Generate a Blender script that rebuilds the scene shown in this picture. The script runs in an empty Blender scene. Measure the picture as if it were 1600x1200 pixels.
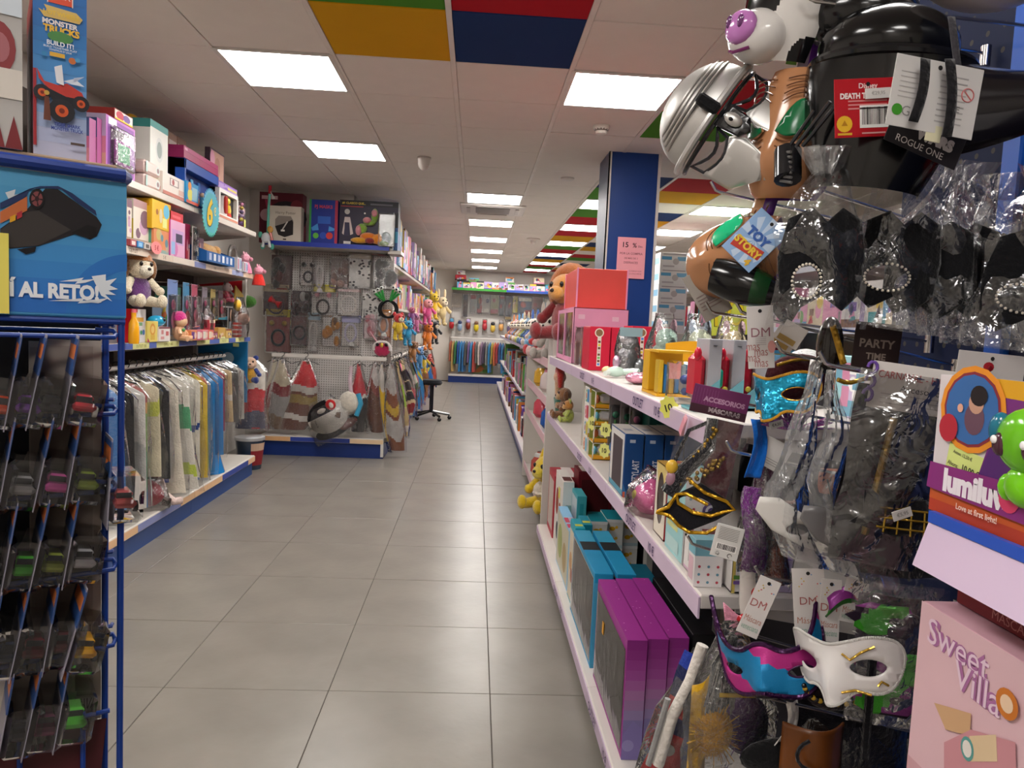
import bpy, math, random
from mathutils import Vector, Matrix
from mathutils.geometry import delaunay_2d_cdt
PI = math.pi
COL = bpy.context.scene.collection
SC = bpy.context.scene

# ------------------------------------------------------------------ camera
FPX, PITCH, YAW, ROLL, EYE = 1141.58, .0779, .0522, .0458, 1.3775
cF = Vector((math.sin(YAW)*math.cos(PITCH), math.cos(YAW)*math.cos(PITCH), -math.sin(PITCH)))
cR = Vector((math.cos(YAW), -math.sin(YAW), 0)); cU = cR.cross(cF)
camR = cR*math.cos(ROLL)+cU*math.sin(ROLL); camU = cU*math.cos(ROLL)-cR*math.sin(ROLL)
cam = bpy.data.objects.new('camera', bpy.data.cameras.new('camera')); COL.objects.link(cam)
cam.matrix_world = Matrix(((camR.x, camU.x, -cF.x, 0), (camR.y, camU.y, -cF.y, 0), (camR.z, camU.z, -cF.z, EYE), (0, 0, 0, 1)))
cam.data.sensor_width = 36; cam.data.lens = 36*FPX/1600; cam.data.clip_start = .02; cam.data.clip_end = 60
SC.camera = cam
# ------------------------------------------------------------------ world, exposure
w = bpy.data.worlds.new('world'); SC.world = w; w.use_nodes = True
w.node_tree.nodes['Background'].inputs[0].default_value = (.8, .85, .9, 1)
w.node_tree.nodes['Background'].inputs[1].default_value = .15
SC.view_settings.view_transform = 'Standard'; SC.view_settings.look = 'None'
SC.view_settings.gamma = 1; SC.view_settings.use_curve_mapping = False
SC.view_settings.exposure = EXPO = 1.9
LAMP_POWER = 7.0
LAMP_COLOUR = (1, .965, .925, 1)
try:
    cy = SC.cycles
    cy.transparent_max_bounces = 32; cy.max_bounces = 8; cy.diffuse_bounces = 4; cy.glossy_bounces = 3
    cy.transmission_bounces = 4; cy.use_denoising = True; cy.sample_clamp_indirect = 6
    cy.caustics_reflective = False; cy.caustics_refractive = False
except Exception:
    pass

# ------------------------------------------------------------------ colours and materials
def C(h):
    if not isinstance(h, str): return h
    h = h.lstrip('#'); o = []
    for i in (0, 2, 4):
        v = int(h[i:i+2], 16)/255
        o.append(v/12.92 if v <= .04045 else ((v+.055)/1.055)**2.4)
    return (o[0], o[1], o[2], 1)

def mat(name, rough=.5, metal=0, spec=.5, bump=0, bscale=60, coat=0, sheen=0, var=.06, vscale=8, base=None, kind='noise', emit=0):
    m = bpy.data.materials.new(name); m.use_nodes = True
    t = m.node_tree; n = t.nodes; l = t.links; b = n['Principled BSDF']
    if base is None:
        a = n.new('ShaderNodeAttribute'); a.attribute_name = 'Col'; src = a.outputs['Color']
    else:
        a = n.new('ShaderNodeRGB'); a.outputs[0].default_value = C(base); src = a.outputs[0]
    tc = n.new('ShaderNodeTexCoord')
    nz = n.new('ShaderNodeTexNoise'); nz.inputs['Scale'].default_value = vscale; nz.inputs['Detail'].default_value = 3
    l.new(tc.outputs['Object'], nz.inputs['Vector'])
    mr = n.new('ShaderNodeMapRange'); mr.inputs[1].default_value = .3; mr.inputs[2].default_value = .7
    mr.inputs[3].default_value = 1-var; mr.inputs[4].default_value = 1+var*.6
    l.new(nz.outputs['Fac'], mr.inputs[0])
    mx = n.new('ShaderNodeMix'); mx.data_type = 'RGBA'; mx.blend_type = 'MULTIPLY'; mx.inputs[0].default_value = 1
    l.new(src, mx.inputs[6]); l.new(mr.outputs[0], mx.inputs[7])
    l.new(mx.outputs[2], b.inputs['Base Color'])
    b.inputs['Roughness'].default_value = rough; b.inputs['Metallic'].default_value = metal
    b.inputs['Specular IOR Level'].default_value = spec
    b.inputs['Coat Weight'].default_value = coat; b.inputs['Coat Roughness'].default_value = .06
    b.inputs['Sheen Weight'].default_value = sheen
    if bump:
        bt = n.new('ShaderNodeTexVoronoi' if kind == 'voronoi' else 'ShaderNodeTexNoise')
        bt.inputs['Scale'].default_value = bscale
        l.new(tc.outputs['Object'], bt.inputs['Vector'])
        bp = n.new('ShaderNodeBump'); bp.inputs['Strength'].default_value = bump; bp.inputs['Distance'].default_value = .01
        l.new(bt.outputs[0], bp.inputs['Height']); l.new(bp.outputs[0], b.inputs['Normal'])
    return m

def film_mat(name, tint=(1, 1, 1, 1), gloss=.22, rough=.08, bump=.6, scale=18, haze=.015):
    m = bpy.data.materials.new(name); m.use_nodes = True
    t = m.node_tree; n = t.nodes; l = t.links; n.remove(n['Principled BSDF']); out = n['Material Output']
    tr = n.new('ShaderNodeBsdfTransparent'); tr.inputs[0].default_value = tint
    gl = n.new('ShaderNodeBsdfGlossy'); gl.inputs['Roughness'].default_value = rough
    df = n.new('ShaderNodeBsdfDiffuse'); df.inputs[0].default_value = (.75, .75, .76, 1)
    fr = n.new('ShaderNodeFresnel'); fr.inputs[0].default_value = 1.5
    mu = n.new('ShaderNodeMath'); mu.operation = 'MULTIPLY_ADD'; mu.inputs[1].default_value = 1.0; mu.inputs[2].default_value = gloss*.22
    tc = n.new('ShaderNodeTexCoord')
    nz = n.new('ShaderNodeTexNoise'); nz.inputs['Scale'].default_value = scale; nz.inputs['Detail'].default_value = 2; nz.inputs['Distortion'].default_value = 1.2
    l.new(tc.outputs['Object'], nz.inputs['Vector'])
    bp = n.new('ShaderNodeBump'); bp.inputs['Strength'].default_value = bump; bp.inputs['Distance'].default_value = .02*18/scale*.55
    l.new(nz.outputs['Fac'], bp.inputs['Height'])
    l.new(bp.outputs[0], gl.inputs['Normal']); l.new(bp.outputs[0], fr.inputs['Normal'])
    l.new(fr.outputs[0], mu.inputs[0])
    m1 = n.new('ShaderNodeMixShader'); m1.inputs[0].default_value = haze
    l.new(tr.outputs[0], m1.inputs[1]); l.new(df.outputs[0], m1.inputs[2])
    m2 = n.new('ShaderNodeMixShader'); l.new(mu.outputs[0], m2.inputs[0])
    l.new(m1.outputs[0], m2.inputs[1]); l.new(gl.outputs[0], m2.inputs[2])
    l.new(m2.outputs[0], out.inputs[0])
    return m

def glitter_mat(name):
    m = mat(name, rough=.35, metal=.35, var=.1)
    t = m.node_tree; n = t.nodes; l = t.links; b = n['Principled BSDF']
    tc = n.new('ShaderNodeTexCoord'); v = n.new('ShaderNodeTexVoronoi'); v.inputs['Scale'].default_value = 700
    l.new(tc.outputs['Object'], v.inputs['Vector'])
    bp = n.new('ShaderNodeBump'); bp.inputs['Strength'].default_value = 1; bp.inputs['Distance'].default_value = .02
    l.new(v.outputs['Color'], bp.inputs['Height']); l.new(bp.outputs[0], b.inputs['Normal'])
    return m

MT = dict(
    card=mat('printed_card', .45, spec=.32, var=.04), paper=mat('paper', .75, spec=.25, var=.04),
    plastic=mat('plastic', .28, var=.03), gloss=mat('gloss_plastic', .16, spec=.4, coat=.15, var=.02),
    cloth=mat('cloth', .9, spec=.15, bump=.5, bscale=90, var=.16, vscale=14, sheen=.2),
    plush=mat('plush', .95, spec=.1, bump=1, bscale=160, var=.14, vscale=40, sheen=.6),
    steel=mat('chrome_steel', .22, metal=1, var=.03), paint=mat('painted_steel', .4, spec=.4, var=.05, vscale=3),
    silver=mat('silver_plastic', .4, metal=.7, var=.05), glitter=glitter_mat('glitter'),
    foil=mat('foil', .25, metal=.6, bump=.8, bscale=50, var=.05),
    wall=mat('wall_paint', .85, spec=.2, bump=.08, bscale=200, var=.03, vscale=2),
    film=film_mat('clear_film', bump=.12, scale=9, gloss=.16), crinkle=film_mat('crinkled_film', gloss=.3, rough=.1, bump=1, scale=34, haze=.02),
    shell=film_mat('clear_plastic_shell', gloss=.2, rough=.05, bump=.1, scale=8, haze=.01),
    dust=film_mat('milky_film', gloss=.3, rough=.18, bump=.9, scale=22, haze=.14),
    veil=film_mat('grey_film', tint=(.55, .53, .52, 1), gloss=.3, rough=.12, bump=1, scale=26, haze=.02),
)
SMOOTH_MATS = {'plush', 'cloth', 'film', 'crinkle', 'gloss', 'plastic', 'silver', 'glitter', 'foil', 'dust', 'veil', 'shell', 'steel'}

# ------------------------------------------------------------------ text outlines
_T = {}
def text_geo(s, bold=0.0, shear=0.0):
    k = (s, bold, shear)
    if k not in _T:
        cu = bpy.data.curves.new('lettering', 'FONT'); cu.body = s; cu.offset = bold; cu.shear = shear
        cu.align_x = 'CENTER'; cu.resolution_u = 3
        o = bpy.data.objects.new('lettering', cu); COL.objects.link(o)
        me = bpy.data.meshes.new_from_object(o.evaluated_get(bpy.context.evaluated_depsgraph_get()))
        vs = [(v.co.x, v.co.y) for v in me.vertices]; fs = [tuple(p.vertices) for p in me.polygons]
        bpy.data.objects.remove(o); bpy.data.curves.remove(cu); bpy.data.meshes.remove(me)
        if vs:
            x0 = min(v[0] for v in vs); x1 = max(v[0] for v in vs); y0 = min(v[1] for v in vs); y1 = max(v[1] for v in vs)
            h = max(y1-y0, 1e-6)
            vs = [((v[0]-(x0+x1)/2)/h, (v[1]-(y0+y1)/2)/h) for v in vs]
            _T[k] = (vs, fs, (x1-x0)/h)
        else:
            _T[k] = ([], [], 1)
    return _T[k]

def inside(p, poly):
    x, y = p; c = False; j = len(poly)-1
    for i in range(len(poly)):
        xi, yi = poly[i]; xj, yj = poly[j]
        if (yi > y) != (yj > y) and x < (xj-xi)*(y-yi)/(yj-yi)+xi: c = not c
        j = i
    return c

# ------------------------------------------------------------------ mesh collector
class MB:
    def __init__(s): s.v = []; s.f = []; s.c = []; s.M = Matrix()
    def at(s, loc=(0, 0, 0), rx=0, ry=0, rz=0, sc=1):
        s.M = Matrix.Translation(loc) @ Matrix.Rotation(rz, 4, 'Z') @ Matrix.Rotation(ry, 4, 'Y') @ Matrix.Rotation(rx, 4, 'X') @ Matrix.Scale(sc, 4)
        return s
    def raw(s, vs, fs, col):
        b = len(s.v); M = s.M
        s.v += [tuple(M @ Vector(p)) for p in vs]
        for f in fs: s.f.append(tuple(b+i for i in f)); s.c.append(col)
        return s
    def box(s, x0, y0, z0, x1, y1, z1, col, b=0):
        col = C(col)
        if b <= 0:
            vs = [(x, y, z) for x in (x0, x1) for y in (y0, y1) for z in (z0, z1)]
            return s.raw(vs, [(0, 1, 3, 2), (4, 6, 7, 5), (0, 4, 5, 1), (2, 3, 7, 6), (0, 2, 6, 4), (1, 5, 7, 3)], col)
        vs = []; X = (x0, x1); Y = (y0, y1); Z = (z0, z1); g = (b, -b)
        ix = {}
        for i in (0, 1):
            for j in (0, 1):
                for k in (0, 1):
                    for a in range(3):
                        ix[i, j, k, a] = len(vs)
                        vs.append((X[i]+(g[i] if a != 0 else 0), Y[j]+(g[j] if a != 1 else 0), Z[k]+(g[k] if a != 2 else 0)))
        fs = []
        q = [(0, 0), (1, 0), (1, 1), (0, 1)]
        for i in (0, 1):
            r = q if i else q[::-1]
            fs.append(tuple(ix[i, j, k, 0] for j, k in r))
            fs.append(tuple(ix[j, i, k, 1] for j, k in (q[::-1] if i else q)))
            fs.append(tuple(ix[j, k, i, 2] for j, k in r))
        for j in (0, 1):
            for k in (0, 1):
                fs.append((ix[0, j, k, 1], ix[1, j, k, 1], ix[1, j, k, 2], ix[0, j, k, 2]))
                fs.append((ix[j, 0, k, 0], ix[j, 1, k, 0], ix[j, 1, k, 2], ix[j, 0, k, 2]))
                fs.append((ix[j, k, 0, 0], ix[j, k, 1, 0], ix[j, k, 1, 1], ix[j, k, 0, 1]))
        for i in (0, 1):
            for j in (0, 1):
                for k in (0, 1): fs.append(tuple(ix[i, j, k, a] for a in range(3)))
        return s.raw(vs, fs, col)
    def tube(s, pts, r, col, n=6, closed=False, r2=None):
        col = C(col); P = [Vector(p) for p in pts]; N = len(P); vs = []; fs = []
        up = None
        for i, p in enumerate(P):
            if closed: t = P[(i+1) % N]-P[i-1]
            else: t = P[min(i+1, N-1)]-P[max(i-1, 0)]
            t = t.normalized() if t.length > 1e-9 else Vector((0, 0, 1))
            if up is None: up = Vector((0, 0, 1)) if abs(t.z) < .9 else Vector((1, 0, 0))
            a = t.cross(up)
            a = a.normalized() if a.length > 1e-6 else t.orthogonal().normalized()
            b = a.cross(t).normalized(); up = b
            rr = r if r2 is None else r+(r2-r)*i/max(N-1, 1)
            for k in range(n):
                th = 2*PI*k/n; vs.append(tuple(p+a*math.cos(th)*rr+b*math.sin(th)*rr))
        for i in range(N if closed else N-1):
            j = (i+1) % N
            for k in range(n): fs.append((i*n+k, i*n+(k+1) % n, j*n+(k+1) % n, j*n+k))
        if not closed: fs += [tuple(range(n))[::-1], tuple((N-1)*n+k for k in range(n))]
        return s.raw(vs, fs, col)
    def ell(s, c, r, col, nu=14, nv=9, squash=None):
        col = C(col); r = (r, r, r) if not hasattr(r, '__len__') else r; vs = [(c[0], c[1], c[2]-r[2])]; fs = []
        for j in range(1, nv):
            ph = -PI/2+PI*j/nv
            for i in range(nu):
                th = 2*PI*i/nu; vs.append((c[0]+r[0]*math.cos(ph)*math.cos(th), c[1]+r[1]*math.cos(ph)*math.sin(th), c[2]+r[2]*math.sin(ph)))
        vs.append((c[0], c[1], c[2]+r[2])); L = len(vs)-1
        for i in range(nu):
            fs.append((0, 1+(i+1) % nu, 1+i)); fs.append((L, 1+(nv-2)*nu+i, 1+(nv-2)*nu+(i+1) % nu))
        for j in range(nv-2):
            for i in range(nu):
                a = 1+j*nu; fs.append((a+i, a+(i+1) % nu, a+nu+(i+1) % nu, a+nu+i))
        return s.raw(vs, fs, col)
    def lathe(s, prof, col, n=20, c=(0, 0, 0), cap=True):
        vs = []; fs = []
        for r, z in prof:
            for i in range(n):
                th = 2*PI*i/n; vs.append((c[0]+r*math.cos(th), c[1]+r*math.sin(th), c[2]+z))
        for j in range(len(prof)-1):
            for i in range(n): fs.append((j*n+i, j*n+(i+1) % n, (j+1)*n+(i+1) % n, (j+1)*n+i))
        if cap: fs += [tuple(range(n))[::-1], tuple((len(prof)-1)*n+i for i in range(n))]
        return s.raw(vs, fs, C(col))
    def poly(s, pts, col): return s.raw(pts, [tuple(range(len(pts)))], C(col))
    def grid(s, f, nu, nv, col, thick=0):
        """f(u, v) -> point, u, v in 0..1; col a colour or a function of u, v"""
        vs = [f(i/nu, j/nv) for j in range(nv+1) for i in range(nu+1)]; b = len(s.v)
        s.v += [tuple(s.M @ Vector(p)) for p in vs]
        for j in range(nv):
            for i in range(nu):
                a = b+j*(nu+1)+i; s.f.append((a, a+1, a+nu+2, a+nu+1))
                s.c.append(C(col((i+.5)/nu, (j+.5)/nv)) if callable(col) else C(col))
        return s
    def sheet(s, outline, holes=(), f=None, col='#ffffff', step=None, thick=0):
        """flat outline with holes, filled with triangles and bent by f(x, y) -> point"""
        f = f or (lambda x, y: (x, 0, y))
        pts = [Vector(p) for p in outline]; ed = [(i, (i+1) % len(outline)) for i in range(len(outline))]
        for h in holes:
            b = len(pts); pts += [Vector(p) for p in h]; ed += [(b+i, b+(i+1) % len(h)) for i in range(len(h))]
        if step:
            x0 = min(p[0] for p in outline); x1 = max(p[0] for p in outline); y0 = min(p[1] for p in outline); y1 = max(p[1] for p in outline)
            x = x0+step*.5
            while x < x1:
                y = y0+step*.5
                while y < y1:
                    if inside((x, y), outline) and not any(inside((x, y), h) for h in holes): pts.append(Vector((x, y)))
                    y += step
                x += step
        r = delaunay_2d_cdt(pts, ed, [], 0, 1e-7)
        V = r[0]; keep = []
        for t in r[2]:
            cx = sum(V[i][0] for i in t)/3; cy_ = sum(V[i][1] for i in t)/3
            if inside((cx, cy_), outline) and not any(inside((cx, cy_), h) for h in holes): keep.append((t, cx, cy_))
        b = len(s.v); s.v += [tuple(s.M @ Vector(f(p[0], p[1]))) for p in V]
        for t, cx, cy_ in keep:
            s.f.append(tuple(b+i for i in t)); s.c.append(C(col(cx, cy_)) if callable(col) else C(col))
        if thick:
            s.solid = thick
        return s
    def text(s, string, f, h, col, bold=0.0, shear=0.0, maxw=None):
        """letters of height h; f(x, y) -> point"""
        vs, fs, asp = text_geo(string, bold, shear)
        if maxw and asp*h > maxw: kx = maxw/asp
        else: kx = h
        return s.raw([f(x*kx, y*h) for x, y in vs], fs, C(col))
    def mesh(s, name, m, smooth=None):
        me = bpy.data.meshes.new(name); me.from_pydata(s.v, [], s.f)
        a = me.color_attributes.new('Col', 'FLOAT_COLOR', 'CORNER'); d = []
        for f, c in zip(s.f, s.c): d += list(c)*len(f)
        a.data.foreach_set('color', d)
        me.materials.append(MT[m] if isinstance(m, str) else m)
        if smooth is None: smooth = m in SMOOTH_MATS
        if smooth:
            me.polygons.foreach_set('use_smooth', [True]*len(me.polygons)); me.set_sharp_from_angle(angle=math.radians(42))
        me.update()
        return me
    def obj(s, name, m, parent=None, loc=(0, 0, 0), rz=0, label=None, smooth=None, solid=0):
        o = bpy.data.objects.new(name, s.mesh(name, m, smooth)); COL.objects.link(o)
        o.location = loc; o.rotation_euler = (0, 0, rz)
        if parent: o.parent = parent
        if label: o['label'] = label
        if solid:
            md = o.modifiers.new('thickness', 'SOLIDIFY'); md.thickness = solid; md.offset = 0
        return o

LABELS = {}
def tag(o, label, cat, group=None):
    o['label'] = label; o['category'] = cat
    if group: o['group'] = group
    return o
def thing(name, label, cat, loc=(0, 0, 0), rz=0, group=None, rx=0, ry=0):
    o = bpy.data.objects.new(name, None); COL.objects.link(o); o.empty_display_size = .05
    o.location = loc; o.rotation_euler = (rx, ry, rz)
    return tag(o, label, cat, group)
def structure(o): o['kind'] = 'structure'; return o
def kids(o): return [c for c in bpy.data.objects if c.parent == o]
def dup(root, loc, rz=None, label=None, group=None, rot=None):
    def cp(o, par):
        c = o.copy(); COL.objects.link(c)
        if par: c.parent = par
        for k in o.children: cp(k, c)
        return c
    r = cp(root, None); r.location = loc
    if rz is not None: r.rotation_euler = (0, 0, rz)
    if rot is not None: r.rotation_euler = rot
    if label: r['label'] = label
    if group: r['group'] = group
    return r

# where the line of sight through a picture point meets a plane of the room: used to read real positions off the photograph
def at(px, py, X=None, Y=None, Z=None):
    d = cF+camR*((px-800)/FPX)-camU*((py-600)/FPX)
    t = X/d.x if X is not None else Y/d.y if Y is not None else (Z-EYE)/d.z
    return Vector((d.x*t, d.y*t, EYE+d.z*t))
def yat(px, X, Z):
    """depth Y at which the point (X, Y, Z) stands in the picture's column px"""
    # (P-O).(camR*f - cF*(px-800)) = 0, linear in Y
    n = camR*FPX-cF*(px-800)
    return -(n.x*X+n.z*(Z-EYE))/n.y
def xat(px, Y, Z):
    n = camR*FPX-cF*(px-800)
    return -(n.y*Y+n.z*(Z-EYE))/n.x
# ------------------------------------------------------------------ the room
H = 2.69
WALLW, LILAC, BLUE, NAVY = '#ded7cf', '#cdb7cf', '#113a82', '#132f72'
floor_m = mat('floor_tile', .3, spec=.4, bump=.06, bscale=25, var=.16, vscale=3.2, base='#837d75')
grout_m = mat('grout', .9, base='#4c463f')
ceil_m = mat('ceiling_tile', .9, spec=.2, bump=.15, bscale=420, var=.02)
tbar_m = mat('ceiling_grid', .5, base='#e4dcd4')
lamp_m = bpy.data.materials.new('lamp_diffuser'); lamp_m.use_nodes = True
_b = lamp_m.node_tree.nodes['Principled BSDF']; _b.inputs['Base Color'].default_value = (.9, .9, .9, 1)
_b.inputs['Emission Color'].default_value = LAMP_COLOUR; _b.inputs['Emission Strength'].default_value = LAMP_POWER
peg_m = mat('pegboard_pale', .5, var=.05, base='#d5d0cb')
def add_holes(m, pitch=.025, r=.19, dark=(.05, .045, .04, 1)):
    t = m.node_tree; n = t.nodes; l = t.links; b = n['Principled BSDF']
    tc = n.new('ShaderNodeTexCoord'); sp = n.new('ShaderNodeSeparateXYZ'); l.new(tc.outputs['Object'], sp.inputs[0])
    ds = []
    for ax in ('X', 'Z'):
        a = n.new('ShaderNodeMath'); a.operation = 'DIVIDE'; a.inputs[1].default_value = pitch; l.new(sp.outputs[ax], a.inputs[0])
        f = n.new('ShaderNodeMath'); f.operation = 'FRACT'; l.new(a.outputs[0], f.inputs[0])
        c = n.new('ShaderNodeMath'); c.operation = 'SUBTRACT'; c.inputs[1].default_value = .5; l.new(f.outputs[0], c.inputs[0])
        q = n.new('ShaderNodeMath'); q.operation = 'POWER'; q.inputs[1].default_value = 2
        ab = n.new('ShaderNodeMath'); ab.operation = 'ABSOLUTE'; l.new(c.outputs[0], ab.inputs[0]); l.new(ab.outputs[0], q.inputs[0]); ds.append(q)
    s = n.new('ShaderNodeMath'); l.new(ds[0].outputs[0], s.inputs[0]); l.new(ds[1].outputs[0], s.inputs[1])
    c = n.new('ShaderNodeMath'); c.operation = 'LESS_THAN'; c.inputs[1].default_value = r*r; l.new(s.outputs[0], c.inputs[0])
    old = b.inputs['Base Color'].links[0].from_socket
    mx = n.new('ShaderNodeMix'); mx.data_type = 'RGBA'; l.new(c.outputs[0], mx.inputs[0]); l.new(old, mx.inputs[6]); mx.inputs[7].default_value = dark
    l.new(mx.outputs[2], b.inputs['Base Color'])
add_holes(peg_m)
pegblue_m = mat('pegboard_blue', .6, spec=.15, var=.05, base='#071538'); add_holes(pegblue_m, .04, .12)

# floor: slab of grout with every tile laid on it
floor = structure(MB().box(-3, -2.6, -.08, 6, 18.4, -.003, '#555555').obj('floor', grout_m))
tile_me = MB().box(-.2985, -.2985, -.004, .2985, .2985, 0, '#857c72', b=.0012).mesh('tile', floor_m, False)
FX0, FY0 = .1085, 2.6457
rr = random.Random(4)
for i in range(-4, 1):
    for j in range(-2, 25):
        o = bpy.data.objects.new('tile', tile_me); COL.objects.link(o); o.parent = floor
        o.location = (FX0+(i+.5)*.6, FY0+(j+.5)*.6, rr.uniform(-.0005, .0003)); o.rotation_euler = (0, 0, rr.choice((0, PI)))
m = MB()
for i in list(range(-6, -4))+list(range(1, 10)):
    for j in range(-8, 26):
        x, y = FX0+(i+.5)*.6, FY0+(j+.5)*.6
        if -3 < x < 6 and y < 18.3: m.box(x-.2985, y-.2985, -.004, x+.2985, y+.2985, 0, '#857c72')
for i in range(-4, 1):
    for j in range(-8, -2): m.box(FX0+i*.6+.0015, FY0+j*.6+.0015, -.004, FX0+i*.6+.5985, FY0+j*.6+.5985, 0, '#857c72')
o = m.obj('hidden_aisle_tiling', floor_m, floor); o['kind'] = 'stuff'

# ceiling: tiles in a grid, coloured ones among them
ceiling = structure(MB().box(-3, -2.6, H+.03, 6, 18.4, H+.1, '#b9b1aa').obj('ceiling', ceil_m))
WH, RED, YEL, GRN, BLU = '#e6ded6', '#b01626', '#d09a12', '#4c8a2a', '#1a3566'
CX0, CY0 = -.1713, 3.198
cmap = {(-1, -1): GRN, (-1, 0): YEL, (0, -1): RED, (0, 0): BLU}
for k, c in {1: RED, 2: GRN, 5: BLU, 6: GRN, 8: GRN, 9: RED, 11: RED, 12: YEL, 14: GRN, 15: RED, 17: BLU, 18: YEL, 20: RED, 21: GRN, 23: RED}.items(): cmap[2, k] = c
for k, c in {5: RED, 6: YEL, 8: BLU, 9: YEL, 11: BLU, 13: BLU, 14: YEL, 16: RED, 17: GRN, 19: BLU, 21: YEL, 22: RED}.items(): cmap[3, k] = c
LAMPS = [(-2, 1), (-2, 4), (1, 1), (0, 7), (0, 10), (0, 13), (0, 16), (0, 19), (0, 22), (2, 7), (2, 10), (2, 13), (2, 16), (2, 19), (2, 22),
         (4, 7), (4, 10), (4, 13), (-2, -2), (1, -3), (-2, -5), (0, -7), (-2, -9)]  # negative rows: unseen panels added to light the rack and near stock
tmesh = {}
def tmesh_for(c):
    if c not in tmesh:
        tmesh[c] = MB().box(-.287, -.2965, 0, .287, .2965, .016, c, b=.003).mesh('ceiling_tile', ceil_m, False)
    return tmesh[c]
far = MB()
for i in range(-4, 7):
    for j in range(-10, 25):
        x, y = CX0+(i+.5)*.6, CY0+(j+.5)*.6
        if (i, j) in LAMPS or (j in (3, 4) and i in (1, 2)): continue
        if (i, j) == (0, 8): continue
        if j < -1 or i > 5: far.box(x-.287, y-.2965, H, x+.287, y+.2965, H+.016, cmap.get((i, j), WH)); continue
        o = bpy.data.objects.new('ceiling_tile', tmesh_for(cmap.get((i, j), WH))); COL.objects.link(o); o.parent = ceiling; o.location = (x, y, H)
for i in range(7, 10):
    for j in range(-10, 25):
        x, y = CX0+(i+.5)*.6, CY0+(j+.5)*.6; far.box(x-.287, y-.2965, H, x+.287, y+.2965, H+.016, WH)
o = far.obj('outer_tiling', ceil_m, ceiling); o['kind'] = 'stuff'
for i in range(-4, 8):
    MB().box(-.0125, -2.6, -.004, .0125, 18.2, .012, '#ffffff').obj('grid_rail', tbar_m, ceiling, (CX0+i*.6, 0, H))
m = MB()
for j in range(-9, 26): m.box(-2.5, CY0+j*.6-.0025, H+.004, 5.9, CY0+j*.6+.0025, H+.02, '#8f8680')
m.obj('cross_rail', ceil_m, ceiling)
structure(MB().box(CX0+.6+.004, 5.0, H-.001, 1.66, 6.196, H+.028, WH).obj('trim_1', ceil_m))
def lamp(i, j):
    n = {1: 'near', 4: 'second'}.get(j, '')
    x, y = CX0+(i+.5)*.6, CY0+(j+.5)*.6
    row = {-2: 'over the costume wall', 1: 'in front of the blue column', 0: 'along the middle of the aisle', 2: 'among the coloured ceiling tiles', 4: 'over the next aisle'}[i]
    seq = sorted(q for p, q in LAMPS if p == i and q >= 0); k = seq.index(j) if j in seq else -1
    ordn = ['first', 'second', 'third', 'fourth', 'fifth', 'sixth']
    lab = f'square white LED ceiling panel {row}, {ordn[k]} from the near end' if k >= 0 else f'added square LED ceiling panel out of view, {"wall" if i < 0 else "aisle" if i < 1 else "column"} side, {"inner" if j > -3 else "middle" if j > -6 else "outer"} one'
    t = thing('ceiling_light', lab, 'light', (x, y, H-.004), 0, 'square ceiling light panels')
    f = MB()
    for a in ((-.297, -.297, .297, -.272), (-.297, .272, .297, .297), (-.297, -.272, -.272, .272), (.272, -.272, .297, .272)): f.box(a[0], a[1], -.002, a[2], a[3], .012, '#d8d2cb')
    f.obj('frame', 'paint', t)
    MB().box(-.272, -.272, .001, .272, .272, .008, '#ffffff').obj('diffuser', lamp_m, t)
for a in LAMPS: lamp(*a)

# air conditioning cassette, smoke detectors
t = thing('air_conditioner', 'white ceiling air conditioning cassette between two light panels', 'air conditioner', (CX0+.3, CY0+8*.6+.35, H))
m = MB(); m.box(-.36, -.33, -.022, .36, .33, .01, '#cfc7c0', b=.01); m.obj('casing', 'plastic', t)
MB().box(-.19, -.19, -.026, .19, .19, -.02, '#6b645f', b=.003).obj('grille', 'plastic', t)
for a in range(4):
    c, s = math.cos(a*PI/2), math.sin(a*PI/2); m = MB().at((.27*c, .27*s, -.025), rz=a*PI/2)
    m.box(-.02, -.17, -.004, .02, .17, .006, '#b7aea8'); m.obj('air_outlet', 'plastic', t)
t = thing('smoke_detector', 'round white smoke detector with a slotted rim near the blue column', 'smoke detector', (.748, 4.77, H))
MB().lathe([(.052, 0), (.055, -.012), (.05, -.026), (.038, -.038), (.036, -.052), (.02, -.058), (.001, -.06)], '#ded6cd').obj('housing', 'plastic', t)
m = MB(); m.lathe([(.0505, -.0255), (.0400, -.0375)], '#6e655e', cap=False, n=14); m.obj('slot_ring', 'plastic', t)
t = thing('motion_sensor', 'white domed motion sensor on the ceiling over the aisle', 'sensor', (-.47, 5.97, H))
MB().lathe([(.05, 0), (.052, -.015), (.048, -.03), (.046, -.06), (.036, -.085), (.02, -.1), (.001, -.104)], '#cfc6be').obj('dome', 'plastic', t)
MB().lathe([(.056, .004), (.056, -.012)], '#bdb4ac').obj('mounting_ring', 'plastic', t)
t = thing('smoke_detector', 'flat white smoke detector on the smooth panel before the column', 'smoke detector', (.738, 6.45, H))
MB().lathe([(.06, 0), (.06, -.012), (.045, -.02), (.001, -.022)], '#c9c0b8').obj('housing', 'plastic', t)
t = thing('smoke_detector', 'small white smoke detector far down the aisle ceiling', 'smoke detector', (.79, 10.9, H))
MB().lathe([(.1, 0), (.1, -.015), (.05, -.03), (.045, -.06), (.03, -.075), (.001, -.08)], '#d2c9c1').obj('housing', 'plastic', t)
t = thing('wifi_dome', 'pale rounded ceiling dome seen beside the silver mask', 'sensor', (1.86, 5.7, H))
MB().lathe([(.075, 0), (.078, -.03), (.07, -.07), (.05, -.1), (.02, -.115), (.001, -.117)], '#d5cdc6').obj('dome', 'plastic', t)
MB().lathe([(.083, .004), (.083, -.01)], '#c4bbb4').obj('mounting_ring', 'plastic', t)

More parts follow.
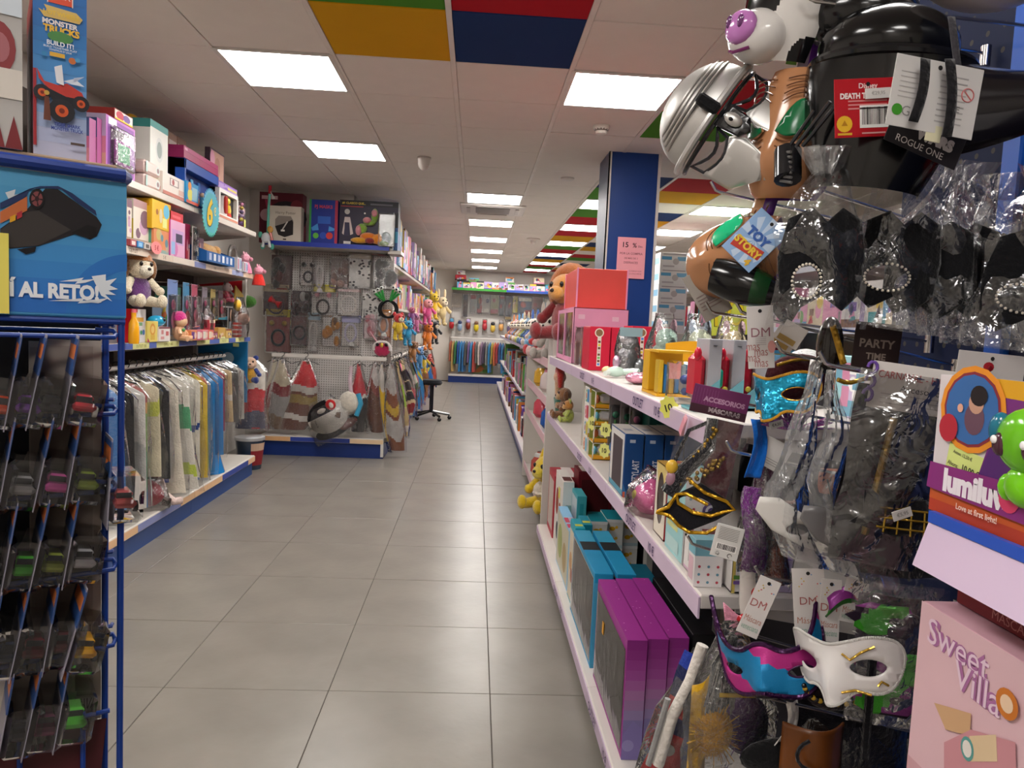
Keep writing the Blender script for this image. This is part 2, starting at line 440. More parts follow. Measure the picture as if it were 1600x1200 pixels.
def wall(name, a): return structure(MB().box(*a, WALLW).obj(name, 'wall'))
wall('wall_left', (-2.52, -2.6, 0, -2.42, 7.9, H+.03)); wall('wall_back', (-2, 17.92, 0, 6, 18.1, H+.03))
wall('wall_right', (5.6, -2.6, 0, 5.7, 18.1, H+.03)); wall('wall_front', (-2.5, -2.6, 0, 5.7, -2.5, H+.03))
wall('wall_side', (-1.5, 7.92, 0, -1.34, 17.92, H+.03)); wall('wall_return', (-2.5, 7.9, 0, -1.34, 8.0, H+.03))

# blue column with pale corner trims and a pink notice
col_ = structure(MB().box(.935, 5.42, 0, 1.292, 5.83, H+.02, BLUE).obj('column', 'paint'))
for x in (.925, 1.29): MB().box(x-.006, 5.412, 0, x+.014, 5.43, H, '#d9d2cc').obj('corner_trim', 'paint', col_)
MB().box(.919, 5.412, 0, .927, 5.83, H, '#44506e').obj('side_panel', 'paint', col_)
t = thing('notice', 'pink paper discount notice fixed to the blue column', 'notice', (1.12, 5.41, 1.775))
MB().box(-.105, -.0015, 0, .105, 0, .3, '#f0a3ad').obj('paper', 'paper', t)
f = lambda x0, z0: (lambda x, y: (x0+x, -.0022, z0+y))
def lines(t, rows):
    for s, x, z, h, c, mw in rows: MB().text(s, f(x, z), h, c, bold=.015, maxw=mw).obj('lettering', 'paper', t)
lines(t, [('15', -.045, .245, .038, '#241216', 1), ('%', .022, .243, .034, '#4a2a2e', 1), ('Dto.', .066, .236, .014, '#7d4a50', 1),
          ('POR LA COMPRA', 0, .182, .016, '#9c5a60', .17), ('DE MÁS DE 3', 0, .149, .016, '#9c5a60', .17), ('DISFRACES', 0, .116, .016, '#9c5a60', .17),
          ('DESCUENTO EN EL DE MENOR VALOR', 0, .055, .009, '#b06a70', .165), ('NO ACUMULABLE A OTRAS OFERTAS', 0, .035, .009, '#b06a70', .165)])

# ------------------------------------------------------------------ shelving units. local frame: front edge at y = 0, back at y = d, width along x
def strip(parent, w, z0, z1, segs, y=-.004, tilt=.0, texts=()):
    """price strip on a shelf's front edge, in coloured lengths; texts: (string, x, height, colour)"""
    hold = MB().box(-w/2, y, z0, w/2, y+.004, z1, segs[0][2] if len(segs) == 1 else '#d9d3ce').obj('price_strip', 'paint', parent)
    if len(segs) > 1 or texts:
        for a, b, c in (segs if len(segs) > 1 else []):
            MB().box(a, y-.0012, z0+.002, b, y+.0008, z1-.002, c).obj('label_card', 'card', hold)
        if texts:
            for s, x, h, c in texts: MB().text(s, lambda a, b, x=x: (x+a, y-.0021, (z0+z1)/2+b), h, c, bold=.012).obj('lettering', 'paper', hold)
    return hold
def unit(name, label, w, d, loc, rz, base=None, shelves=(), back=None, uprights=True, group=None, backmat='wall', h=2.1, backcol='#8d8680', by=0):
    """base: (height, plinth colour, deck colour, strip segments, texts); shelves: (z of top, depth, thickness, colour, segs, texts, strip z0, z1)"""
    t = thing(name, label, 'shelving', loc, rz, group)
    if base:
        bh, pc, dc, segs, tx = base
        MB().box(-w/2+.001, by+.02, 0, w/2-.001, d, bh-.05, pc).obj('plinth', 'paint', t)
        dk = MB().box(-w/2+.001, by, bh-.05, w/2-.001, d, bh, dc, b=.004).obj('deck', 'paint', t)
        if segs: strip(dk, w-.003, bh-.052, bh-.006, segs, y=by-.004, texts=tx)
    for (z, sd, th, c, segs, tx, s0, s1) in shelves:
        y0 = d-sd
        s = MB().box(-w/2+.002, y0, z-th, w/2-.002, d, z, c, b=.003).obj('shelf', 'paint', t)
        for x in (-w/2+.02, w/2-.02): MB().poly([(x, d, z-th), (x, d, z-th-.07), (x, y0+.08, z-th-.012), (x, y0+.08, z-th)], '#c9c2bb').obj('bracket', 'paint', s, solid=.004)
        if segs: strip(s, w-.004, s0, s1, segs, y=y0-.004, texts=tx)
    if back: MB().box(-w/2+.001, d, back[0], w/2, d+.03, back[1], backcol).obj('back_panel', backmat, t)
    if uprights:
        for x in (-w/2+.019, w/2-.019): MB().box(x-.018, d-.03, .0, x+.018, d+.025, h, '#bdb6af').obj('upright', 'paint', t)
    return t
L90, R90 = PI/2, -PI/2
ORG, BL2 = '#e7bd93', '#3c4fa0'
# costume wall on one side of the aisle: two units, front at x = -1.87
def pl(seq, w): # list of (start, end, colour) from fractions
    return [(-w/2+a*w+.001, -w/2+b*w-.001, c) for a, b, c in seq]
YLW = '#dfe09a'
for k, (y0, y1) in enumerate(((3.6, 5.0), (5.0, 6.36))):
    w = y1-y0; d = .52
    s2t = [('OUTLET', -.17, .02, '#7a6a5c'), ('5 €', .23, .022, '#7a6a5c')] if k == 0 else [('5 €', -.3, .022, '#7a6a5c')]
    s2 = pl([(0, .36, '#d9cbbd'), (.36, .75, '#d8c5b3'), (.75, 1, '#d9cbbd')], w) if k == 0 else pl([(0, .15, '#8088b8'), (.15, .55, '#dcc6b2'), (.55, .75, '#9aa0c4'), (.75, 1, '#dcc4ac')], w)
    s3 = pl([(0, .44, '#5468b0'), (.44, .59, YLW), (.59, .66, '#5468b0'), (.66, .9, YLW), (.9, 1, '#5468b0')] if k == 0 else [(0, .12, '#5468b0'), (.12, .3, YLW), (.3, .45, '#5468b0'), (.45, .6, YLW), (.6, .72, '#5468b0'), (.72, .88, YLW), (.88, 1, '#5468b0')], w)
    t3 = [('OUTLET 10€', (-.5+.515)*w, .018, '#a9a860'), ('OUTLET 10€', (-.5+.78)*w, .018, '#a9a860')] if k == 0 else [('OUTLET', (-.5+.21)*w, .018, '#a9a860'), ('OUTLET', (-.5+.525)*w, .018, '#a9a860'), ('10 €', (-.5+.8)*w, .018, '#a9a860')]
    b = pl([(0, .4, ORG), (.4, .83, '#8890c0'), (.83, 1, ORG)] if k == 0 else [(0, .17, ORG), (.17, .4, ORG), (.4, .86, BL2), (.86, 1, ORG)], w)
    u = unit('shelving_unit', 'tall wall shelving over the rail of bagged costumes, ' + ('unit behind the toy car rack' if k == 0 else 'unit ending at the metal bucket'), w, d, (-1.87, (y0+y1)/2, 0), L90,
             base=(.17, '#1f4789', '#ddd6cc', b, []), back=(0, 2.5, ), backcol='#5c5450',
             shelves=[(2.075, .5, .04, '#d6cdc3', None, [], 0, 0), (1.715, .5, .035, '#cfc6bd', s2, s2t, 1.678, 1.718), (1.185, .46, .03, '#d2cac2', s3, t3, 1.152, 1.19)], h=2.3, group='wall shelving units over the costume rail')
    u.location.x = -1.87
# end panel of that run: red and white board above, blue picture panel below
t = thing('end_panel', 'red and blue display end panel closing the costume wall', 'panel', (-2.1, 6.40, 0))
MB().box(-.3, 0, 1.19, .09, .02, 1.72, '#a3161f').obj('red_board', 'paint', t)
MB().box(.09, -.004, 1.15, .12, .024, 1.72, '#d8cfc8').obj('white_edge', 'paint', t)
MB().box(-.3, 0, .62, .14, .02, 1.19, '#1d6c9c').obj('blue_board', 'paint', t)
m = MB(); m.at((0, -.003, 0)); m.sheet([(-.3+.02, 1.23), (.06, 1.23), (.06, 1.52), (-.06, 1.62), (-.28, 1.6)], col='#cfd6d2')
m.obj('picture_print', 'card', t)
m = MB(); m.box(-.29, -.003, .63, .13, -.0005, 1.18, '#1d6c9c'); m.at((0, -.0045, 0)); m.sheet([(-.02+.05*math.cos(a*PI/10), 1.0+.05*math.sin(a*PI/10)) for a in range(20)], col='#9fb6c4')
m.sheet([(-.1+.1*math.cos(a*PI/10), .82+.13*math.sin(a*PI/10)) for a in range(20)], col='#8faebc')
m.box(.02, -.001, 1.1, .07, 0, 1.13, '#d5d98a'); m.obj('blue_print', 'card', t)

# costume end unit facing the camera
w = 1.22
u = unit('shelving_unit', 'end shelving unit with pale pegboard hung with carnival accessories', w, .48, (-1.49, 7.28, 0), 0,
         base=(.2, NAVY, '#c9c2bb', pl([(0, .25, '#e0ae7c'), (.25, .73, '#34479a'), (.73, 1, '#e3c6a0')], w), []), backmat=peg_m, back=(.1, 2.06), uprights=True, h=2.12,
         shelves=[(2.105, .46, .04, '#cfc7c0', [(0, 0, '#22389a')], [], 2.066, 2.11)])
MB().box(.585, -.003, .02, .612, .02, .2, '#d8d4d0').obj('end_bracket', 'paint', u)

# long shelving down that side of the aisle
lt = '#cbc3bb'
for k in range(6):
    y0 = 7.85+k*1.33
    ups = [(2.0, .42, .035, lt, None, [], 0, 0), (1.53, .42, .03, lt, None, [], 0, 0)] if k else [(2.0, .42, .035, lt, None, [], 0, 0), (1.53, .42, .03, lt, None, [], 0, 0)]
    unit('shelving_unit', f'aisle wall shelving beyond the pegboard end unit, {["first", "second", "third", "fourth", "fifth", "sixth"][k]} bay from its near end', 1.33, .45, (-.87, y0+.665, 0), L90,
         base=(.14, BLUE, '#d5cec7', [(0, 0, '#c3b6cc')], []), back=(0, 2.45), backcol='#a39b94', shelves=ups, h=2.3, group='aisle wall shelving bays')
# back wall unit
for k in range(2):
    w = 1.3
    unit('shelving_unit', 'back wall unit with a '+('green' if k == 0 else 'blue')+' edged top shelf over hanging costumes', w, .45, (.03+k*1.3, 17.43, 0), 0,
         base=(.2, NAVY, '#ddd8d4', None, []), backmat=peg_m, back=(.1, 2.3), h=2.3,
         shelves=[(2.24, .45, .04, '#cfc8c0', [(0, 0, '#2f8a2c' if k == 0 else '#2d4fa5')], [], 2.19, 2.245)])

# low double shelving on the other side: three bays, front at x = .48
OL = '#4b3a66'
for k, (y0, y1) in enumerate(((1.43, 2.5), (2.5, 3.575), (3.575, 4.65))):
    w = y1-y0; yc_ = (y0+y1)/2
    def tx(yo, yt, y0=y0, y1=y1): # local x runs towards the camera
        return [('OUTLET', (y0+y1)/2-yo, .026, OL), ('10 €', (y0+y1)/2-yt, .026, OL)]
    t1 = tx(2.08, 1.855) if k == 0 else tx(3.2, 2.9) if k == 1 else []
    t2 = tx(2.08, 1.83) if k == 0 else tx(3.15, 2.85) if k == 1 else []
    ye = y1; bt = [('OUTLET', yc_-2.36, .03, OL), ('10 €', yc_-2.12, .03, OL)] if k == 0 else [('OUTLET', yc_-3.5, .03, OL), ('10 €', yc_-3.27, .03, OL)] if k == 1 else []
    unit('shelving_unit', f'low white shelving with lilac outlet strips, {["bay beside the hanging masks", "middle bay", "far bay"][k]}', w, .45, (.48, (y0+y1)/2, 0), R90, by=-.03, base=(.11, '#272a38', '#dcd6d0', [(0, 0, LILAC)], bt),
         shelves=[(1.205, .45, .03, '#ddd6d0', [(0, 0, LILAC)], t1, 1.155, 1.2), (.85, .45, .03, '#ddd6d0', [(0, 0, LILAC)], t2, .8, .845)],
         back=(0, 1.25), backcol='#2b2a30', h=1.22, group='low white shelving bays with lilac strips')
# ------------------------------------------------------------------ product boxes
def face_map(face, w, d, h, e):
    if face == 'F': return lambda u, v: (-w/2+u*w, -d/2-e, v*h)
    if face == 'R': return lambda u, v: (w/2+e, -d/2+u*d, v*h)
    if face == 'L': return lambda u, v: (-w/2-e, d/2-u*d, v*h)
    return lambda u, v: (-w/2+u*w, -d/2+v*d, h+e)
def draw(m, face, w, d, h, items, e0=.0004):
    fw = w if face in 'FT' else d; fh = h if face != 'T' else d
    for i, it in enumerate(items):
        P = face_map(face, w, d, h, e0+.00025*i); k = it[0]
        if k == 'r':
            _, a, b, c, e, col = it; m.poly([P(a, b), P(c, b), P(c, e), P(a, e)], col)
        elif k == 'c':
            _, a, b, r, col = it[:5]; asp = it[5] if len(it) > 5 else 1; q = min(fw, fh)
            m.poly([P(a+r*q/fw*asp*math.cos(2*PI*j/16), b+r*q/fh*math.sin(2*PI*j/16)) for j in range(16)], col)
        elif k == 'p':
            m.poly([P(*q) for q in it[1]], it[2])
        elif k == 't':
            _, s, a, b, hh, col = it[:6]; rot = it[6] if len(it) > 6 else 0; mw = it[7] if len(it) > 7 else .92; bd = it[8] if len(it) > 8 else .02
            ca, sa = math.cos(rot), math.sin(rot)
            m.text(s, lambda x, y: P(a+(x*ca-y*sa)/fw, b+(x*sa+y*ca)/fh), hh*fh, col, bold=bd, maxw=mw*(fw if abs(ca) > .5 else fh))
def art(rng, pal, n=5):
    """an abstract package picture: band, blobs and shapes in the colours of pal"""
    it = []
    c = lambda: rng.choice(pal)
    a = rng.random()
    if a < .5: it.append(('r', 0, rng.uniform(.72, .85), 1, 1, c()))
    else: it.append(('r', 0, 0, 1, rng.uniform(.15, .3), c()))
    for _ in range(n):
        x, y = rng.uniform(.2, .8), rng.uniform(.15, .75); q = rng.random()
        if q < .45: it.append(('c', x, y, rng.uniform(.1, .25), c(), rng.uniform(.6, 1.2)))
        elif q < .75:
            s = rng.uniform(.12, .3); it.append(('r', max(.04, x-s), max(.04, y-s*.6), min(.96, x+s), min(.96, y+s*.6), c()))
        else: it.append(('p', [(x-.15, y-.12), (x+.18, y-.08), (x+.05, y+.18)], c()))
    return it
def carton(name, label, cat, w, d, h, loc, rz=0, col='#ffffff', F=(), R=(), L=(), T=(), group=None, m='card', b=.0015, root=None, extra=None):
    if isinstance(col, str): cols = col
    mb = MB().box(-w/2, -d/2, 0, w/2, d/2, h, cols, b=min(b, .1*min(w, d, h)))
    for f_, it in (('F', F), ('R', R), ('L', L), ('T', T)): draw(mb, f_, w, d, h, it)
    if extra: extra(mb)
    o = mb.obj(name, m, None, loc, rz, smooth=False)
    return tag(o, label, cat, group)
def window_box(name, label, cat, w, d, h, loc, rz, col, win, toy=None, F=(), R=(), L=(), T=(), inner='#e8e2da', group=None, pane='shell', side=None):
    """a carton with a see-through front: win = (u0, v0, u1, v1) of the front; toy(MB) fills the inside"""
    t = thing(name, label, cat, loc, rz, group); k = .003
    u0, v0, u1, v1 = win; x0, x1, z0, z1 = -w/2+u0*w, -w/2+u1*w, v0*h, v1*h
    c = MB()
    c.box(-w/2, d/2-k, 0, w/2, d/2, h, inner); c.box(-w/2, -d/2, 0, w/2, d/2, k, col); c.box(-w/2, -d/2, h-k, w/2, d/2, h, col)
    c.box(-w/2, -d/2, 0, -w/2+k, d/2, h, col); c.box(w/2-k, -d/2, 0, w/2, d/2, h, col)
    for a in ((-w/2, 0, x0, h), (x1, 0, w/2, h), (x0, 0, x1, z0), (x0, z1, x1, h)):
        if a[2]-a[0] > 1e-4 and a[3]-a[1] > 1e-4: c.box(a[0], -d/2, a[1], a[2], -d/2+k, a[3], col)
    for f_, it in (('F', F), ('R', R), ('L', L), ('T', T)): draw(c, f_, w, d, h, it)
    c.obj('carton', 'card', t, smooth=False)
    MB().box(x0, -d/2+k, z0, x1, -d/2+k+.0008, z1, '#ffffff').obj('window', pane, t)
    if toy:
        m = MB(); toy(m); m.obj('toy', 'plastic', t)
    return t

# ---------------------------------------------------------- low white shelving, upper shelf (z 1.205, front x .48)
US, MS, BS, XF = 1.206, .851, .111, .48
def on_shelf(px0, px1, z, X=XF):
    a, b = yat(px0, X, z), yat(px1, X, z); return (a+b)/2, abs(a-b)
PINK, HOTP, CRIM = '#eea2c4', '#df4f8f', '#d3203f'

# big pink window box facing the aisle, coral box on top of it
def dolls(m):
    for x, c, hcol in ((-.25, '#6f8f4a', '#7a4b2a'), (-.08, '#3f6f8c', '#c0a060'), (.1, '#b03a6a', '#5a3320'), (.26, '#7f9f5a', '#d8b060')):
        m.lathe([(.045, 0), (.03, .07), (.018, .12), (.022, .16), (.01, .18)], c, 10, (x, .03, .01)); m.ell((x, .03, .215), .028, '#dcae90', 10, 7); m.ell((x, .04, .22), (.034, .03, .034), hcol, 10, 7)
t = window_box('doll_display_box', 'pink doll display box with windows at the far end of the upper shelf', 'toy box', .72, .28, .285, (.632, 4.06, US), R90, PINK,
           (.06, .1, .94, .92), dolls, R=[('r', .08, .8, .2, .88, '#f3c6d8'), ('r', .7, .78, .82, .86, '#f3c6d8')], inner='#6d3558')
MB().box(-.02, -.142, .02, .02, -.137, .265, '#e79ac0').obj('pillar', 'card', t)
t = thing('coral_box', 'coral red open box with pink rims on top of the pink doll box', 'box', (.643, 4.04, US+.286), R90)
MB().box(-.25, -.13, 0, .25, .13, .205, '#e9564e', b=.002).obj('carton', 'card', t)
m = MB()
for x, y in ((.25, -.13), (.25, .13), (-.25, -.13)): m.box(x-.004, y-.004, 0, x+.004, y+.004, .207, '#f4a2c6')
m.box(-.25, -.134, 0, .25, -.13, .006, '#f4a2c6'); m.obj('rim', 'card', t)
for k, (y, x) in enumerate(((3.62, .5), (3.5, .51))):
    t = thing('clear_pack', f'slim clear plastic pack between the pink doll box and the red cartons, {"farther" if k == 0 else "nearer"} one', 'toy pack', (x+.04, y, US), 0)
    MB().box(-.045, -.03, 0, .045, .03, .19, '#ffffff').obj('shell', 'shell', t)
    MB().box(-.04, .01, .003, .04, .025, .185, '#d9b4b8').obj('card_insert', 'card', t)
    m = MB(); m.ell((-.005, -.01, .06), (.018, .014, .05), '#e3c04e', 8, 6); m.ell((0, -.01, .13), (.015, .012, .025), '#d9a0b0', 8, 6); m.obj('toy', 'plastic', t)
LET = ['#5f8fd8', '#e8d24a', '#7fc06a', '#e9e0d4', '#f2c0c8']
for k in range(4):
    it = [('c', .45, .86, .22, '#f0e2d0'), ('c', .45, .86, .17, '#8d6a4a'), ('r', .38, .1, .56, .78, '#f3e6dc')]
    for q in range(9): it.append(('r', .41, .12+q*.073, .53, .17+q*.073, LET[(q+k) % 5] if q % 2 == 0 else '#7a4634'))
    if k == 1: it = it[2:]+[('p', [(.3, .2), (.9, .22), (.8, .08), (.38, .06)], '#f3dcd2'), ('r', .42, .1, .72, .17, '#b5764e')]
    carton('letter_game_box', f'crimson game carton with a column of coloured letters, {["first", "second", "third", "fourth"][k]} from the aisle', 'game box', .09, .2, .19 if k < 2 else .2, (.536+k*.094, 3.24+.004*k, US), 0, CRIM,
           F=it, group='crimson game cartons')
def silver_plush():
    t = thing('plush_bag', 'clear bag holding a silver grey plush toy in front of the crimson cartons', 'plush toy', (.615, 2.93, US))
    m = MB(); m.ell((0, 0, .06), (.045, .035, .06), '#a8a6ac'); m.ell((0, -.01, .135), (.038, .032, .035), '#b7b4b8'); m.ell((-.045, -.02, .05), (.018, .016, .03), '#d6b7cf'); m.ell((.045, -.02, .04), (.03, .025, .03), '#94979a'); m.obj('plush', 'foil', t)
    bag(t, .055, .045, .19, 'crinkle', seed=3)
    MB().box(-.045, -.05, .155, .045, -.046, .19, '#8fa6ac').obj('header_card', 'card', t)
def bag(t, rx, ry, h, m='crinkle', seed=1, name='clear_bag', top=.25, wob=.14):
    g = random.Random(seed); ph = [g.uniform(0, 6) for _ in range(6)]
    def f(u, v):
        th = 2*PI*u; k = 1-top*max(0, v-.55)/.45 if v < .999 else 1-top
        k *= .9+.1*math.sin(PI*min(v*1.6, 1)); wv = wob*(math.sin(3*th+ph[0]+5*v)+.6*math.sin(7*th+ph[1]-6*v)+.4*math.sin(11*v*2+ph[2]+2*th))*.5
        yy = ry*(1-.85*max(0, v-.6)/.4)
        return (rx*k*(1+wv)*math.cos(th), yy*(1+wv)*math.sin(th), h*v)
    return MB().grid(f, 20, 10, '#ffffff').obj(name, m, t)
silver_plush()
for k, (x, y, c, c2) in enumerate(((.71, 2.75, '#bfe0cf', '#e6b7c6'), (.80, 2.62, '#dfe6c8', '#c4d4ea'), (.90, 2.55, '#f0d9a8', '#e9c4cc'))):
    t = thing('plush_bag', f'clear bag of pastel {["mint", "lime", "peach"][k]} plush on the upper shelf', 'plush toy', (x, y, US))
    m = MB(); m.ell((0, 0, .07), (.05, .045, .07), c); m.ell((.01, -.01, .15), (.042, .04, .045), c); m.ell((-.03, -.03, .04), (.02, .02, .03), c2)
    for s in (-1, 1): m.ell((.01+.028*s, 0, .2), (.014, .012, .03), c2, 8, 6)
    m.obj('plush', 'plush', t); bag(t, .062, .06, .25, 'crinkle', 5+k, top=.4)
t = thing('pony_figure', 'pale mint pony figure lying at the shelf edge by the crimson cartons', 'toy figure', (.53, 2.72, US))
m = MB(); m.ell((0, 0, .022), (.035, .022, .02), '#cfe6da'); m.tube([(.02, 0, .022), (.06, -.015, .024), (.08, -.03, .022)], .011, '#cfe6da', 8, r2=.016); m.tube([(-.02, 0, .02), (-.045, -.03, .015)], .01, '#e7efe8', 8); m.ell((-.03, .02, .025), (.02, .015, .015), '#f0d8a0'); m.obj('body', 'plastic', t)
t = thing('ribbon_pack', 'pink and yellow foil pack slumped beside the pony figure', 'toy pack', (.545, 2.42, US))
m = MB(); m.ell((0, 0, .02), (.04, .05, .02), '#eaa7c0'); m.ell((.03, -.05, .025), (.02, .03, .03), '#e8d878'); m.obj('pack', 'foil', t)
# yellow playset box with an arched back
t = thing('playset_box', 'yellow and blue open fronted playset box with a pink price tag', 'toy box', (.55, 2.06, US), 0)
m = MB(); m.box(-.05, -.09, 0, .05, .09, .008, '#e2a91c'); m.box(-.05, .02, .008, .05, .09, .125, '#e6b024', b=.002)
m.at((0, -.0, 0)); m.box(-.05, -.09, .12, .05, .02, .127, '#e6b024'); m.obj('carton', 'card', t)
m = MB()
for k, c in enumerate(('#d8b02a', '#2f77b8', '#e2b838', '#3f86c4', '#9ab0b8', '#2f6aa6')): m.box(-.046+k*.0155, -.085+.006*(k % 2), .009, -.033+k*.0155, -.04, .1-.012*(k % 3), c, b=.002)
m.obj('toy_tool', 'plastic', t)
MB().box(-.02, -.095, .05, .012, -.0935, .1, '#f0a09a').obj('price_tag', 'paper', t)
t = thing('arch_display', 'yellow cardboard arch display behind the playset box', 'display', (.73, 2.4, US), 0)
m = MB(); m.sheet([(-.1, 0), (-.1, .14)]+[(-.1+.2*k/10, .14+.012*math.sin(PI*k/10)) for k in range(1, 10)]+[(.1, .14), (.1, 0), (.06, 0)]+[(.06*math.cos(PI*k/10), .07*math.sin(PI*k/10)+.02) for k in range(1, 10)]+[(-.06, 0)], col='#e8a61e'); o = m.obj('arch', 'card', t, solid=.006)
MB().box(-.095, .03, 0, .095, .036, .11, '#5ba5d0').obj('blue_board', 'card', t)
t = thing('clear_cube', 'clear plastic cube box with a white toy pram inside', 'toy box', (.545, 1.83, US), 0)
MB().box(-.045, -.055, 0, .045, .055, .105, '#ffffff', b=.006).obj('cube_shell', 'shell', t)
m = MB(); m.ell((.005, 0, .045), (.024, .03, .03), '#e6e4e8'); m.box(-.02, -.03, .02, .03, .03, .07, '#ded9dc', b=.012); m.ell((-.02, -.03, .06), .012, '#3f5aa6', 8, 6); m.ell((-.018, -.03, .03), .01, '#4a5f9a', 8, 6); m.ell((.03, -.028, .055), (.008, .01, .02), '#8a5ab0', 8, 6); m.obj('toy', 'plastic', t)
MB().box(-.043, -.053, .001, .043, .053, .008, '#d7cfc6').obj('tray', 'card', t)
# red toy phones on teal stands
for k in range(3):
    x, y = .525+k*.068, 1.66+k*.035
    t = thing('toy_phone', f'red toy telephone on a teal stand with a grey back card, {["first", "second", "third"][k]} from the aisle', 'toy phone', (x, y, US), 0, 'red toy telephones on the upper shelf')
    MB().box(-.002, -.045, .0, .028, .05, .165, '#b9bac0', b=.001).obj('back_card', 'card', t)
    m = MB(); m.box(-.03, -.05, 0, .028, .05, .006, '#6fb2bd'); m.raw([(-.03, -.05, .0), (.026, -.05, 0), (.026, -.05, .075), (-.03, -.05, .03), (-.03, -.046, 0), (.026, -.046, 0), (.026, -.046, .075), (-.03, -.046, .03)], [(0, 1, 2, 3), (7, 6, 5, 4), (0, 3, 7, 4), (2, 6, 7, 3)], C('#76b8c4')); m.obj('stand', 'card', t)
    m = MB(); m.box(-.027, -.04, .025, -.003, .04, .13, '#cf1f38', b=.012); m.ell((-.022, -.03, .13), (.009, .01, .016), '#cf1f38', 10, 7); m.ell((-.015, -.042, .05), (.007, .004, .007), '#d8b840', 8, 6); m.obj('phone_body', 'gloss', t)
    if k == 1:
        MB().box(-.04, -.052, .05, -.022, -.03, .1, '#1fa58c', b=.008).obj('green_earpiece', 'gloss', t)
    m = MB().at((.012, -.0455, .15)); m.lathe([(.005, -.0002), (.005, .0008)], '#33302f', 10); m.obj('hang_hole', 'paper', t)
t = thing('toy_rocket', 'white toy rocket with coloured fins beside the red telephones', 'toy', (.735, 1.72, US), 0)
m = MB(); m.lathe([(.005, 0), (.026, .005), (.032, .04), (.028, .08), (.015, .105), (.002, .112)], '#e9e6e4', 14); m.obj('body', 'gloss', t)
for a, c in enumerate(('#6cc04a', '#e2572a', '#e8c020', '#3a7fd0', '#cf2a3c')): MB().at((0, 0, .03+.015*a), rz=a*1.3).box(.026, -.008, -.01, .04, .008, .018, c, b=.004).obj('fin', 'gloss', t)
t = thing('cushion', 'round white pastel striped cushion behind the red telephones', 'cushion', (.86, 1.86, US+.075), 0)
m = MB(); m.ell((0, 0, 0), (.07, .05, .075), '#e4e6e4', 18, 12); m.obj('cover', 'plush', t)
for k, c in enumerate(('#d7b8dc', '#b9dcd0', '#cfd4ee')):
    m = MB(); m.tube([(-.06+.12*q/10, -.03-.02*math.sin(PI*q/10), .02-.03*k+.03*math.sin(PI*q/10)) for q in range(11)], .006, c, 6); m.obj('stripe', 'plush', t)
for k in range(3):
    carton('pastel_carton', f'pale {["aqua", "lilac", "white"][k]} carton standing by the shelf back behind the toy phones', 'toy box', .08, .06, .14-.02*k, (.89-.01*k, 1.66-.085*k, US), R90, ['#9fd3da', '#d3c4e2', '#e3dcd8'][k], F=art(random.Random(k), ['#ffffff', '#7ab0c8', '#d690b0']))
def price_flag(x, y, z, c, txt, lab, rot=-.35):
    t = thing('price_flag', lab, 'price tag', (x, y, z), R90)
    t.rotation_euler = (0, rot, -.75)
    st = [(.024*(1+.12*math.cos(k*PI))*math.cos(k*PI/8), .028*(1+.12*math.cos(k*PI))*math.sin(k*PI/8)) for k in range(16)]
    m = MB().sheet(st, col=c); m.text(txt, lambda a, b: (a, -.0012, b), .018, '#3a3628', bold=.02); m.obj('tag', 'paper', t, solid=0)
price_flag(.474, 1.74, 1.2, '#e4e36a', '10', 'yellow price flag marked 10 on the upper strip by the clear cube')
t = thing('price_flag', 'pink folded paper tag sticking out of the upper lilac strip', 'price tag', (.47, 1.58, 1.17), R90)
m = MB()
for k in range(3): m.at((.004*k, -.004-.004*k, .0), ry=.5+.12*k).box(-.008, -.001, -.012, .01, 0, .036, ['#f3a9b6', '#f0b9c2', '#ee98aa'][k])
m.obj('tag', 'paper', t)

# ---------------------------------------------------------- middle shelf
def yellow_box(x, y, z, k, lab):
    t = thing('activity_toy_box', lab, 'toy box', (x, y, z), 0, 'stacked white and yellow activity toy boxes'); wv, d, h = .088, .11, .07
    m = MB(); m.box(-wv/2, -d/2, 0, wv/2, d/2, .003, '#e2a428'); m.box(-wv/2, -d/2, h-.003, wv/2, d/2, h, '#e9e2d4'); m.box(-wv/2, d/2-.003, 0, wv/2, d/2, h, '#8b9a4a'); m.box(-wv/2, -d/2, 0, wv/2, -d/2+.002, .018, '#e3a023')
    m.box(wv/2-.003, -d/2, 0, wv/2, d/2, h, '#e6ded0'); m.box(-wv/2, -d/2, .003, -wv/2+.003, -d/2+.012, h, '#efe8da'); m.obj('carton', 'card', t, smooth=False)
    m = MB(); m.box(-.02, -.04, .02, .04, .0, .058, '#d2d4da', b=.01); m.ell((.025, -.03, .045), (.014, .012, .014), '#8a5c7a' if k % 2 else '#5a7fb0', 8, 6); m.ell((-.03, -.02, .035), (.012, .02, .018), '#69b7d0' if k % 2 == 0 else '#b05a2a', 8, 6); m.obj('toy', 'plastic', t)
for k in range(4):
    yellow_box(.54, 2.99, MS+.0705*k, k, f'white and yellow activity toy box in the stack by the pale divider, {["bottom", "second from bottom", "third from bottom", "top"][k]}')
for k in range(4):
    carton('rainbow_toy_box', f'white toy carton with a rainbow picture stacked behind the yellow boxes, {["bottom", "second from bottom", "third from bottom", "top"][k]}', 'toy box', .13, .09, .07, (.54, 3.15, MS+.0705*k), R90, '#e5ded6',
           F=[('c', .4, .45, .4, ['#e0913a', '#4aa3c8', '#d0609a', '#55a878'][k]), ('c', .4, .45, .28, '#eed9c8'), ('c', .4, .45, .18, '#c86a5a'), ('r', .62, .1, .95, .9, ['#7dc0da', '#d9c23a', '#c03a4a', '#3f86c4'][k])], R=art(random.Random(k+4), ['#c9a24a', '#c46a78', '#5f9fc4', '#efe8e0']), group='rainbow picture toy cartons')
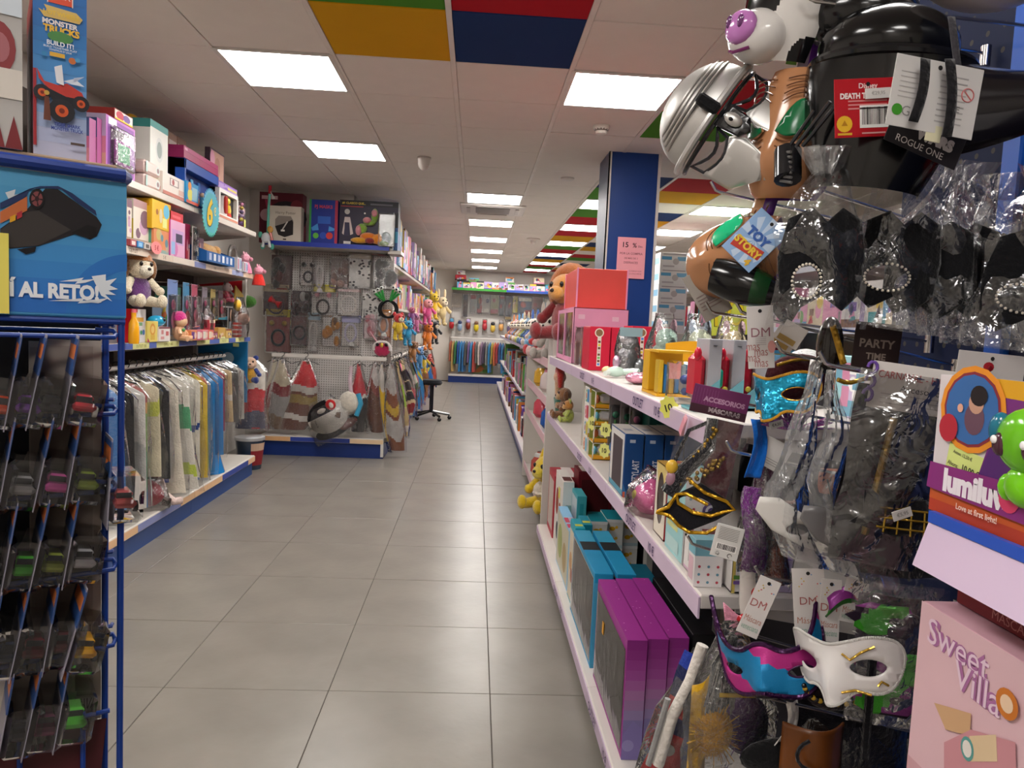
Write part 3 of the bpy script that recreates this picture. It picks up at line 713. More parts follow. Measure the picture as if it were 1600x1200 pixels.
MB_ = MB().box(-.003, -.2, 0, .003, .2, .3, '#d8d2c6'); o = MB_.obj('shelf_divider', 'paint', None, (.7, 3.3, MS), PI/2); tag(o, 'pale upright divider on the middle shelf behind the rainbow cartons', 'divider')
carton('red_print_box', 'white carton with a red printed scene high behind the yellow boxes', 'toy box', .2, .12, .33, (.68, 3.5, MS), 0, '#d9cfca', F=[('r', .1, .6, .9, .95, '#8c4a5a'), ('r', .25, .7, .7, .85, '#b3242e'), ('c', .4, .4, .2, '#9aa0b0')])
# mermaid like dolls and plush at the far end
def plush(name, lab, cat, loc, rz, body, head, ear, s=1, ears='round', muzzle=None, limb=None, nose='#2b2020', sit=True, group=None, hat=None, shirt=None):
    t = thing(name, lab, cat, loc, rz, group); limb = limb or body; muzzle = muzzle or head
    m = MB(); m.at((0, 0, 0), sc=s); m.ell((0, 0, .07), (.055, .05, .075), shirt or body); m.ell((0, -.012, .175), (.058, .052, .054), head)
    for q in (-1, 1):
        m.tube([(.045*q, -.01, .12), (.075*q, -.035, .08)], .02, limb, 10, r2=.017); m.ell((.078*q, -.04, .075), .02, limb, 10, 7)
        if sit: m.tube([(.03*q, -.02, .03), (.05*q, -.085, .022)], .026, limb, 10, r2=.02); m.ell((.052*q, -.095, .03), (.024, .018, .03), limb, 10, 7)
        else: m.tube([(.03*q, 0, .04), (.035*q, 0, -.05)], .022, limb, 10); m.ell((.036*q, -.015, -.055), (.022, .03, .018), limb, 10, 7)
    m.obj('body', 'plush', t)
    for q in (-1, 1):
        m = MB(); m.at((0, 0, 0), sc=s)
        if ears == 'round': m.ell((.048*q, 0, .22), (.024, .012, .024), ear, 10, 7)
        elif ears == 'long': m.ell((.04*q, .005, .26), (.016, .01, .05), ear, 10, 7)
        elif ears == 'floppy': m.ell((.064*q, -.005, .17), (.018, .024, .045), ear, 10, 7)
        elif ears == 'point': m.lathe([(.022, 0), (.012, .03), (.001, .05)], ear, 8, (.034*q, 0, .215))
        if ears: m.obj('ear', 'plush', t)
    m = MB(); m.at((0, 0, 0), sc=s); m.ell((0, -.058, .16), (.032, .022, .026), muzzle, 12, 8); m.obj('muzzle', 'plush', t)
    MB().at((0, 0, 0), sc=s).ell((0, -.079, .168), (.009, .006, .007), nose, 8, 6).obj('nose', 'gloss', t)
    for q in (-1, 1): MB().at((0, 0, 0), sc=s).ell((.024*q, -.058, .19), (.008, .006, .01), '#1d1616', 8, 6).obj('eye', 'gloss', t)
    if hat:
        m = MB(); m.at((0, 0, 0), sc=s); m.lathe([(.06, .205), (.056, .22), (.045, .245), (.02, .26), (.001, .264)], hat, 14); m.obj('hat', 'plush', t)
    return t
t = thing('mermaid_doll', 'red haired cloth mermaid doll hanging at the far end of the middle shelf', 'doll', (.53, 4.5, .92), R90)
m = MB(); m.ell((0, 0, .16), .04, '#d9a888'); m.tube([(0, 0, .13), (0, 0, .05), (.0, 0, -.03)], .03, '#c99a70', 10, r2=.02); m.obj('body', 'plush', t)
m = MB(); m.tube([(0, .0, .03), (-.02, 0, -.02), (-.05, 0, -.06)], .032, '#2f7f6a', 10, r2=.012); m.obj('tail', 'plush', t)
m = MB(); m.tube([(.0, .0, .21), (-.05, 0, .17), (-.055, 0, .1), (-.07, 0, .04)], .03, '#b5271c', 10, r2=.018); m.tube([(.01, .0, .21), (.05, 0, .17), (.05, 0, .1)], .028, '#b5271c', 10, r2=.016); m.obj('hair', 'plush', t)
plush('plush_dog', 'brown plush dog lying at the far end of the middle shelf', 'plush toy', (.55, 4.3, MS), R90, '#8a5a34', '#8f6038', '#6a4226', .8, 'floppy', '#c9a070')
plush('plush_toy', 'lime green plush animal with an orange face beside the brown plush dog', 'plush toy', (.55, 4.12, MS), R90, '#b9c45a', '#c9863a', '#a8b44a', .55, 'round', '#e2b070')
# hanging grey blister packs with coloured brushes
for k, (x, y) in enumerate(((.57, 2.86), (.6, 2.79), (.62, 2.72))):
    t = thing('brush_pack', f'grey blister pack with a {["pink and green", "green handled", "pink spotted"][k]} brush set hanging under the upper shelf', 'toy pack', (x, y, .89), .15*k)
    MB().box(-.03, 0, 0, .03, .003, .28, '#8f8689').obj('card', 'card', t)
    m = MB(); m.tube([(.0, -.008, .02), (-.004, -.008, .14)], .006, '#4f9a4a' if k < 2 else '#d24a7a', 8); m.ell((-.004, -.01, .16), (.014, .01, .014), '#1f7a5a' if k < 2 else '#e07aa8', 10, 7); m.ell((.012, -.01, .05), (.012, .009, .025), '#cf4a7c', 10, 7); m.ell((-.016, -.01, .03), (.01, .009, .02), '#3a74b8', 10, 7); m.obj('brush', 'plastic', t)
    MB().box(-.029, -.022, .005, .029, 0, .2, '#ffffff', b=.006).obj('blister', 'shell', t)
for k, (x, y, z) in enumerate(((.49, 2.95, 1.0), (.485, 2.62, 1.02), (.5, 2.7, .93))):
    price_flag(x, y, z, '#e3e287', '10', f'yellow star price flag on the middle shelf, {["beside the yellow boxes", "on the first blue carton", "on the grey blister packs"][k]}', 0)
t = thing('microscope_box', 'deep green carton with a black microscope picture at the middle shelf back', 'toy box', (.77, 2.66, MS), 0)
MB().box(-.13, -.06, 0, .13, .06, .3, '#0f4f45', b=.002).obj('carton', 'card', t)
m = MB(); draw(m, 'F', .26, .12, .3, [('r', .45, 0, 1, 1, '#0a1a18'), ('r', .1, .62, .3, .66, '#8fb8a8'), ('r', .12, .58, .28, .6, '#7aa898')]); m.obj('front_print', 'card', t)
m = MB().at((-.03, -.075, .24)); m.tube([(-.035, 0, .02), (.06, 0, -.03)], .026, '#15161a', 12); m.tube([(-.05, 0, .028), (-.035, 0, .02)], .03, '#2c2d33', 12); m.obj('microscope_tube', 'gloss', t)
for k in range(4):
    carton('craft_kit_box', f'tall dark blue craft kit carton with a white window side, {["first", "second", "third", "fourth"][k]} from the aisle', 'toy box', .06, .24, .205, (.518+k*.0645, 2.4, MS), 0, '#1a4a86',
           F=[('r', .25, .86, .55, .91, '#b8c4d8'), ('t', 'STYLART', .62, .42, .11, '#d5dcea', PI/2, .34), ('p', [(0, .0), (.6, 0), (.15, .1), (0, .22)], '#3a7fb8'), ('r', 0, 0, .12, .09, '#d86a4a')] if k < 3 else [],
           L=[('r', .04, .02, .96, .98, '#d9d5d2'), ('r', .2, .1, .85, .88, '#4a3f44'), ('r', .04, .02, .96, .1, '#5aa0b8')], T=[('r', 0, 0, 1, 1, '#cfc8c4'), ('r', .2, .3, .7, .5, '#9a9aa8')], group='dark blue craft kit cartons')
t = thing('teapot_bag', 'clear bag with a pink toy teapot in front of the blue cartons', 'toy', (.535, 2.1, MS), R90)
m = MB(); m.lathe([(.03, 0), (.05, .02), (.055, .045), (.045, .075), (.02, .09), (.006, .1)], '#e663a4', 16); m.tube([(.05, 0, .03), (.085, 0, .06), (.1, 0, .085)], .012, '#e663a4', 8, r2=.008); m.tube([(-.05, 0, .07), (-.085, 0, .06), (-.08, 0, .03), (-.05, 0, .025)], .008, '#e663a4', 8); m.obj('teapot', 'gloss', t)
MB().ell((0, -.045, .05), (.02, .012, .016), '#e8cf4a', 10, 7).obj('yellow_badge', 'plastic', t)
bag(t, .09, .07, .13, 'crinkle', 21)
def cars(m):
    for k in range(3):
        z = .03+.045*k; m.box(-.02, -.015, z, .022, .015, z+.016, ['#2f8f3a', '#c8281e', '#1c1c20'][k], b=.004); m.box(-.01, -.012, z+.014, .012, .012, z+.026, '#2a2a30', b=.004)
t = thing('race_car_box', 'red and yellow race toy box with an oval window and chequered side', 'toy box', (.535, 1.855, MS), R90)
W_, D_, H_ = .11, .075, .19
m = MB(); ov = [(.0+.033*math.cos(2*PI*k/24), .1+.068*math.sin(2*PI*k/24)) for k in range(24)]
m.at((0, -D_/2, 0)); m.sheet([(-W_/2, 0), (W_/2, 0), (W_/2, H_), (-W_/2, H_)], [ov], col=lambda x, y: '#d9c07a' if y > .15 else '#e6dccb'); m.at()
m.box(-W_/2, D_/2-.003, 0, W_/2, D_/2, H_, '#7a1014'); m.box(-W_/2, -D_/2, 0, W_/2, D_/2, .003, '#a01a20'); m.box(-W_/2, -D_/2, H_-.003, W_/2, D_/2, H_, '#c9a050'); m.box(-W_/2, -D_/2, 0, -W_/2+.003, D_/2, H_, '#a81820'); m.box(W_/2-.003, -D_/2, 0, W_/2, D_/2, H_, '#b01c26')
it = [('r', .42, .72, .95, .92, '#20181a'), ('r', .5, .76, .9, .89, '#e8d8c0')]
for a in range(4):
    for b in range(4): it.append(('r', .05+.225*a, .28+.075*b, .05+.225*(a+1), .28+.075*(b+1), '#f0ece8' if (a+b) % 2 else '#16151a'))
it += [('r', .1, .05, .8, .2, '#c8323a')]
draw(m, 'R', W_, D_, H_, it); draw(m, 'T', W_, D_, H_, [('c', .2, .6, .2, '#c0303a'), ('r', .45, .2, .9, .8, '#d8b860')]); m.obj('carton', 'card', t, smooth=False)
MB().sheet(ov, col='#ffffff', f=lambda x, y: (x, -D_/2+.001, y)).obj('window', 'shell', t); m = MB(); cars(m); m.obj('toy_car', 'gloss', t)
dots = [('r', 0, 0, 1, 1, '#e6e2e2')]+[('c', .12+.2*(q % 2)*.5+.02, .06+.115*q, .04, '#b03a4a' if q % 2 else '#7a9aa8') for q in range(8)]+[('r', .45, .12, 1, .95, '#d8d2d6'), ('c', .72, .62, .25, '#4a2f78'), ('c', .72, .62, .17, '#d8d2e0'), ('c', .72, .62, .1, '#4a2f78'), ('r', .45, .05, 1, .3, '#b07a3a'), ('r', .5, .33, .95, .42, '#8a3a4a')]
carton('dotted_tall_box', 'tall aqua and dotted white toy carton beside the race toy box', 'toy box', .15, .085, .205, (.535, 1.77-.075, MS), R90, '#9fd0d4', F=[('r', .1, .3, .7, .6, '#d8d88a'), ('r', .12, .7, .45, .9, '#d89ab0'), ('r', .2, .36, .6, .52, '#8fc0b0'), ('r', .1, .05, .8, .2, '#b8d8d8')], R=dots, T=[('r', .3, .3, .7, .7, '#d0d8d8')])
def cut(m): m.ell((0, 0, .03), (.03, .02, .025), '#3f5f56', 10, 7); m.box(-.04, -.01, .005, .0, .02, .05, '#2f6a5a', b=.006)
window_box('cutout_toy_box', 'low white box with a cut out side showing a green toy', 'toy box', .12, .07, .075, (.53, 1.555, MS), R90, '#e4e0de', (.3, .3, .85, .92), cut, inner='#a8c4c0', F=[('r', .02, .02, .98, .1, '#d8b0c8')])
window_box('aqua_toy_box', 'aqua topped toy box with a brown picture behind the dotted box', 'toy box', .1, .08, .1, (.6, 1.53, MS), R90, '#7fb6c6', (.1, .1, .9, .6), None, inner='#7a5238')
dd = [('r', 0, .66, 1, 1, '#7fb8c8'), ('r', 0, 0, 1, .66, '#e8e4e4')]+[('c', .16+.33*(q % 3), .1+.17*(q//3), .05, ['#c04a5a', '#6a9ab0'][q % 2]) for q in range(9)]
carton('dotted_small_box', 'small white box with red and blue dots and an aqua top edge', 'toy box', .06, .045, .1, (.508, 1.5, MS), 0, '#e6e0e0', F=dd, L=[('r', 0, .66, 1, 1, '#7fb8c8'), ('r', .1, .1, .8, .6, '#dcb8c4')], T=[('r', 0, 0, 1, 1, '#8fc0cc')])
window_box('baby_doll_box', 'baby toy box with a blue interior and a pale printed lower front', 'toy box', .055, .06, .105, (.575, 1.475, MS), 0, '#e0dcda', (.12, .42, .85, .95), lambda m: (m.ell((-.005, 0, .075), (.01, .01, .016), '#e07a8a', 8, 6), m.ell((.008, .0, .06), (.012, .01, .02), '#2f3f86', 8, 6)), inner='#2a3f7a',
           F=[('r', .0, .0, .12, .95, '#e8d070'), ('r', .05, .28, .6, .36, '#6aa04a'), ('r', .05, .18, .5, .25, '#8a6ab8'), ('c', .75, .2, .2, '#e8e0d8'), ('c', .75, .2, .14, '#c08a70')])
carton('lilac_toy_box', 'lilac end carton at the middle shelf corner under the black mask bag', 'toy box', .06, .05, .09, (.65, 1.48, MS), 0, '#b9a8c4', F=art(random.Random(9), ['#8a6ab0', '#e0d8e4', '#c05a8a']))

# ---------------------------------------------------------- bottom deck
grad = ['#8f2a86', '#93318a', '#9a3c92', '#a04a9a', '#a35c9e', '#a06c9f', '#94709c', '#8a78a4', '#7a6ea0', '#7a68a2', '#86609f', '#8d5a9c']
for k in range(3):
    y0 = 2.06+.012*k
    it = [('r', 0, 1-(q+1)/12, 1, 1-q/12, grad[q]) for q in range(12)]+[('p', [(0, .2), (.5, .33), (1, .26), (1, .0), (0, 0)], '#7d70a8'), ('c', .3, .12, .3, '#8f86b8')]
    t = thing('doll_gift_box', f'large magenta to lilac doll box standing on the bottom deck, {["first", "second", "third"][k]} from the aisle', 'toy box', (.512+k*.0655, y0+.26, BS), 0, 'large magenta doll boxes')
    m = MB(); m.box(-.03, -.26, 0, .03, .26, .365, '#9a2a8a', b=.0015); draw(m, 'F', .06, .52, .365, it); draw(m, 'T', .06, .52, .365, [('r', 0, 0, 1, 1, '#a03090')]+[('c', random.Random(k*9+q).random(), random.Random(k*7+q).random(), .04, '#d8a0cc') for q in range(6)])
    draw(m, 'L', .06, .52, .365, [('r', .03, .05, .97, .9, '#cdbcae'), ('r', .1, .08, .4, .8, '#d8cabc'), ('r', .5, .1, .9, .8, '#c4b0a4'), ('c', .3, .6, .12, '#a88a70'), ('c', .7, .58, .12, '#b89a84')]); m.obj('carton', 'card', t, smooth=False)
    MB().box(-.0325, -.245, .02, -.0315, .245, .33, '#ffffff').obj('side_window', 'film', t)
t = thing('orange_tag', 'small orange tag on the first magenta doll box', 'price tag', (.478, 2.42, .36), R90); MB().box(-.012, -.001, -.02, .012, .0005, .02, '#e0a040').obj('tag', 'paper', t)
carton('black_gift_box', 'glossy black carton behind the magenta doll boxes', 'toy box', .07, .5, .375, (.72, 2.34, BS), 0, '#0d0c10', F=[('c', .3, .9, .04, '#3a3840'), ('c', .6, .7, .03, '#34323a')], m='card')
for k in range(2):
    t = thing('cyan_doll_box', f'cyan doll box with a dark band across its top, {["aisle side one", "second one"][k]}', 'toy box', (.515+.085*k, 2.93, BS), 0, 'cyan doll boxes')
    m = MB(); m.box(-.036, -.29, 0, .036, .29, .365, '#2193c4', b=.0015); draw(m, 'T', .072, .58, .365, [('r', 0, .5, 1, .7, '#26282c'), ('r', 0, .7, 1, 1, '#3a9fc4')]); draw(m, 'F', .072, .58, .365, [('r', 0, .0, 1, .9, '#4aa6cc'), ('r', .2, .1, .8, .5, '#9acbe0')])
    draw(m, 'L', .072, .58, .365, [('r', .03, .04, .97, .94, '#c8bcb2'), ('r', .1, .1, .3, .85, '#a08a84'), ('r', .4, .1, .6, .85, '#8fa0a8'), ('r', .7, .1, .9, .85, '#b08a7a')]); m.obj('carton', 'card', t, smooth=False)
    MB().box(-.0385, -.27, .02, -.0375, .27, .34, '#ffffff').obj('side_window', 'film', t)
for k, (x, y, h, c) in enumerate(((.51, 3.32, .37, '#1fa0b4'), (.56, 3.42, .36, '#188ea6'))):
    carton('teal_toy_box', f'teal edged picture box with a yellow price star, {["at the deck edge", "set back from the edge"][k]}', 'toy box', .045, .17, h, (x, y, BS), 0, c, L=[('r', .04, .03, .96, .9, '#d9cdb8'), ('c', .4, .5, .25, '#c89a6a'), ('c', .65, .35, .2, '#b06a5a')], T=[('r', .1, .2, .9, .4, '#d8d44a')], F=[('r', .1, .05, .9, .9, '#157a90')])
for k in range(3):
    duck = lambda b: [('c', .35, b, .13, '#d9a520', 1.4), ('c', .6, b+.05, .09, '#e0b030')]
    for lev in range(2):
        carton('duck_toy_box', f'white and teal carton with yellow duck prints, {["first", "second", "third"][k]} from the aisle, {"lower" if lev == 0 else "upper"} one', 'toy box', .088, .2, .15, (.665+.092*k, 3.72+.05*k, BS+.151*lev), 0, '#d8d6d0',
               F=[('r', 0, .0, 1, .1, '#d88a4a' if lev == 0 else '#b8ccd0')]+duck(.3)+duck(.68)+[('r', 0, .9, 1, 1, '#e8e8e6')], L=[('r', .05, .05, .95, .95, '#c9b89a'), ('c', .5, .5, .3, '#a8806a')], T=[('r', 0, 0, 1, 1, '#0f7d8c')], group='duck print cartons on the bottom deck')
carton('teal_flat_box', 'flat dark teal carton lying before the duck print boxes', 'toy box', .26, .26, .11, (.77, 3.42, BS), 0, '#0e5f76', F=[('r', .25, .1, .55, .8, '#d8d6d0'), ('c', .4, .45, .3, '#d9a520', 1.2), ('r', .65, .1, .95, .8, '#d8d6d0'), ('c', .8, .45, .3, '#d9a520', 1.2)])
carton('light_blue_box', 'light blue topped flat picture box with magenta stripes leaning on the deck edge', 'toy box', .05, .48, .3, (.515, 3.68, BS), 0, '#9cc8e6', T=[('r', 0, .55, 1, 1, '#8fc4ea'), ('r', 0, .3, .45, .5, '#c8204a'), ('r', 0, .1, .45, .25, '#d0305a'), ('r', .5, .05, 1, .5, '#d8a8c0')], L=[('r', .03, .04, .97, .96, '#cfc8b0'), ('c', .3, .5, .3, '#a8b06a'), ('c', .7, .4, .25, '#b8a070')])
carton('fruit_toy_box', 'white box with large red fruit pictures and a yellow tag', 'toy box', .06, .36, .43, (.545, 4.12, BS), 0, '#e3dcd6', L=[('c', .3, .62, .22, '#9a3a2c', .8), ('c', .68, .5, .2, '#a8402e', .8), ('c', .45, .25, .14, '#4a4a50'), ('r', .45, .7, .65, .85, '#e2d95a')], T=[('r', .1, .1, .9, .4, '#5a1a1e')], F=[('r', 0, 0, 1, 1, '#cfd6d4'), ('r', .3, .2, .8, .7, '#8ab0b0')])
carton('aqua_toy_box', 'aqua sided clear fronted carton behind the light blue box', 'toy box', .05, .2, .4, (.59, 3.84, BS), 0, '#3fa3ae', L=[('r', .05, .03, .95, .95, '#bcc4c6'), ('r', .2, .2, .8, .8, '#a8b0b8')], F=[('r', .3, .1, .7, .9, '#1f8f9c')])
carton('wine_toy_box', 'dark wine red carton with a bright picture at the far end of the deck', 'toy box', .2, .2, .46, (.72, 4.2, BS), 0, '#6a1420', F=[('r', .1, .5, .9, .9, '#4a0e14'), ('c', .5, .3, .25, '#c07050')], T=[('r', .1, .1, .9, .9, '#d8c8c0')])
carton('crimson_flat_box', 'crimson and white flat carton at the very end of the deck', 'toy box', .22, .3, .38, (.62, 4.48, BS), 0, '#b03040', T=[('r', .3, 0, .6, 1, '#e0d4d0'), ('r', .7, .2, .9, .8, '#7a1a24')], L=[('r', .1, .1, .9, .9, '#cfc0b8')])
# ------------------------------------------------------------------ costume wall, shelves above the rail (front x = -1.87)
ORD = ['first', 'second', 'third', 'fourth', 'fifth', 'sixth', 'seventh', 'eighth', 'ninth', 'tenth', 'eleventh', 'twelfth', 'thirteenth', 'fourteenth', 'fifteenth', 'sixteenth', 'seventeenth', 'eighteenth', 'nineteenth', 'twentieth']
def lbox(px0, px1, pyt, z, X, dep):
    a, b = yat(px0, X, z), yat(px1, X, z); h = at((px0+px1)/2, pyt, X=X).z-z
    return dict(w=abs(b-a)-.004, d=dep, h=h, loc=(X-dep/2, (a+b)/2, z), rz=L90)
T1, T2, T3 = 2.076, 1.719, 1.191
def LC(name, lab, cat, px0, px1, pyt, z, X, dep, col, hmax=.6, **k):
    q = lbox(px0, px1, pyt, z, X, dep); q['h'] = min(q['h'], hmax); rz = q.pop('rz')
    return carton(name, lab, cat, q['w'], q['d'], q['h'], q['loc'], rz, col, **k)
def rnd(i, *pal): return art(random.Random(i), pal)
# top shelf
for k, (a, b) in enumerate(((139, 150), (151, 163))):
    LC('tablet_toy_box', f'slim pink to blue toy box at the near end of the top shelf, {ORD[k]} one', 'toy box', a, b, 186, T1, -1.92, .26, '#4a5a8c', L=[('r', 0, 0, 1, .35, '#d88a9a'), ('r', 0, .35, 1, .6, '#c86a94'), ('r', .1, .6, .9, .95, '#3a4670')], F=[('r', 0, 0, 1, 1, '#a8588c')])
q = lbox(165, 211, 190, T1, -1.9, .12)
t = thing('tablet_toy_box', 'purple toy box with a see-through front showing a green screen tablet', 'toy box', q['loc'], L90); w_, d_, h_ = q['w'], q['d'], q['h']
c = MB(); c.box(-w_/2, -d_/2, 0, w_/2, d_/2, h_, '#b978bd', b=.002)
draw(c, 'F', w_, d_, h_, [('r', .05, .05, .95, .95, '#8f5aa4'), ('r', .08, .85, .35, .98, '#e8e0ec'), ('r', .78, .6, .97, .85, '#d2a0cc'), ('c', .88, .2, .08, '#3a3040'), ('r', .06, .02, .6, .12, '#d8c0dc')]); draw(c, 'L', w_, d_, h_, [('r', 0, 0, 1, 1, '#e0b49a'), ('r', 0, .3, 1, .6, '#dd94a8'), ('r', 0, .6, 1, 1, '#c8b8d8')]); c.obj('carton', 'card', t, smooth=False)
m = MB(); m.box(-w_*.3, -d_/2-.02, h_*.16, w_*.22, -d_/2-.002, h_*.62, '#9a3f94', b=.008); m.obj('tablet', 'gloss', t)
MB().box(-w_*.24, -d_/2-.024, h_*.22, w_*.16, -d_/2-.019, h_*.56, '#5cb583', b=.003).obj('screen', 'gloss', t)
MB().box(-w_*.4, -d_/2-.03, h_*.1, w_*.34, -d_/2-.001, h_*.84, '#ffffff', b=.01).obj('window', 'crinkle', t)
LC('game_flat_box', 'flat red and yellow game box lying on the purple tablet box', 'game box', 172, 222, 172, q['loc'].z if hasattr(q['loc'], 'z') else T1+h_, -1.9, .16, '#a33a34', hmax=.055, F=[('r', .02, .08, .98, .92, '#e9e2da'), ('c', .3, .5, .4, '#c04a5a', 2), ('c', .65, .5, .35, '#7a5a9a', 2), ('r', .02, .05, .98, .2, '#e2c84a')]) if False else carton('game_flat_box', 'flat red and yellow game box lying on the purple tablet box', 'game box', .2, .16, .055, (-1.98, q['loc'][1]+.03, T1+h_), L90, '#a33a34', F=[('r', .02, .08, .98, .92, '#e9e2da'), ('c', .3, .5, .4, '#c04a5a', 2), ('c', .65, .5, .35, '#7a5a9a', 2), ('r', .02, .05, .98, .2, '#e2c84a')])
for k, (a, b, X) in enumerate(((196, 213, -2.2), (216, 240, -2.14))):
    t = thing('bottle_box', f'dark blue box with a yellow rounded top on the top shelf, {["behind the game box", "by the teal box"][k]}', 'toy box', (X, (yat(a, X, T1)+yat(b, X, T1))/2, T1), L90)
    MB().box(-.09, -.06, 0, .09, .06, .36, '#dfe0dc', b=.002).obj('lower_carton', 'card', t); MB().box(-.09, -.06, .36, .09, .06, .47, '#1d4a72', b=.002).obj('upper_carton', 'card', t)
    m = MB(); m.ell((0, 0, .475), (.06, .045, .04), '#d9a32a'); m.obj('yellow_cap', 'plastic', t)
LC('teal_top_box', 'white box with a teal top edge and small coloured icons', 'toy box', 234, 262, 193, T1, -1.92, .2, '#dddcd4', F=[('r', 0, .9, 1, 1, '#4f9a94'), ('c', .5, .62, .3, '#cfd0cc', .7), ('c', .5, .62, .2, '#8f9a94', .7), ('r', .1, .05, .9, .3, '#b8c890')], L=[('r', 0, .88, 1, 1, '#3f8a86'), ('r', .1, .66, .4, .72, '#5a4a94'), ('r', .1, .56, .4, .62, '#e0a030'), ('r', .1, .48, .4, .54, '#6a4a24'), ('r', .1, .08, .9, .22, '#7ab0c0')])
for k in range(2):
    t = thing('nappy_pack', f'pale pink soft pack of toy nappies before the teal topped box, {["lower", "upper"][k]} of the two', 'toy pack', (-1.945, yat(234, -1.92, T1), T1+.078*k), L90)
    m = MB(); m.box(-.1, -.045, 0, .1, .045, .074, '#dcc4bc', b=.014); draw(m, 'F', .2, .09, .074, [('c', .8, .5, .35, '#c9d2cc'), ('c', .8, .5, .2, '#8a6a6a'), ('r', .02, .1, .12, .9, '#a8ccc4')]); m.obj('pack', 'plastic', t)
LC('sketch_toy_box', 'small white box with red line drawings on the top shelf edge', 'toy box', 254, 289, 275, T1, -1.89, .14, '#e2d8ce', F=[('r', .3, .5, .7, .85, '#8a7a7a'), ('r', .34, .54, .66, .82, '#e8ded6'), ('c', .45, .68, .14, '#b05a5a'), ('r', .0, .0, 1, .16, '#c47a6a'), ('r', .7, .2, .95, .45, '#d8b0a0')], L=[('c', .4, .5, .25, '#b0524a'), ('r', .2, .1, .9, .3, '#c86a5a')])
for k, (a, b, X, c) in enumerate(((262, 276, -2.03, '#7c5138'), (276, 290, -2.05, '#6f4630'))):
    LC('picture_frame_box', f'brown edged box with a reddish picture behind the white sketch box, {ORD[k]} one', 'toy box', a, b, 208+k*8, T1, X, .1, c, F=[('r', .08, .05, .92, .9, '#a89488'), ('c', .4, .35, .25, '#b0483a', .5), ('r', .3, .1, .6, .4, '#d8c8b8')], L=[('r', .1, .05, .9, .95, '#8c6a50')])
q = lbox(288, 341, 262, T1, -1.9, .24)
t = thing('figure_display_box', 'large blue toy box with an open front of small figures', 'toy box', q['loc'], L90); w_, d_, h_ = q['w'], q['d'], .28
c = MB(); c.box(-w_/2, -d_/2+.06, 0, w_/2, d_/2, h_, '#163a86'); c.box(-w_/2, -d_/2, h_*.78, w_/2, d_/2, h_, '#2450a8', b=.002); c.box(-w_/2, -d_/2, 0, w_/2, d_/2, .02, '#1c4696'); c.box(-w_/2, -d_/2, 0, -w_/2+.02, d_/2, h_, '#2450a8'); c.box(w_/2-.01, -d_/2, 0, w_/2, d_/2, h_, '#2450a8'); c.obj('carton', 'card', t, smooth=False)
for k in range(5):
    m = MB(); m.at((-w_*.36+w_*.17*k, -d_/2+.035, .022)); cc = ['#a8a0b0', '#3f9ac8', '#e0a05a', '#5ab0d0', '#b85a4a'][k]; m.lathe([(.018, 0), (.02, .03), (.012, .06), (.014, .075)], cc, 10); m.ell((0, 0, .09), .018, '#d8b494' if k % 2 else '#8a7a90', 10, 7); m.obj('toy_figure', 'plastic', t)
    if k < 3:
        m = MB(); m.at((-w_*.3+w_*.2*k, -d_/2+.05, .13)); m.box(-.018, -.006, 0, .018, .006, .06, ['#c4b8c0', '#5fb0d8', '#2f6ab0'][k], b=.004); m.obj('toy_pack', 'plastic', t)
LC('cyan_figure_box', 'small cyan window box with a yellow disc in front of the blue figure box', 'toy box', 291, 310, 286, T1, -1.875, .05, '#2a8ec4', F=[('c', .3, .4, .3, '#d9d25a'), ('r', .45, .2, .9, .8, '#8fb8c8'), ('r', 0, 0, 1, .14, '#c8503a'), ('c', .25, .8, .2, '#e08a2a')])
for k in range(2):
    LC('magenta_case_box', f'wide magenta carton stacked on the blue figure box, {["lower", "upper"][k]} one', 'toy box', 287, 341, 250, T1+.282+.075*k, -1.9, .26, '#b3316f' if k else '#a82a63', hmax=.072, F=[('r', .03, .3, .1, .8, '#d88ab0')] if k else [], L=[('r', 0, 0, 1, 1, '#8f2458')])
q = lbox(342, 372, 285, T1, -1.89, .12)
t = thing('gift_figure_box', 'white framed gift box with gold and white figures on a black ground', 'toy box', q['loc'], L90); w_, d_, h_ = q['w'], q['d'], .21
c = MB(); c.box(-w_/2, -d_/2+.03, 0, w_/2, d_/2, h_, '#1d1a1c')
for a in ((-w_/2, 0, w_/2, .03), (-w_/2, h_-.028, w_/2, h_), (-w_/2, .03, -w_/2+.03, h_-.028), (w_/2-.03, .03, w_/2, h_-.028)): c.box(a[0], -d_/2, a[1], a[2], d_/2, a[3], '#e2ded8', b=.001)
draw(c, 'F', w_, d_, h_, [('r', .02, .01, .98, .09, '#d08a72')]); c.obj('carton', 'card', t, smooth=False)
m = MB(); m.lathe([(.045, .03), (.04, .08), (.04, .15), (.044, .17)], '#d9d0cc', 12, (-.06, -.02, 0)); m.box(-.085, -.065, .04, -.035, -.02, .17, '#b8382e', b=.004); m.obj('white_figure', 'plastic', t)
m = MB(); m.lathe([(.03, .04), (.036, .08), (.03, .12)], '#d9b83a', 12, (.06, -.02, 0)); m.ell((.06, -.02, .15), .03, '#e8d24a'); m.lathe([(.035, .03), (.03, .06)], '#c8443a', 12, (.06, -.025, 0)); m.obj('gold_figure', 'gloss', t)
carton('lilac_flat_box', 'flat lilac carton lying on the white framed gift box', 'toy box', q['w'], .14, .05, (-1.97, q['loc'][1], T1+.212), L90, '#b79ad0', F=rnd(3, '#d8c86a', '#8f6ab8', '#e0d0ec'))
t = carton('doll_picture_box', 'pale pink picture box with a dark frame leaning over the lilac carton', 'toy box', .3, .04, .24, (-2.0, q['loc'][1]-.0, T1+.264), L90, '#5a4a58', F=[('r', .05, .05, .95, .95, '#caa08e'), ('c', .15, .7, .25, '#dca0b8', .8), ('c', .5, .5, .3, '#b88a78', .8)])
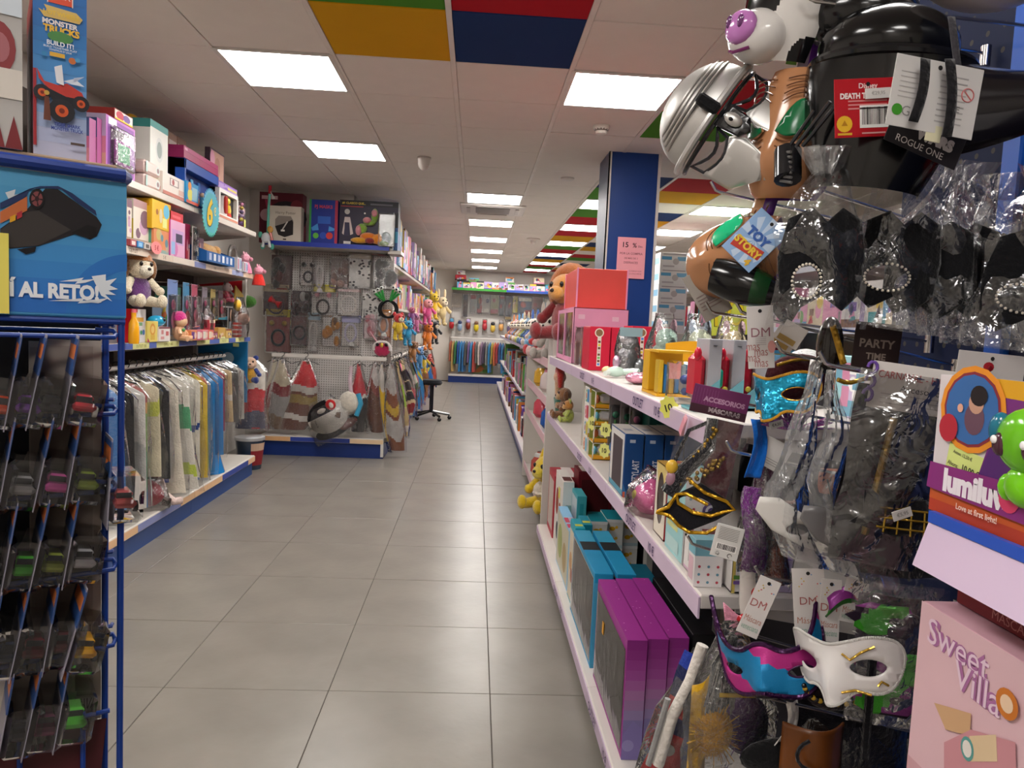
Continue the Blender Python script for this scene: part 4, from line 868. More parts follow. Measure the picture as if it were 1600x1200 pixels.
carton('dark_lid_box', 'dark plum carton at the back of the top shelf behind the magenta cases', 'toy box', .3, .1, .43, (-2.27, q['loc'][1]-.1, T1), L90, '#4a2038', F=[('r', .1, .8, .9, .95, '#7a3a5a')])
y = yat(380, -1.9, T1)
t = thing('tube_toy_pack', 'slim clear tube pack of lilac and yellow pieces at the shelf end', 'toy pack', (-1.92, y, T1), L90)
MB().box(-.03, -.03, 0, .03, .03, .2, '#ffffff', b=.004).obj('shell', 'shell', t); m = MB()
for k in range(6): m.ell((0, -.005, .03+.03*k), (.02, .018, .015), ['#a98ac8', '#e8d86a', '#c8b0d8', '#7a6a90', '#e0c060', '#d890b0'][k], 8, 6)
m.obj('bead', 'gloss', t); MB().box(-.02, -.034, .0, .015, -.032, .06, '#dfe27a').obj('price_label', 'paper', t)
t = thing('bauble', 'silver and plum ball ornament on the top shelf end', 'ornament', (-2.08, y+.12, T1+.16), L90); MB().ell((0, 0, 0), .05, '#b8b4b8').obj('ball', 'silver', t); MB().ell((0, .02, -.09), (.045, .045, .07), '#6a2a44').obj('lower_ball', 'gloss', t)
t = thing('pink_figure', 'white and pink kitten like figure at the far end of the top shelf', 'toy figure', (-1.98, y+.14, T1), L90); m = MB(); m.lathe([(.05, 0), (.06, .05), (.04, .1)], '#6a1f40', 12); m.ell((0, 0, .14), (.055, .05, .05), '#dcbcc0'); m.ell((.04, -.02, .05), .025, '#d8c8c8'); m.obj('body', 'plastic', t)

# second shelf
for k, (a, b) in enumerate(((198, 206), (208, 234))):
    LC('tall_story_box', f'tall white and yellow story box on the second shelf, {ORD[k]} from the toy car rack', 'toy box', a, b, 312+k*2, T2+.055, -1.93, .16, '#dcd2c4', F=rnd(11+k, '#c8a0b8', '#e0d4c8', '#b08a8a', '#7a5a6a'), L=[('r', 0, 0, 1, .5, '#d2bc4a'), ('r', .3, .4, .7, .75, '#cfc4b4'), ('c', .5, .88, .2, '#b0543a'), ('r', .35, .45, .65, .7, '#8f8a80')])
carton('flat_tray_box', 'dark flat open tray under the tall story boxes', 'toy box', .36, .3, .05, (-2.06, yat(212, -1.93, T2), T2), L90, '#4a4038', F=[('r', 0, .6, 1, 1, '#b09a86')])
for k, (c, c2) in enumerate((('#a84a52', '#e0d4cc'), ('#2f7fc0', '#8fc0e0'), ('#c9c4be', '#5a5450'))):
    carton('eraser_pack', f'tiny {["red", "blue", "grey"][k]} pack lying on the second shelf edge by the outlet lettering', 'toy pack', .07, .03, .035, (-1.885, yat(203+11*k, -1.88, T2)+.02, T2), L90, c, F=[('r', .2, .2, .8, .8, c2)])
t = thing('price_disc', 'pink oval 5 euro disc on the second shelf edge', 'price tag', (-1.864, yat(243, -1.87, T2), T2+.02), L90)
m = MB().sheet([(.07*math.cos(a*PI/12), .036*math.sin(a*PI/12)) for a in range(24)], col='#f08f90'); m.text('5 €', lambda a, b: (a, -.001, b), .03, '#b03a40', bold=.02); m.obj('disc', 'paper', t)
LC('orange_toy_box', 'orange edged window box under the yellow box', 'toy box', 240, 266, 358, T2, -1.9, .14, '#d98a5a', F=rnd(15, '#8fa8a0', '#c9b46a', '#b8a890', '#5f8a94'), L=[('r', .1, .05, .9, .95, '#5a9a80')])
carton('yellow_toy_box', 'bright yellow box with a blue cloud stacked on the orange edged box', 'toy box', .26, .16, .17, (-1.98, (yat(240, -1.9, T2)+yat(266, -1.9, T2))/2-.01, T2+.135), L90, '#e2b422', F=[('c', .75, .7, .25, '#5fb4d4', 1), ('r', .55, .12, .78, .45, '#dfe08a'), ('c', .45, .5, .25, '#d8c8a0', .5), ('c', .25, .6, .1, '#a86a2a')], L=[('r', .1, .75, .9, .92, '#c89018'), ('c', .4, .15, .2, '#c8502a')])
LC('pink_doll_box', 'pink and white doll box with a dark figure window', 'toy box', 266, 289, 346, T2, -1.89, .12, '#e0a8c8', F=[('r', .1, .35, .9, .75, '#c8a0d0'), ('r', .35, .4, .8, .65, '#3a3050'), ('c', .3, .2, .2, '#d07ab0'), ('r', .05, .05, .3, .4, '#9ab8e0')], L=[('r', 0, 0, 1, 1, '#c04a94')])
carton('red_flat_box', 'flat red carton resting on the pink doll box', 'toy box', .21, .16, .055, (-1.98, (yat(266, -1.89, T2)+yat(289, -1.89, T2))/2, T2+at(277, 346, X=-1.89).z-T2+.002), L90, '#d2303a', F=[('r', .2, .3, .8, .6, '#e8606a')])
LC('magenta_glass_box', 'clear magenta tinted box of toys beside the sunglasses strip', 'toy box', 290, 297, 350, T2, -1.93, .14, '#9a2a52', F=rnd(19, '#e0a0a8', '#c8c0d0', '#b8384a'))
t = thing('sunglasses_strip', 'white card strip of toy sunglasses hanging at the second shelf', 'toy pack', (-1.9, yat(304, -1.9, T2), T2), L90); hh = at(304, 354, X=-1.9).z-T2
MB().box(-.04, 0, 0, .04, .004, hh, '#cfcac4').obj('card', 'card', t); m = MB()
for k in range(3):
    for s in (-1, 1): m.ell((.016*s, -.006, .05+.075*k), (.014, .004, .022), '#2a2626', 10, 7)
m.obj('lens', 'gloss', t); MB().box(-.042, -.014, 0, .042, 0, hh*.95, '#ffffff', b=.004).obj('blister', 'crinkle', t)
LC('dim_toy_box', 'small dusky pink window box before the blue tray', 'toy box', 309, 318, 372, T2, -1.94, .1, '#8a6a74', F=rnd(21, '#b04a44', '#c8b0a8', '#6a4a5a'))
q = lbox(318, 362, 378, T2, -1.87, .3)
t = thing('display_tray', 'blue cardboard counter tray with small bear cut outs on its side', 'display tray', (-2.0, q['loc'][1], T2+.012), L90); w_ = q['w']; d_ = .3
m = MB(); pr = [(-w_/2, -.15, 0), (w_/2, -.15, 0), (w_/2, .15, 0), (-w_/2, .15, 0), (-w_/2, -.15, .07), (w_/2, -.15, .07), (w_/2, .15, .17), (-w_/2, .15, .17)]
m.raw(pr, [(0, 1, 5, 4), (1, 2, 6, 5), (2, 3, 7, 6), (3, 0, 4, 7), (0, 3, 2, 1)], C('#1d5a9c'))
for k in range(4):
    x = -.1+.06*k; m.poly([(-w_/2-.001, .1-.06*k-.017, .03), (-w_/2-.001, .1-.06*k+.017, .03), (-w_/2-.001, .1-.06*k+.013, .085), (-w_/2-.001, .1-.06*k-.013, .085)], ['#c8a090', '#7a2a34', '#3a1a1c', '#c9c4a0'][k])
for k in range(6): m.poly([(-w_*.42+w_*.15*k, -.1512, .012), (-w_*.34+w_*.15*k, -.1512, .012), (-w_*.34+w_*.15*k, -.1512, .06), (-w_*.42+w_*.15*k, -.1512, .06)], '#dfe0e4' if k % 2 else '#b8c0d8')
m.obj('tray', 'card', t, smooth=False)
m = MB(); m.tube([(-w_*.3, .0, .12), (-w_*.05, -.02, .11), (w_*.2, -.04, .09)], .035, '#d9a45a', 10, r2=.045); m.tube([(-w_*.3, 0, .12), (-w_*.36, .02, .18)], .02, '#d9a45a', 8); m.ell((w_*.24, -.06, .1), .04, '#d59a50'); m.obj('plush_rabbit', 'plush', t)
for k in range(2):
    carton('white_mini_box', f'small white striped box by the blue tray, {ORD[k]} from it', 'toy box', .1, .1, .1-.02*k, (-1.92, yat(371+10*k, -1.88, T2)+.02, T2), L90, '#d8d6dc', F=[('r', .1, .1, .3, .9, '#b04a6a'), ('r', .5, .1, .7, .9, '#7a9ab8'), ('r', .8, .2, .95, .8, '#4a5aa8')])
t = thing('photo_stand', 'grey arched plastic frame at the far end of the second shelf', 'frame', (-2.03, 6.2, T2), L90)
m = MB(); ar = [(-.1, 0)]+[(-.1*math.cos(PI*k/12), .13+.1*math.sin(PI*k/12)) for k in range(13)]+[(.1, 0)]; hol = [(-.07, .03)]+[(-.07*math.cos(PI*k/12), .13+.07*math.sin(PI*k/12)) for k in range(13)]+[(.07, .03)]
m.sheet(ar, [hol], col='#8a8480'); m.obj('frame', 'plastic', t, solid=.02); MB().sheet(hol, col='#5a5048').obj('picture', 'card', t)
def pig(name, lab, loc, rz, dress):
    t = thing(name, lab, 'toy figure', loc, rz); m = MB(); m.ell((0, 0, .06), (.045, .04, .04), '#eba0b4'); m.ell((0, -.045, .055), (.02, .016, .017), '#e890a8')
    for s in (-1, 1): m.ell((.03*s, .005, .1), (.013, .008, .016), '#eba0b4', 8, 6)
    m.obj('head', 'plush', t); m = MB(); m.lathe([(.055, -.06), (.05, -.03), (.03, .03)], dress, 14); m.obj('dress', 'cloth', t)
    return t
pig('pig_doll', 'small pink toy pig figure on the second shelf end', (-1.92, yat(387, -1.9, T2), T2+.06), L90, '#e88aa8')
pig('pig_doll', 'pink toy pig in a red dress hanging from the second shelf corner', (-1.845, 6.3, 1.69), L90, '#d8342c')

# 6 euro starburst sign
t = thing('price_sign', 'round blue starburst sign marked 6 euro fixed to the top shelf edge', 'sign', (-1.845, 5.17, 2.06), L90)
N = 36; st = [((.165 if k % 2 == 0 else .145)*math.cos(PI*k/N), (.165 if k % 2 == 0 else .145)*math.sin(PI*k/N)) for k in range(2*N)]
MB().sheet(st, col=lambda x, y: ['#4fb3a6', '#52aab8', '#5aa6cc'][0 if y < -.05 else 1 if y < .05 else 2]).obj('starburst', 'card', t, solid=.004)
MB().text('6', lambda a, b: (a*.9-.02+b*.12, -.004, b), .2, '#3a2f1a', bold=.045).obj('shadow_digit', 'card', t)
MB().text('6', lambda a, b: (a*.9-.025+b*.12, -.0055, b+.003), .19, '#e2bd25', bold=.03).obj('digit', 'card', t)
MB().text('€', lambda a, b: (a+.07, -.004, b+.02), .06, '#d8d08a', bold=.03).obj('euro_mark', 'card', t)

# third shelf
Y = lambda px, X=-1.92, z=T3: yat(px, X, z)
t = thing('toy_bottle', 'orange yellow toy bottle at the near end of the third shelf', 'toy', (-1.87, Y(206, -1.88), T3)); MB().lathe([(.025, 0), (.028, .02), (.026, .11), (.012, .14), (.013, .17)], '#f0a91c', 14).obj('bottle', 'gloss', t); MB().lathe([(.014, .17), (.012, .19)], '#e8707a', 10).obj('cap', 'gloss', t)
q = lbox(208, 228, 483, T3, -1.93, .2)
carton('shape_toy_box', 'red and white box printed with small coloured shapes under the plush dogs', 'toy box', q['w'], .2, q['h'], q['loc'], L90, '#e4e0dc', F=[('r', .2, .62, .8, .75, '#e2a83a'), ('r', .3, .5, .7, .6, '#7ab07a'), ('r', 0, .0, .3, .14, '#c8202c'), ('r', 0, .9, .3, 1, '#c8202c'), ('c', .8, .3, .1, '#4a7ab8'), ('c', .3, .35, .1, '#d0604a'), ('c', .6, .3, .08, '#4aa06a')], L=[('r', 0, 0, 1, 1, '#c4161f')])
plush('plush_dog', 'cream plush dog with brown ears and a purple vest on a red and white box', 'plush toy', (-1.95, q['loc'][1]+.02, T3+q['h']+.01), L90-.55, '#e9dcc0', '#ead9bc', '#8a5a2c', 1.3, 'floppy', '#f0e6d2', shirt='#6a3a7c', hat='#b5713a')
plush('plush_dog', 'second cream plush dog with a dark vest peeping from behind the toy car rack', 'plush toy', (-2.06, q['loc'][1]-.3, T3+q['h']+.0), L90-.5, '#e6d6b4', '#dcc89c', '#7a5a34', 1.25, 'floppy', '#efe4cc', shirt='#2a2c34')
carton('grey_riser_box', 'grey carton under the second cream plush dog', 'toy box', .2, .2, q['h'], (-2.06, q['loc'][1]-.3, T3), L90, '#6f6a70')
carton('teal_card_box', 'teal green carton behind the rainbow pack', 'toy box', .2, .1, .36, (-2.2, Y(262, -2.2), T3), L90, '#5fa08f', F=[('r', .3, .6, .9, .95, '#7ab8ac'), ('r', .5, .2, .9, .5, '#8fc8bc')])
carton('rainbow_pack', 'small rainbow coloured pack leaning above the whale toy', 'toy pack', .18, .06, .11, (-2.05, Y(254, -2.05), T3+.13), L90, '#a8c0dc', F=[('p', [(0, 0), (.5, .1), (.3, .6), (0, .4)], '#e0702a'), ('p', [(0, .3), (.3, .5), (.4, .9), (.1, .6)], '#e2c030'), ('r', .5, .4, .95, .95, '#cf5a84'), ('p', [(.2, 0), (.6, 0), (.5, .4)], '#5aa05a')])
carton('riser_carton', 'plain pale carton under the rainbow pack', 'toy box', .2, .1, .128, (-2.05, Y(254, -2.05), T3), L90, '#bcae9c')
LC('lion_toy_box', 'yellow box with an orange lion like picture', 'toy box', 229.5, 247, 502, T3, -1.92, .1, '#e3cf6a', F=[('c', .5, .6, .3, '#d8983a'), ('c', .5, .6, .18, '#e8c878'), ('r', .3, .1, .7, .35, '#d8b048'), ('p', [(0, 0), (.25, 0), (.05, .2)], '#c03a5a')])
q = lbox(248, 266, 511, T3, -1.91, .1)
carton('red_white_mini_box', 'small white box with red lines under the blue whale toy', 'toy box', q['w'], .1, q['h'], q['loc'], L90, '#e4dcd8', F=[('r', .0, .88, 1, 1, '#7a3a44'), ('r', .2, .5, .4, .8, '#d08a8a'), ('r', .6, .4, .85, .7, '#c86a6a'), ('r', .15, .15, .45, .35, '#d89a9a')])
t = thing('whale_toy', 'bright blue rounded whale toy on the small white box', 'toy', (q['loc'][0], q['loc'][1], T3+q['h'])); MB().ell((0, 0, .035), (.05, .07, .035), '#2fa6d4').obj('body', 'gloss', t); MB().ell((.045, .0, .045), (.01, .016, .014), '#14202a', 8, 6).obj('eye', 'gloss', t)
t = thing('baby_doll', 'small baby doll with a hot pink hat sitting on the third shelf', 'doll', (-1.92, Y(280), T3), L90)
m = MB(); m.ell((0, 0, .05), (.045, .04, .05), '#e8b890'); m.ell((0, -.01, .125), (.042, .04, .038), '#ecc09a')
for s in (-1, 1): m.tube([(.035*s, -.01, .07), (.06*s, -.03, .04)], .013, '#e8b890', 8); m.tube([(.02*s, -.02, .02), (.04*s, -.07, .015)], .018, '#e8b890', 8)
m.obj('body', 'plastic', t); MB().lathe([(.046, .13), (.045, .15), (.036, .175), (.015, .19)], '#e2308c', 14).obj('hat', 'plush', t); MB().ell((-.02, -.035, .07), .012, '#5aa05a', 8, 6).obj('badge', 'plastic', t)
t = thing('pink_plush', 'hot pink soft toy leaning behind the baby doll', 'plush toy', (-2.0, Y(266), T3), L90); m = MB(); m.tube([(.0, 0, .0), (.02, 0, .06), (-.01, 0, .14)], .035, '#e05a80', 10, r2=.02); m.obj('body', 'plush', t)
for k in range(5):
    t = thing('doll_capsule', f'bagged small big eyed doll on the third shelf, {ORD[k]} from the baby doll', 'toy pack', (-1.98-.03*(k % 2), Y(290+8.5*k, -1.98), T3+.07), L90)
    m = MB(); m.ell((0, 0, .06), .032, '#d8b0b0'); m.lathe([(.02, 0), (.024, .03)], ['#b06a90', '#d88aa0', '#8a6ab0', '#c85a70', '#d0a0b8'][k], 10)
    m.ell((.0, .01, .075), (.034, .03, .026), ['#c8c4d0', '#b8a0c8', '#a8b8d0', '#d8b0c8', '#e0d0d8'][k], 10, 7); m.obj('doll', 'gloss', t); bag(t, .045, .04, .17, 'crinkle', 30+k)
for k, (c, c2) in enumerate((('#d98a5a', '#6a3a8a'), ('#c85a74', '#e8d8d8'), ('#d88a94', '#e0e0d0'), ('#e06a5a', '#e8d8c0'))):
    carton('doll_mini_box', f'little {["orange and purple", "rose and white", "pink window", "coral patterned"][k]} box at the front of the third shelf', 'toy box', .1, .07, .068, (-1.9, Y(297+9*k, -1.89), T3), L90, c, F=[('r', .1, .15, .6, .85, c2), ('c', .75, .5, .3, '#e8c8b8')])
q = lbox(303, 366, 480, T3, -2.04, .05)
window_box('brush_set_box', 'long white box with a row of brown brushes across its top', 'toy box', q['w'], .06, .25, (-2.07, q['loc'][1], T3), L90, '#e0dcd8', (.02, .3, .82, .95), lambda m: [m.box(-q['w']*.46+q['w']*.052*k, -.01, .14, -q['w']*.435+q['w']*.052*k, .005, .215, ['#b88a3a', '#6a5030', '#d0a050'][k % 3]) for k in range(15)], inner='#cfc8c0', F=[('r', .83, .05, .97, .95, '#2a2624'), ('r', .3, .55, .8, .66, '#4f9cb4'), ('c', .9, .7, .2, '#d8b090', .6), ('r', .85, .1, .95, .5, '#b8c4cc')])
for k, (a, b, pt, c) in enumerate(((327, 336, 500, '#c84a54'), (328, 340, 518, '#a86a9a'), (341, 352, 512, '#c9a050'), (353, 362, 514, '#d8b468'))):
    LC('mini_doll_box', f'small {["red striped", "mauve", "tan", "sandy"][k]} box in front of the brush set box', 'toy box', a, b, pt, T3, -1.92-.03*(k == 0), .06, c, F=rnd(40+k, '#e8d0b8', '#8a4a3a', '#e0e0a0', '#704a80'))
t = thing('candy_toy_bag', 'clear bag with red striped and yellow toys at the third shelf end', 'toy pack', (-1.95, Y(380), T3), L90)
m = MB(); m.box(-.1, -.02, .0, .0, .03, .12, '#d8402c', b=.01); m.ell((-.06, 0, .26), (.04, .03, .05), '#e6b42a'); m.ell((.06, -.01, .15), .05, '#dca890'); m.lathe([(.04, 0), (.03, .1)], '#d8c8c8', 10, (.06, 0, 0)); m.obj('toy', 'plastic', t)
m = MB()
for k in range(3): m.box(-.102, -.022, .02+.035*k, .002, .032, .034+.035*k, '#ecd8d0', b=.004)
m.obj('white_stripe', 'plastic', t); bag(t, .13, .06, .33, 'crinkle', 44)
m = MB().ell((0, 0, 0), (.08, .03, .055), '#3f7a1f'); o = tag(m.obj('green_cushion', 'plush', None, (-1.98, Y(388, -1.98)-.05, T3+.30)), 'green rounded soft toy propped above the striped toy bag', 'plush toy')
# packs hanging on hooks below the second shelf
def hang_pack(name, lab, px, z, X, w, h, c, c2, head, toy='#d05a8a', tilt=0):
    t = thing(name, lab, 'toy pack', (X, yat(px, X, z), z), L90, 'packs hanging over the third shelf', ry=tilt)
    m = MB(); m.box(-w/2, 0, -h, w/2, .003, 0, c); m.box(-w/2, -.001, -h*.28, w/2, .0, -.003, head); m.obj('card', 'card', t)
    m = MB(); m.ell((0, -.012, -h*.72), (w*.32, .012, h*.16), c2, 12, 8); m.ell((-w*.1, -.012, -h*.45), (w*.2, .01, h*.1), toy, 10, 7); m.obj('toy', 'plastic', t)
    MB().box(-w*.48, -.028, -h*.98, w*.48, 0, -h*.26, '#ffffff', b=.008).obj('blister', 'crinkle', t)
    m = MB(); m.tube([(0, .12, -.018), (0, -.02, -.018), (0, -.035, -.005)], .0025, '#c8c4c0', 6); m.obj('hook', 'steel', t)
for k, a in enumerate(((270, '#a8b8dc', '#dc6a9a', '#6f88bc'), (291, '#8fb0cc', '#c8384a', '#3f7fa8'), (304, '#c8a0b0', '#c05a74', '#a84a60'), (320, '#b0a0a8', '#e0c0c4', '#8a808c'), (333, '#b8a86a', '#8f7a50', '#a8965a'), (345, '#8a6a6a', '#c83a5a', '#5a4a50'))):
    hang_pack('toy_hanging_pack', f'{["pale blue and pink", "blue and red", "rose", "grey lilac", "mustard", "dusky red"][k]} toy pack hanging above the third shelf', a[0], 1.58-.005*k, -1.96-.05*(k > 2), .15 if k < 1 else .1, .36-.03*k, a[1], a[2], a[3])
plush('plush_toy', 'red and white haired doll plush hanging at the third shelf back', 'plush toy', (-2.05, Y(352, -2.05), T3+.28), L90, '#c84a64', '#d8c4c4', '#5a4a4a', .7, 'round')
t = thing('golden_wedge', 'dull gold triangular paper piece hanging by the red end board', 'toy', (-1.98, Y(372, -1.98), T3+.32), L90); m = MB().sheet([(-.11, -.02), (-.09, .1), (.13, .02)], col='#8f7430'); m.obj('wedge', 'card', t, solid=.01)

# ------------------------------------------------------------------ rail of bagged costumes
def garment(name, lab, loc, rz, w, h, col, flare=.15, film='film', seed=0, ry=.022, stripe=None, hang=True, m_='cloth', group=None, lean=0, cat='costume', sack=False, folds=7):
    g = random.Random(seed); ph = [g.uniform(0, 6.28) for _ in range(5)]
    t = thing(name, lab, cat, loc, rz, group)
    def f(u, v):
        th = 2*PI*u; sh = (.16+.84*math.sin(min(1, v*1.3+.03)*PI/2))*(1-.3*max(0, v-.75)/.25)*(1+.08*math.sin(9*v+ph[3])) if sack else min(1, .22+v*7)*(.92+flare*v)
        fo = 1+.1*math.sin(folds*th+ph[0]+2*v)*min(1, v*3)
        return (w/2*sh*math.cos(th)+lean*v*v, (ry*min(1, v*5)+.0)*math.sin(th)*fo+.012*math.sin(3*v+ph[1])*v, -.05-h*v)
    cc = (lambda u, v: next((c for a, b, c in stripe if a <= v+.045*math.sin(5*u*2*PI/2+ph[2])+.03*math.sin(13*u+ph[4])*(v > .1) < b), col)) if stripe else col
    nu_ = 44 if stripe else 22
    mb = MB().grid(f, nu_, 48 if stripe else 14, cc); n = len(mb.v); mb.f.append(tuple(range(n-nu_-1, n-1))); mb.c.append(C(cc(0, .99)) if callable(cc) else C(col))
    mb.obj('garment', m_, t)
    if film:
        def fb(u, v):
            th = 2*PI*u; sh = (.2+.86*math.sin(min(1, v*1.3+.03)*PI/2))*(1-.2*max(0, v-.8)/.2) if sack else min(1, .3+v*5)*1.04; wv = 1+.05*math.sin(5*th+ph[2]+6*v)+.03*math.sin(9*v+ph[3])
            return (w/2*sh*(1+flare*v)*wv*math.cos(th)+lean*v*v, (ry+.012)*math.sin(th)*wv+.012*math.sin(3*v+ph[1])*v, -.03-(h+.04)*v)
        MB().grid(fb, 18, 12, '#ffffff').obj('clear_bag', film, t)
    if hang:
        m = MB(); m.tube([(-w*.36, 0, -.075), (-w*.1, 0, -.045), (0, 0, -.03), (w*.1, 0, -.045), (w*.36, 0, -.075)], .004, '#17161a', 6)
        m.tube([(0, 0, -.03), (0, 0, -.005)]+[(.022*math.sin(a*PI/6), 0, .017-.022*math.cos(a*PI/6)) for a in range(0, 9)], .0032, '#17161a', 6); m.obj('hanger', 'plastic', t)
    return t
RZ = 1.035
t = thing('clothes_rail', 'white tube rail under the third shelf carrying bagged costumes', 'rail', (-2.06, 4.9, RZ)); MB().tube([(0, -1.3, 0), (0, 1.22, 0)], .014, '#d8d2cc', 10).obj('rail', 'paint', t)
for y in (-1.28, 0, 1.2): MB().box(-.2, y-.006, -.012, 0, y+.006, .012, '#c8c0b8').obj('rail_arm', 'paint', t)
GC = [(4.02, '#1f6fb8', .8, 'blue satin', None), (4.1, '#17171a', .72, 'black and clear', [(0, .05, '#e0dcd4')]), (4.2, '#d6d2cc', .74, 'clear and white', [(.5, .75, '#b8b8b4')]), (4.31, '#2f8f5a', .82, 'green and blue edged', [(.0, .12, '#a83a34'), (.12, .2, '#e0a040'), (.2, .5, '#7fb04a'), (.8, 1, '#1f6fb4')]), (4.42, '#d8ccae', .6, 'cream lace', [(.2, .35, '#c8cc5a')]), (4.52, '#18181c', .64, 'black', None), (4.6, '#1b3d94', .68, 'royal blue', None),
      (4.7, '#e6dcc8', .8, 'long cream white gown', None), (4.82, '#ded8cc', .82, 'white gown with green print', [(.3, .5, '#4fa070'), (.8, .9, '#b8c84a')]), (4.95, '#e2ddd2', .74, 'white with a pink trim', [(.55, .6, '#d87a80')]), (5.08, '#e6e0d0', .76, 'white kimono, blue banded', [(.44, .49, '#2a4f9a'), (.94, .97, '#3a5fa8')]), (5.16, '#d9b83a', .78, 'yellow edged', None), (5.26, '#8fae4a', .74, 'leaf green', [(0, .25, '#c8503a'), (.25, .35, '#d8b040')]), (5.36, '#1f7fc4', .78, 'shiny sky blue', None), (5.48, '#1f78bc', .66, 'shiny blue', None),
      (5.62, '#a82a44', .5, 'crimson', None), (5.72, '#c8ae84', .44, 'sand coloured', [(.5, .6, '#d8d0c4')]), (5.82, '#5c5a58', .46, 'grey', None), (5.93, '#16161a', .4, 'jet black', None), (6.02, '#b8b4ac', .46, 'silver grey', None)]
for k, (y, c, h, nm, st) in enumerate(GC):
    garment('costume', f'{nm} bagged costume on the wall rail, {ORD[k]} from the near end', (-2.06, y, RZ), .1+.03*(k % 2), .36+.04*(k % 3), min(h, .765), c, .05+.07*(k % 4 == 0), 'film' if k % 3 else 'crinkle', k, .022, st, m_='gloss' if 'shiny' in nm or 'satin' in nm else 'cloth', lean=.05 if 'gown' in nm else 0)
t = thing('folded_costume', 'crimson and white costume bag crumpled on the deck under the rail', 'costume', (-2.0, 4.5, .172)); m = MB(); m.ell((0, 0, .09), (.14, .05, .09), '#a8343f'); m.tube([(.1, .02, .17), (.12, .04, .08), (.17, .06, .03), (.2, .1, .03)], .025, '#e0c8c0', 10); m.obj('cloth', 'cloth', t); bag(t, .17, .09, .2, 'crinkle', 51)
t = thing('blue_foot_bag', 'shiny blue costume hem spread on the deck near the rail end', 'costume', (-2.0, 5.6, .172)); m = MB(); m.lathe([(.13, 0), (.1, .1), (.06, .25), (.04, .36)], '#1f80c8', 12); m.obj('hem', 'gloss', t)
t = thing('metal_bucket', 'navy metal bucket with a white lid at the end of the costume wall', 'bucket', (-1.99, 6.62, 0))
MB().lathe([(.1, 0), (.125, .28)], '#2c3a4c', 24).obj('body', 'gloss', t); MB().lathe([(.13, .262), (.132, .275), (.13, .288), (.12, .292), (.001, .294)], '#cfd0d2', 24).obj('lid', 'silver', t)
m = MB(); m.grid(lambda u, v: ((.1035+.022*v+.001)*math.cos(-1.2+1.6*u), (.1035+.022*v+.001)*math.sin(-1.2+1.6*u), .04+.2*v), 8, 3, lambda u, v: '#8f2a30' if v < .6 else '#c8a890'); m.obj('picture_label', 'card', t)
plush('plush_toy', 'red, blue and yellow costume doll hanging in the gap beside the pegboard unit', 'plush toy', (-1.98, 6.55, .78), .3, '#b8343c', '#e0b89a', '#2a3f8c', 1.0, 'round', limb='#2a3f8c', shirt='#d8a030')
garment('costume', 'white and red furred costume hanging in the gap beside the end unit', (-2.02, 6.72, 1.02), .2, .26, .62, '#b02f36', .1, 'crinkle', 77, .05, [(0, .42, '#e6ded4'), (.42, .6, '#c8343c'), (.75, 1, '#4a4a5c')], hang=False)
# ------------------------------------------------------------------ blue wire rack of carded toy cars, close to the camera
RA = .576; RP = Vector((-.465, 1.0, 0)); RE = Vector((math.cos(RA), math.sin(RA), 0)); RN = Vector((math.sin(RA), -math.cos(RA), 0))
def hp(px, py, off=0):
    """rack coordinates (x to the post, z) of the front plane point seen at px, py"""
    d = cF+camR*((px-800)/FPX)-camU*((py-600)/FPX); O = Vector((0, 0, EYE)); P0 = RP+RN*off
    t = (P0-O).dot(RN)/d.dot(RN); P = O+d*t; return ((P-RP).dot(RE), P.z)
rack = thing('toy_car_rack', 'blue wire display rack full of carded toy cars under a blue picture header', 'display rack', RP, RA)
RB = '#153a8a'
for x in (-.006, -.022): 
    MB().tube([(x, .02*(x < -.01), .0), (x, .02*(x < -.01), 1.52)], .0042, RB, 10).obj('post', 'paint', rack)
for x in (-.34, -.5): MB().tube([(x, .09, 0), (x, .09, 1.5)], .005, RB, 8).obj('rear_post', 'paint', rack)
ztop = hp(197, 288)[1]; zbot = hp(197, 494)[1]
m = MB(); m.box(-.5, -.006, zbot-.004, -.001, .004, ztop, '#4f9ccb', b=.002); m.obj('header_board', 'card', rack)
m = MB(); hw = .498
def hz(f): return zbot+(ztop-zbot)*f
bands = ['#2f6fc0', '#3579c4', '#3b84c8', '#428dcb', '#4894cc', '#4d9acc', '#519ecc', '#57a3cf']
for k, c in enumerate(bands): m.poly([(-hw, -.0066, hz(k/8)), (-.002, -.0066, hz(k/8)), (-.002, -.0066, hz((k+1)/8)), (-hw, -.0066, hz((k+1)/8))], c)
def hpoly(pts, c, lay): m.poly([(lambda q: (q[0], -.0066-.0004*lay, q[1]))(hp(*p)) for p in pts], c)
arc = [(197-95*math.cos(a), 490-92*math.sin(a)) for a in [k*PI/24 for k in range(13)]]
hpoly(arc+[(197, 420)]+[(197-60*math.cos(a), 490-66*math.sin(a)) for a in [k*PI/24 for k in range(12, -1, -1)]], '#2f74c0', 1)
hpoly([(0, 378), (15, 389), (60, 385), (118, 366), (140, 375), (150, 370), (158, 352), (150, 340), (90, 297), (70, 296), (40, 330), (0, 358)], '#211d20', 2)
hpoly([(0, 360), (40, 332), (60, 330), (110, 360), (60, 384), (15, 388), (0, 376)], '#3a3533', 3)
hpoly([(0, 328), (40, 310), (46, 296), (70, 295), (95, 297), (120, 318), (150, 338), (148, 330), (112, 303), (90, 292), (62, 292), (40, 300), (0, 318)], '#23345f', 4)
hpoly([(0, 332), (0, 350), (42, 330), (42, 308)], '#c06a3a', 5); hpoly([(15, 340), (24, 336), (24, 345), (15, 349)], '#d8a020', 6); hpoly([(26, 334), (34, 330), (34, 340), (26, 344)], '#a8303a', 6)
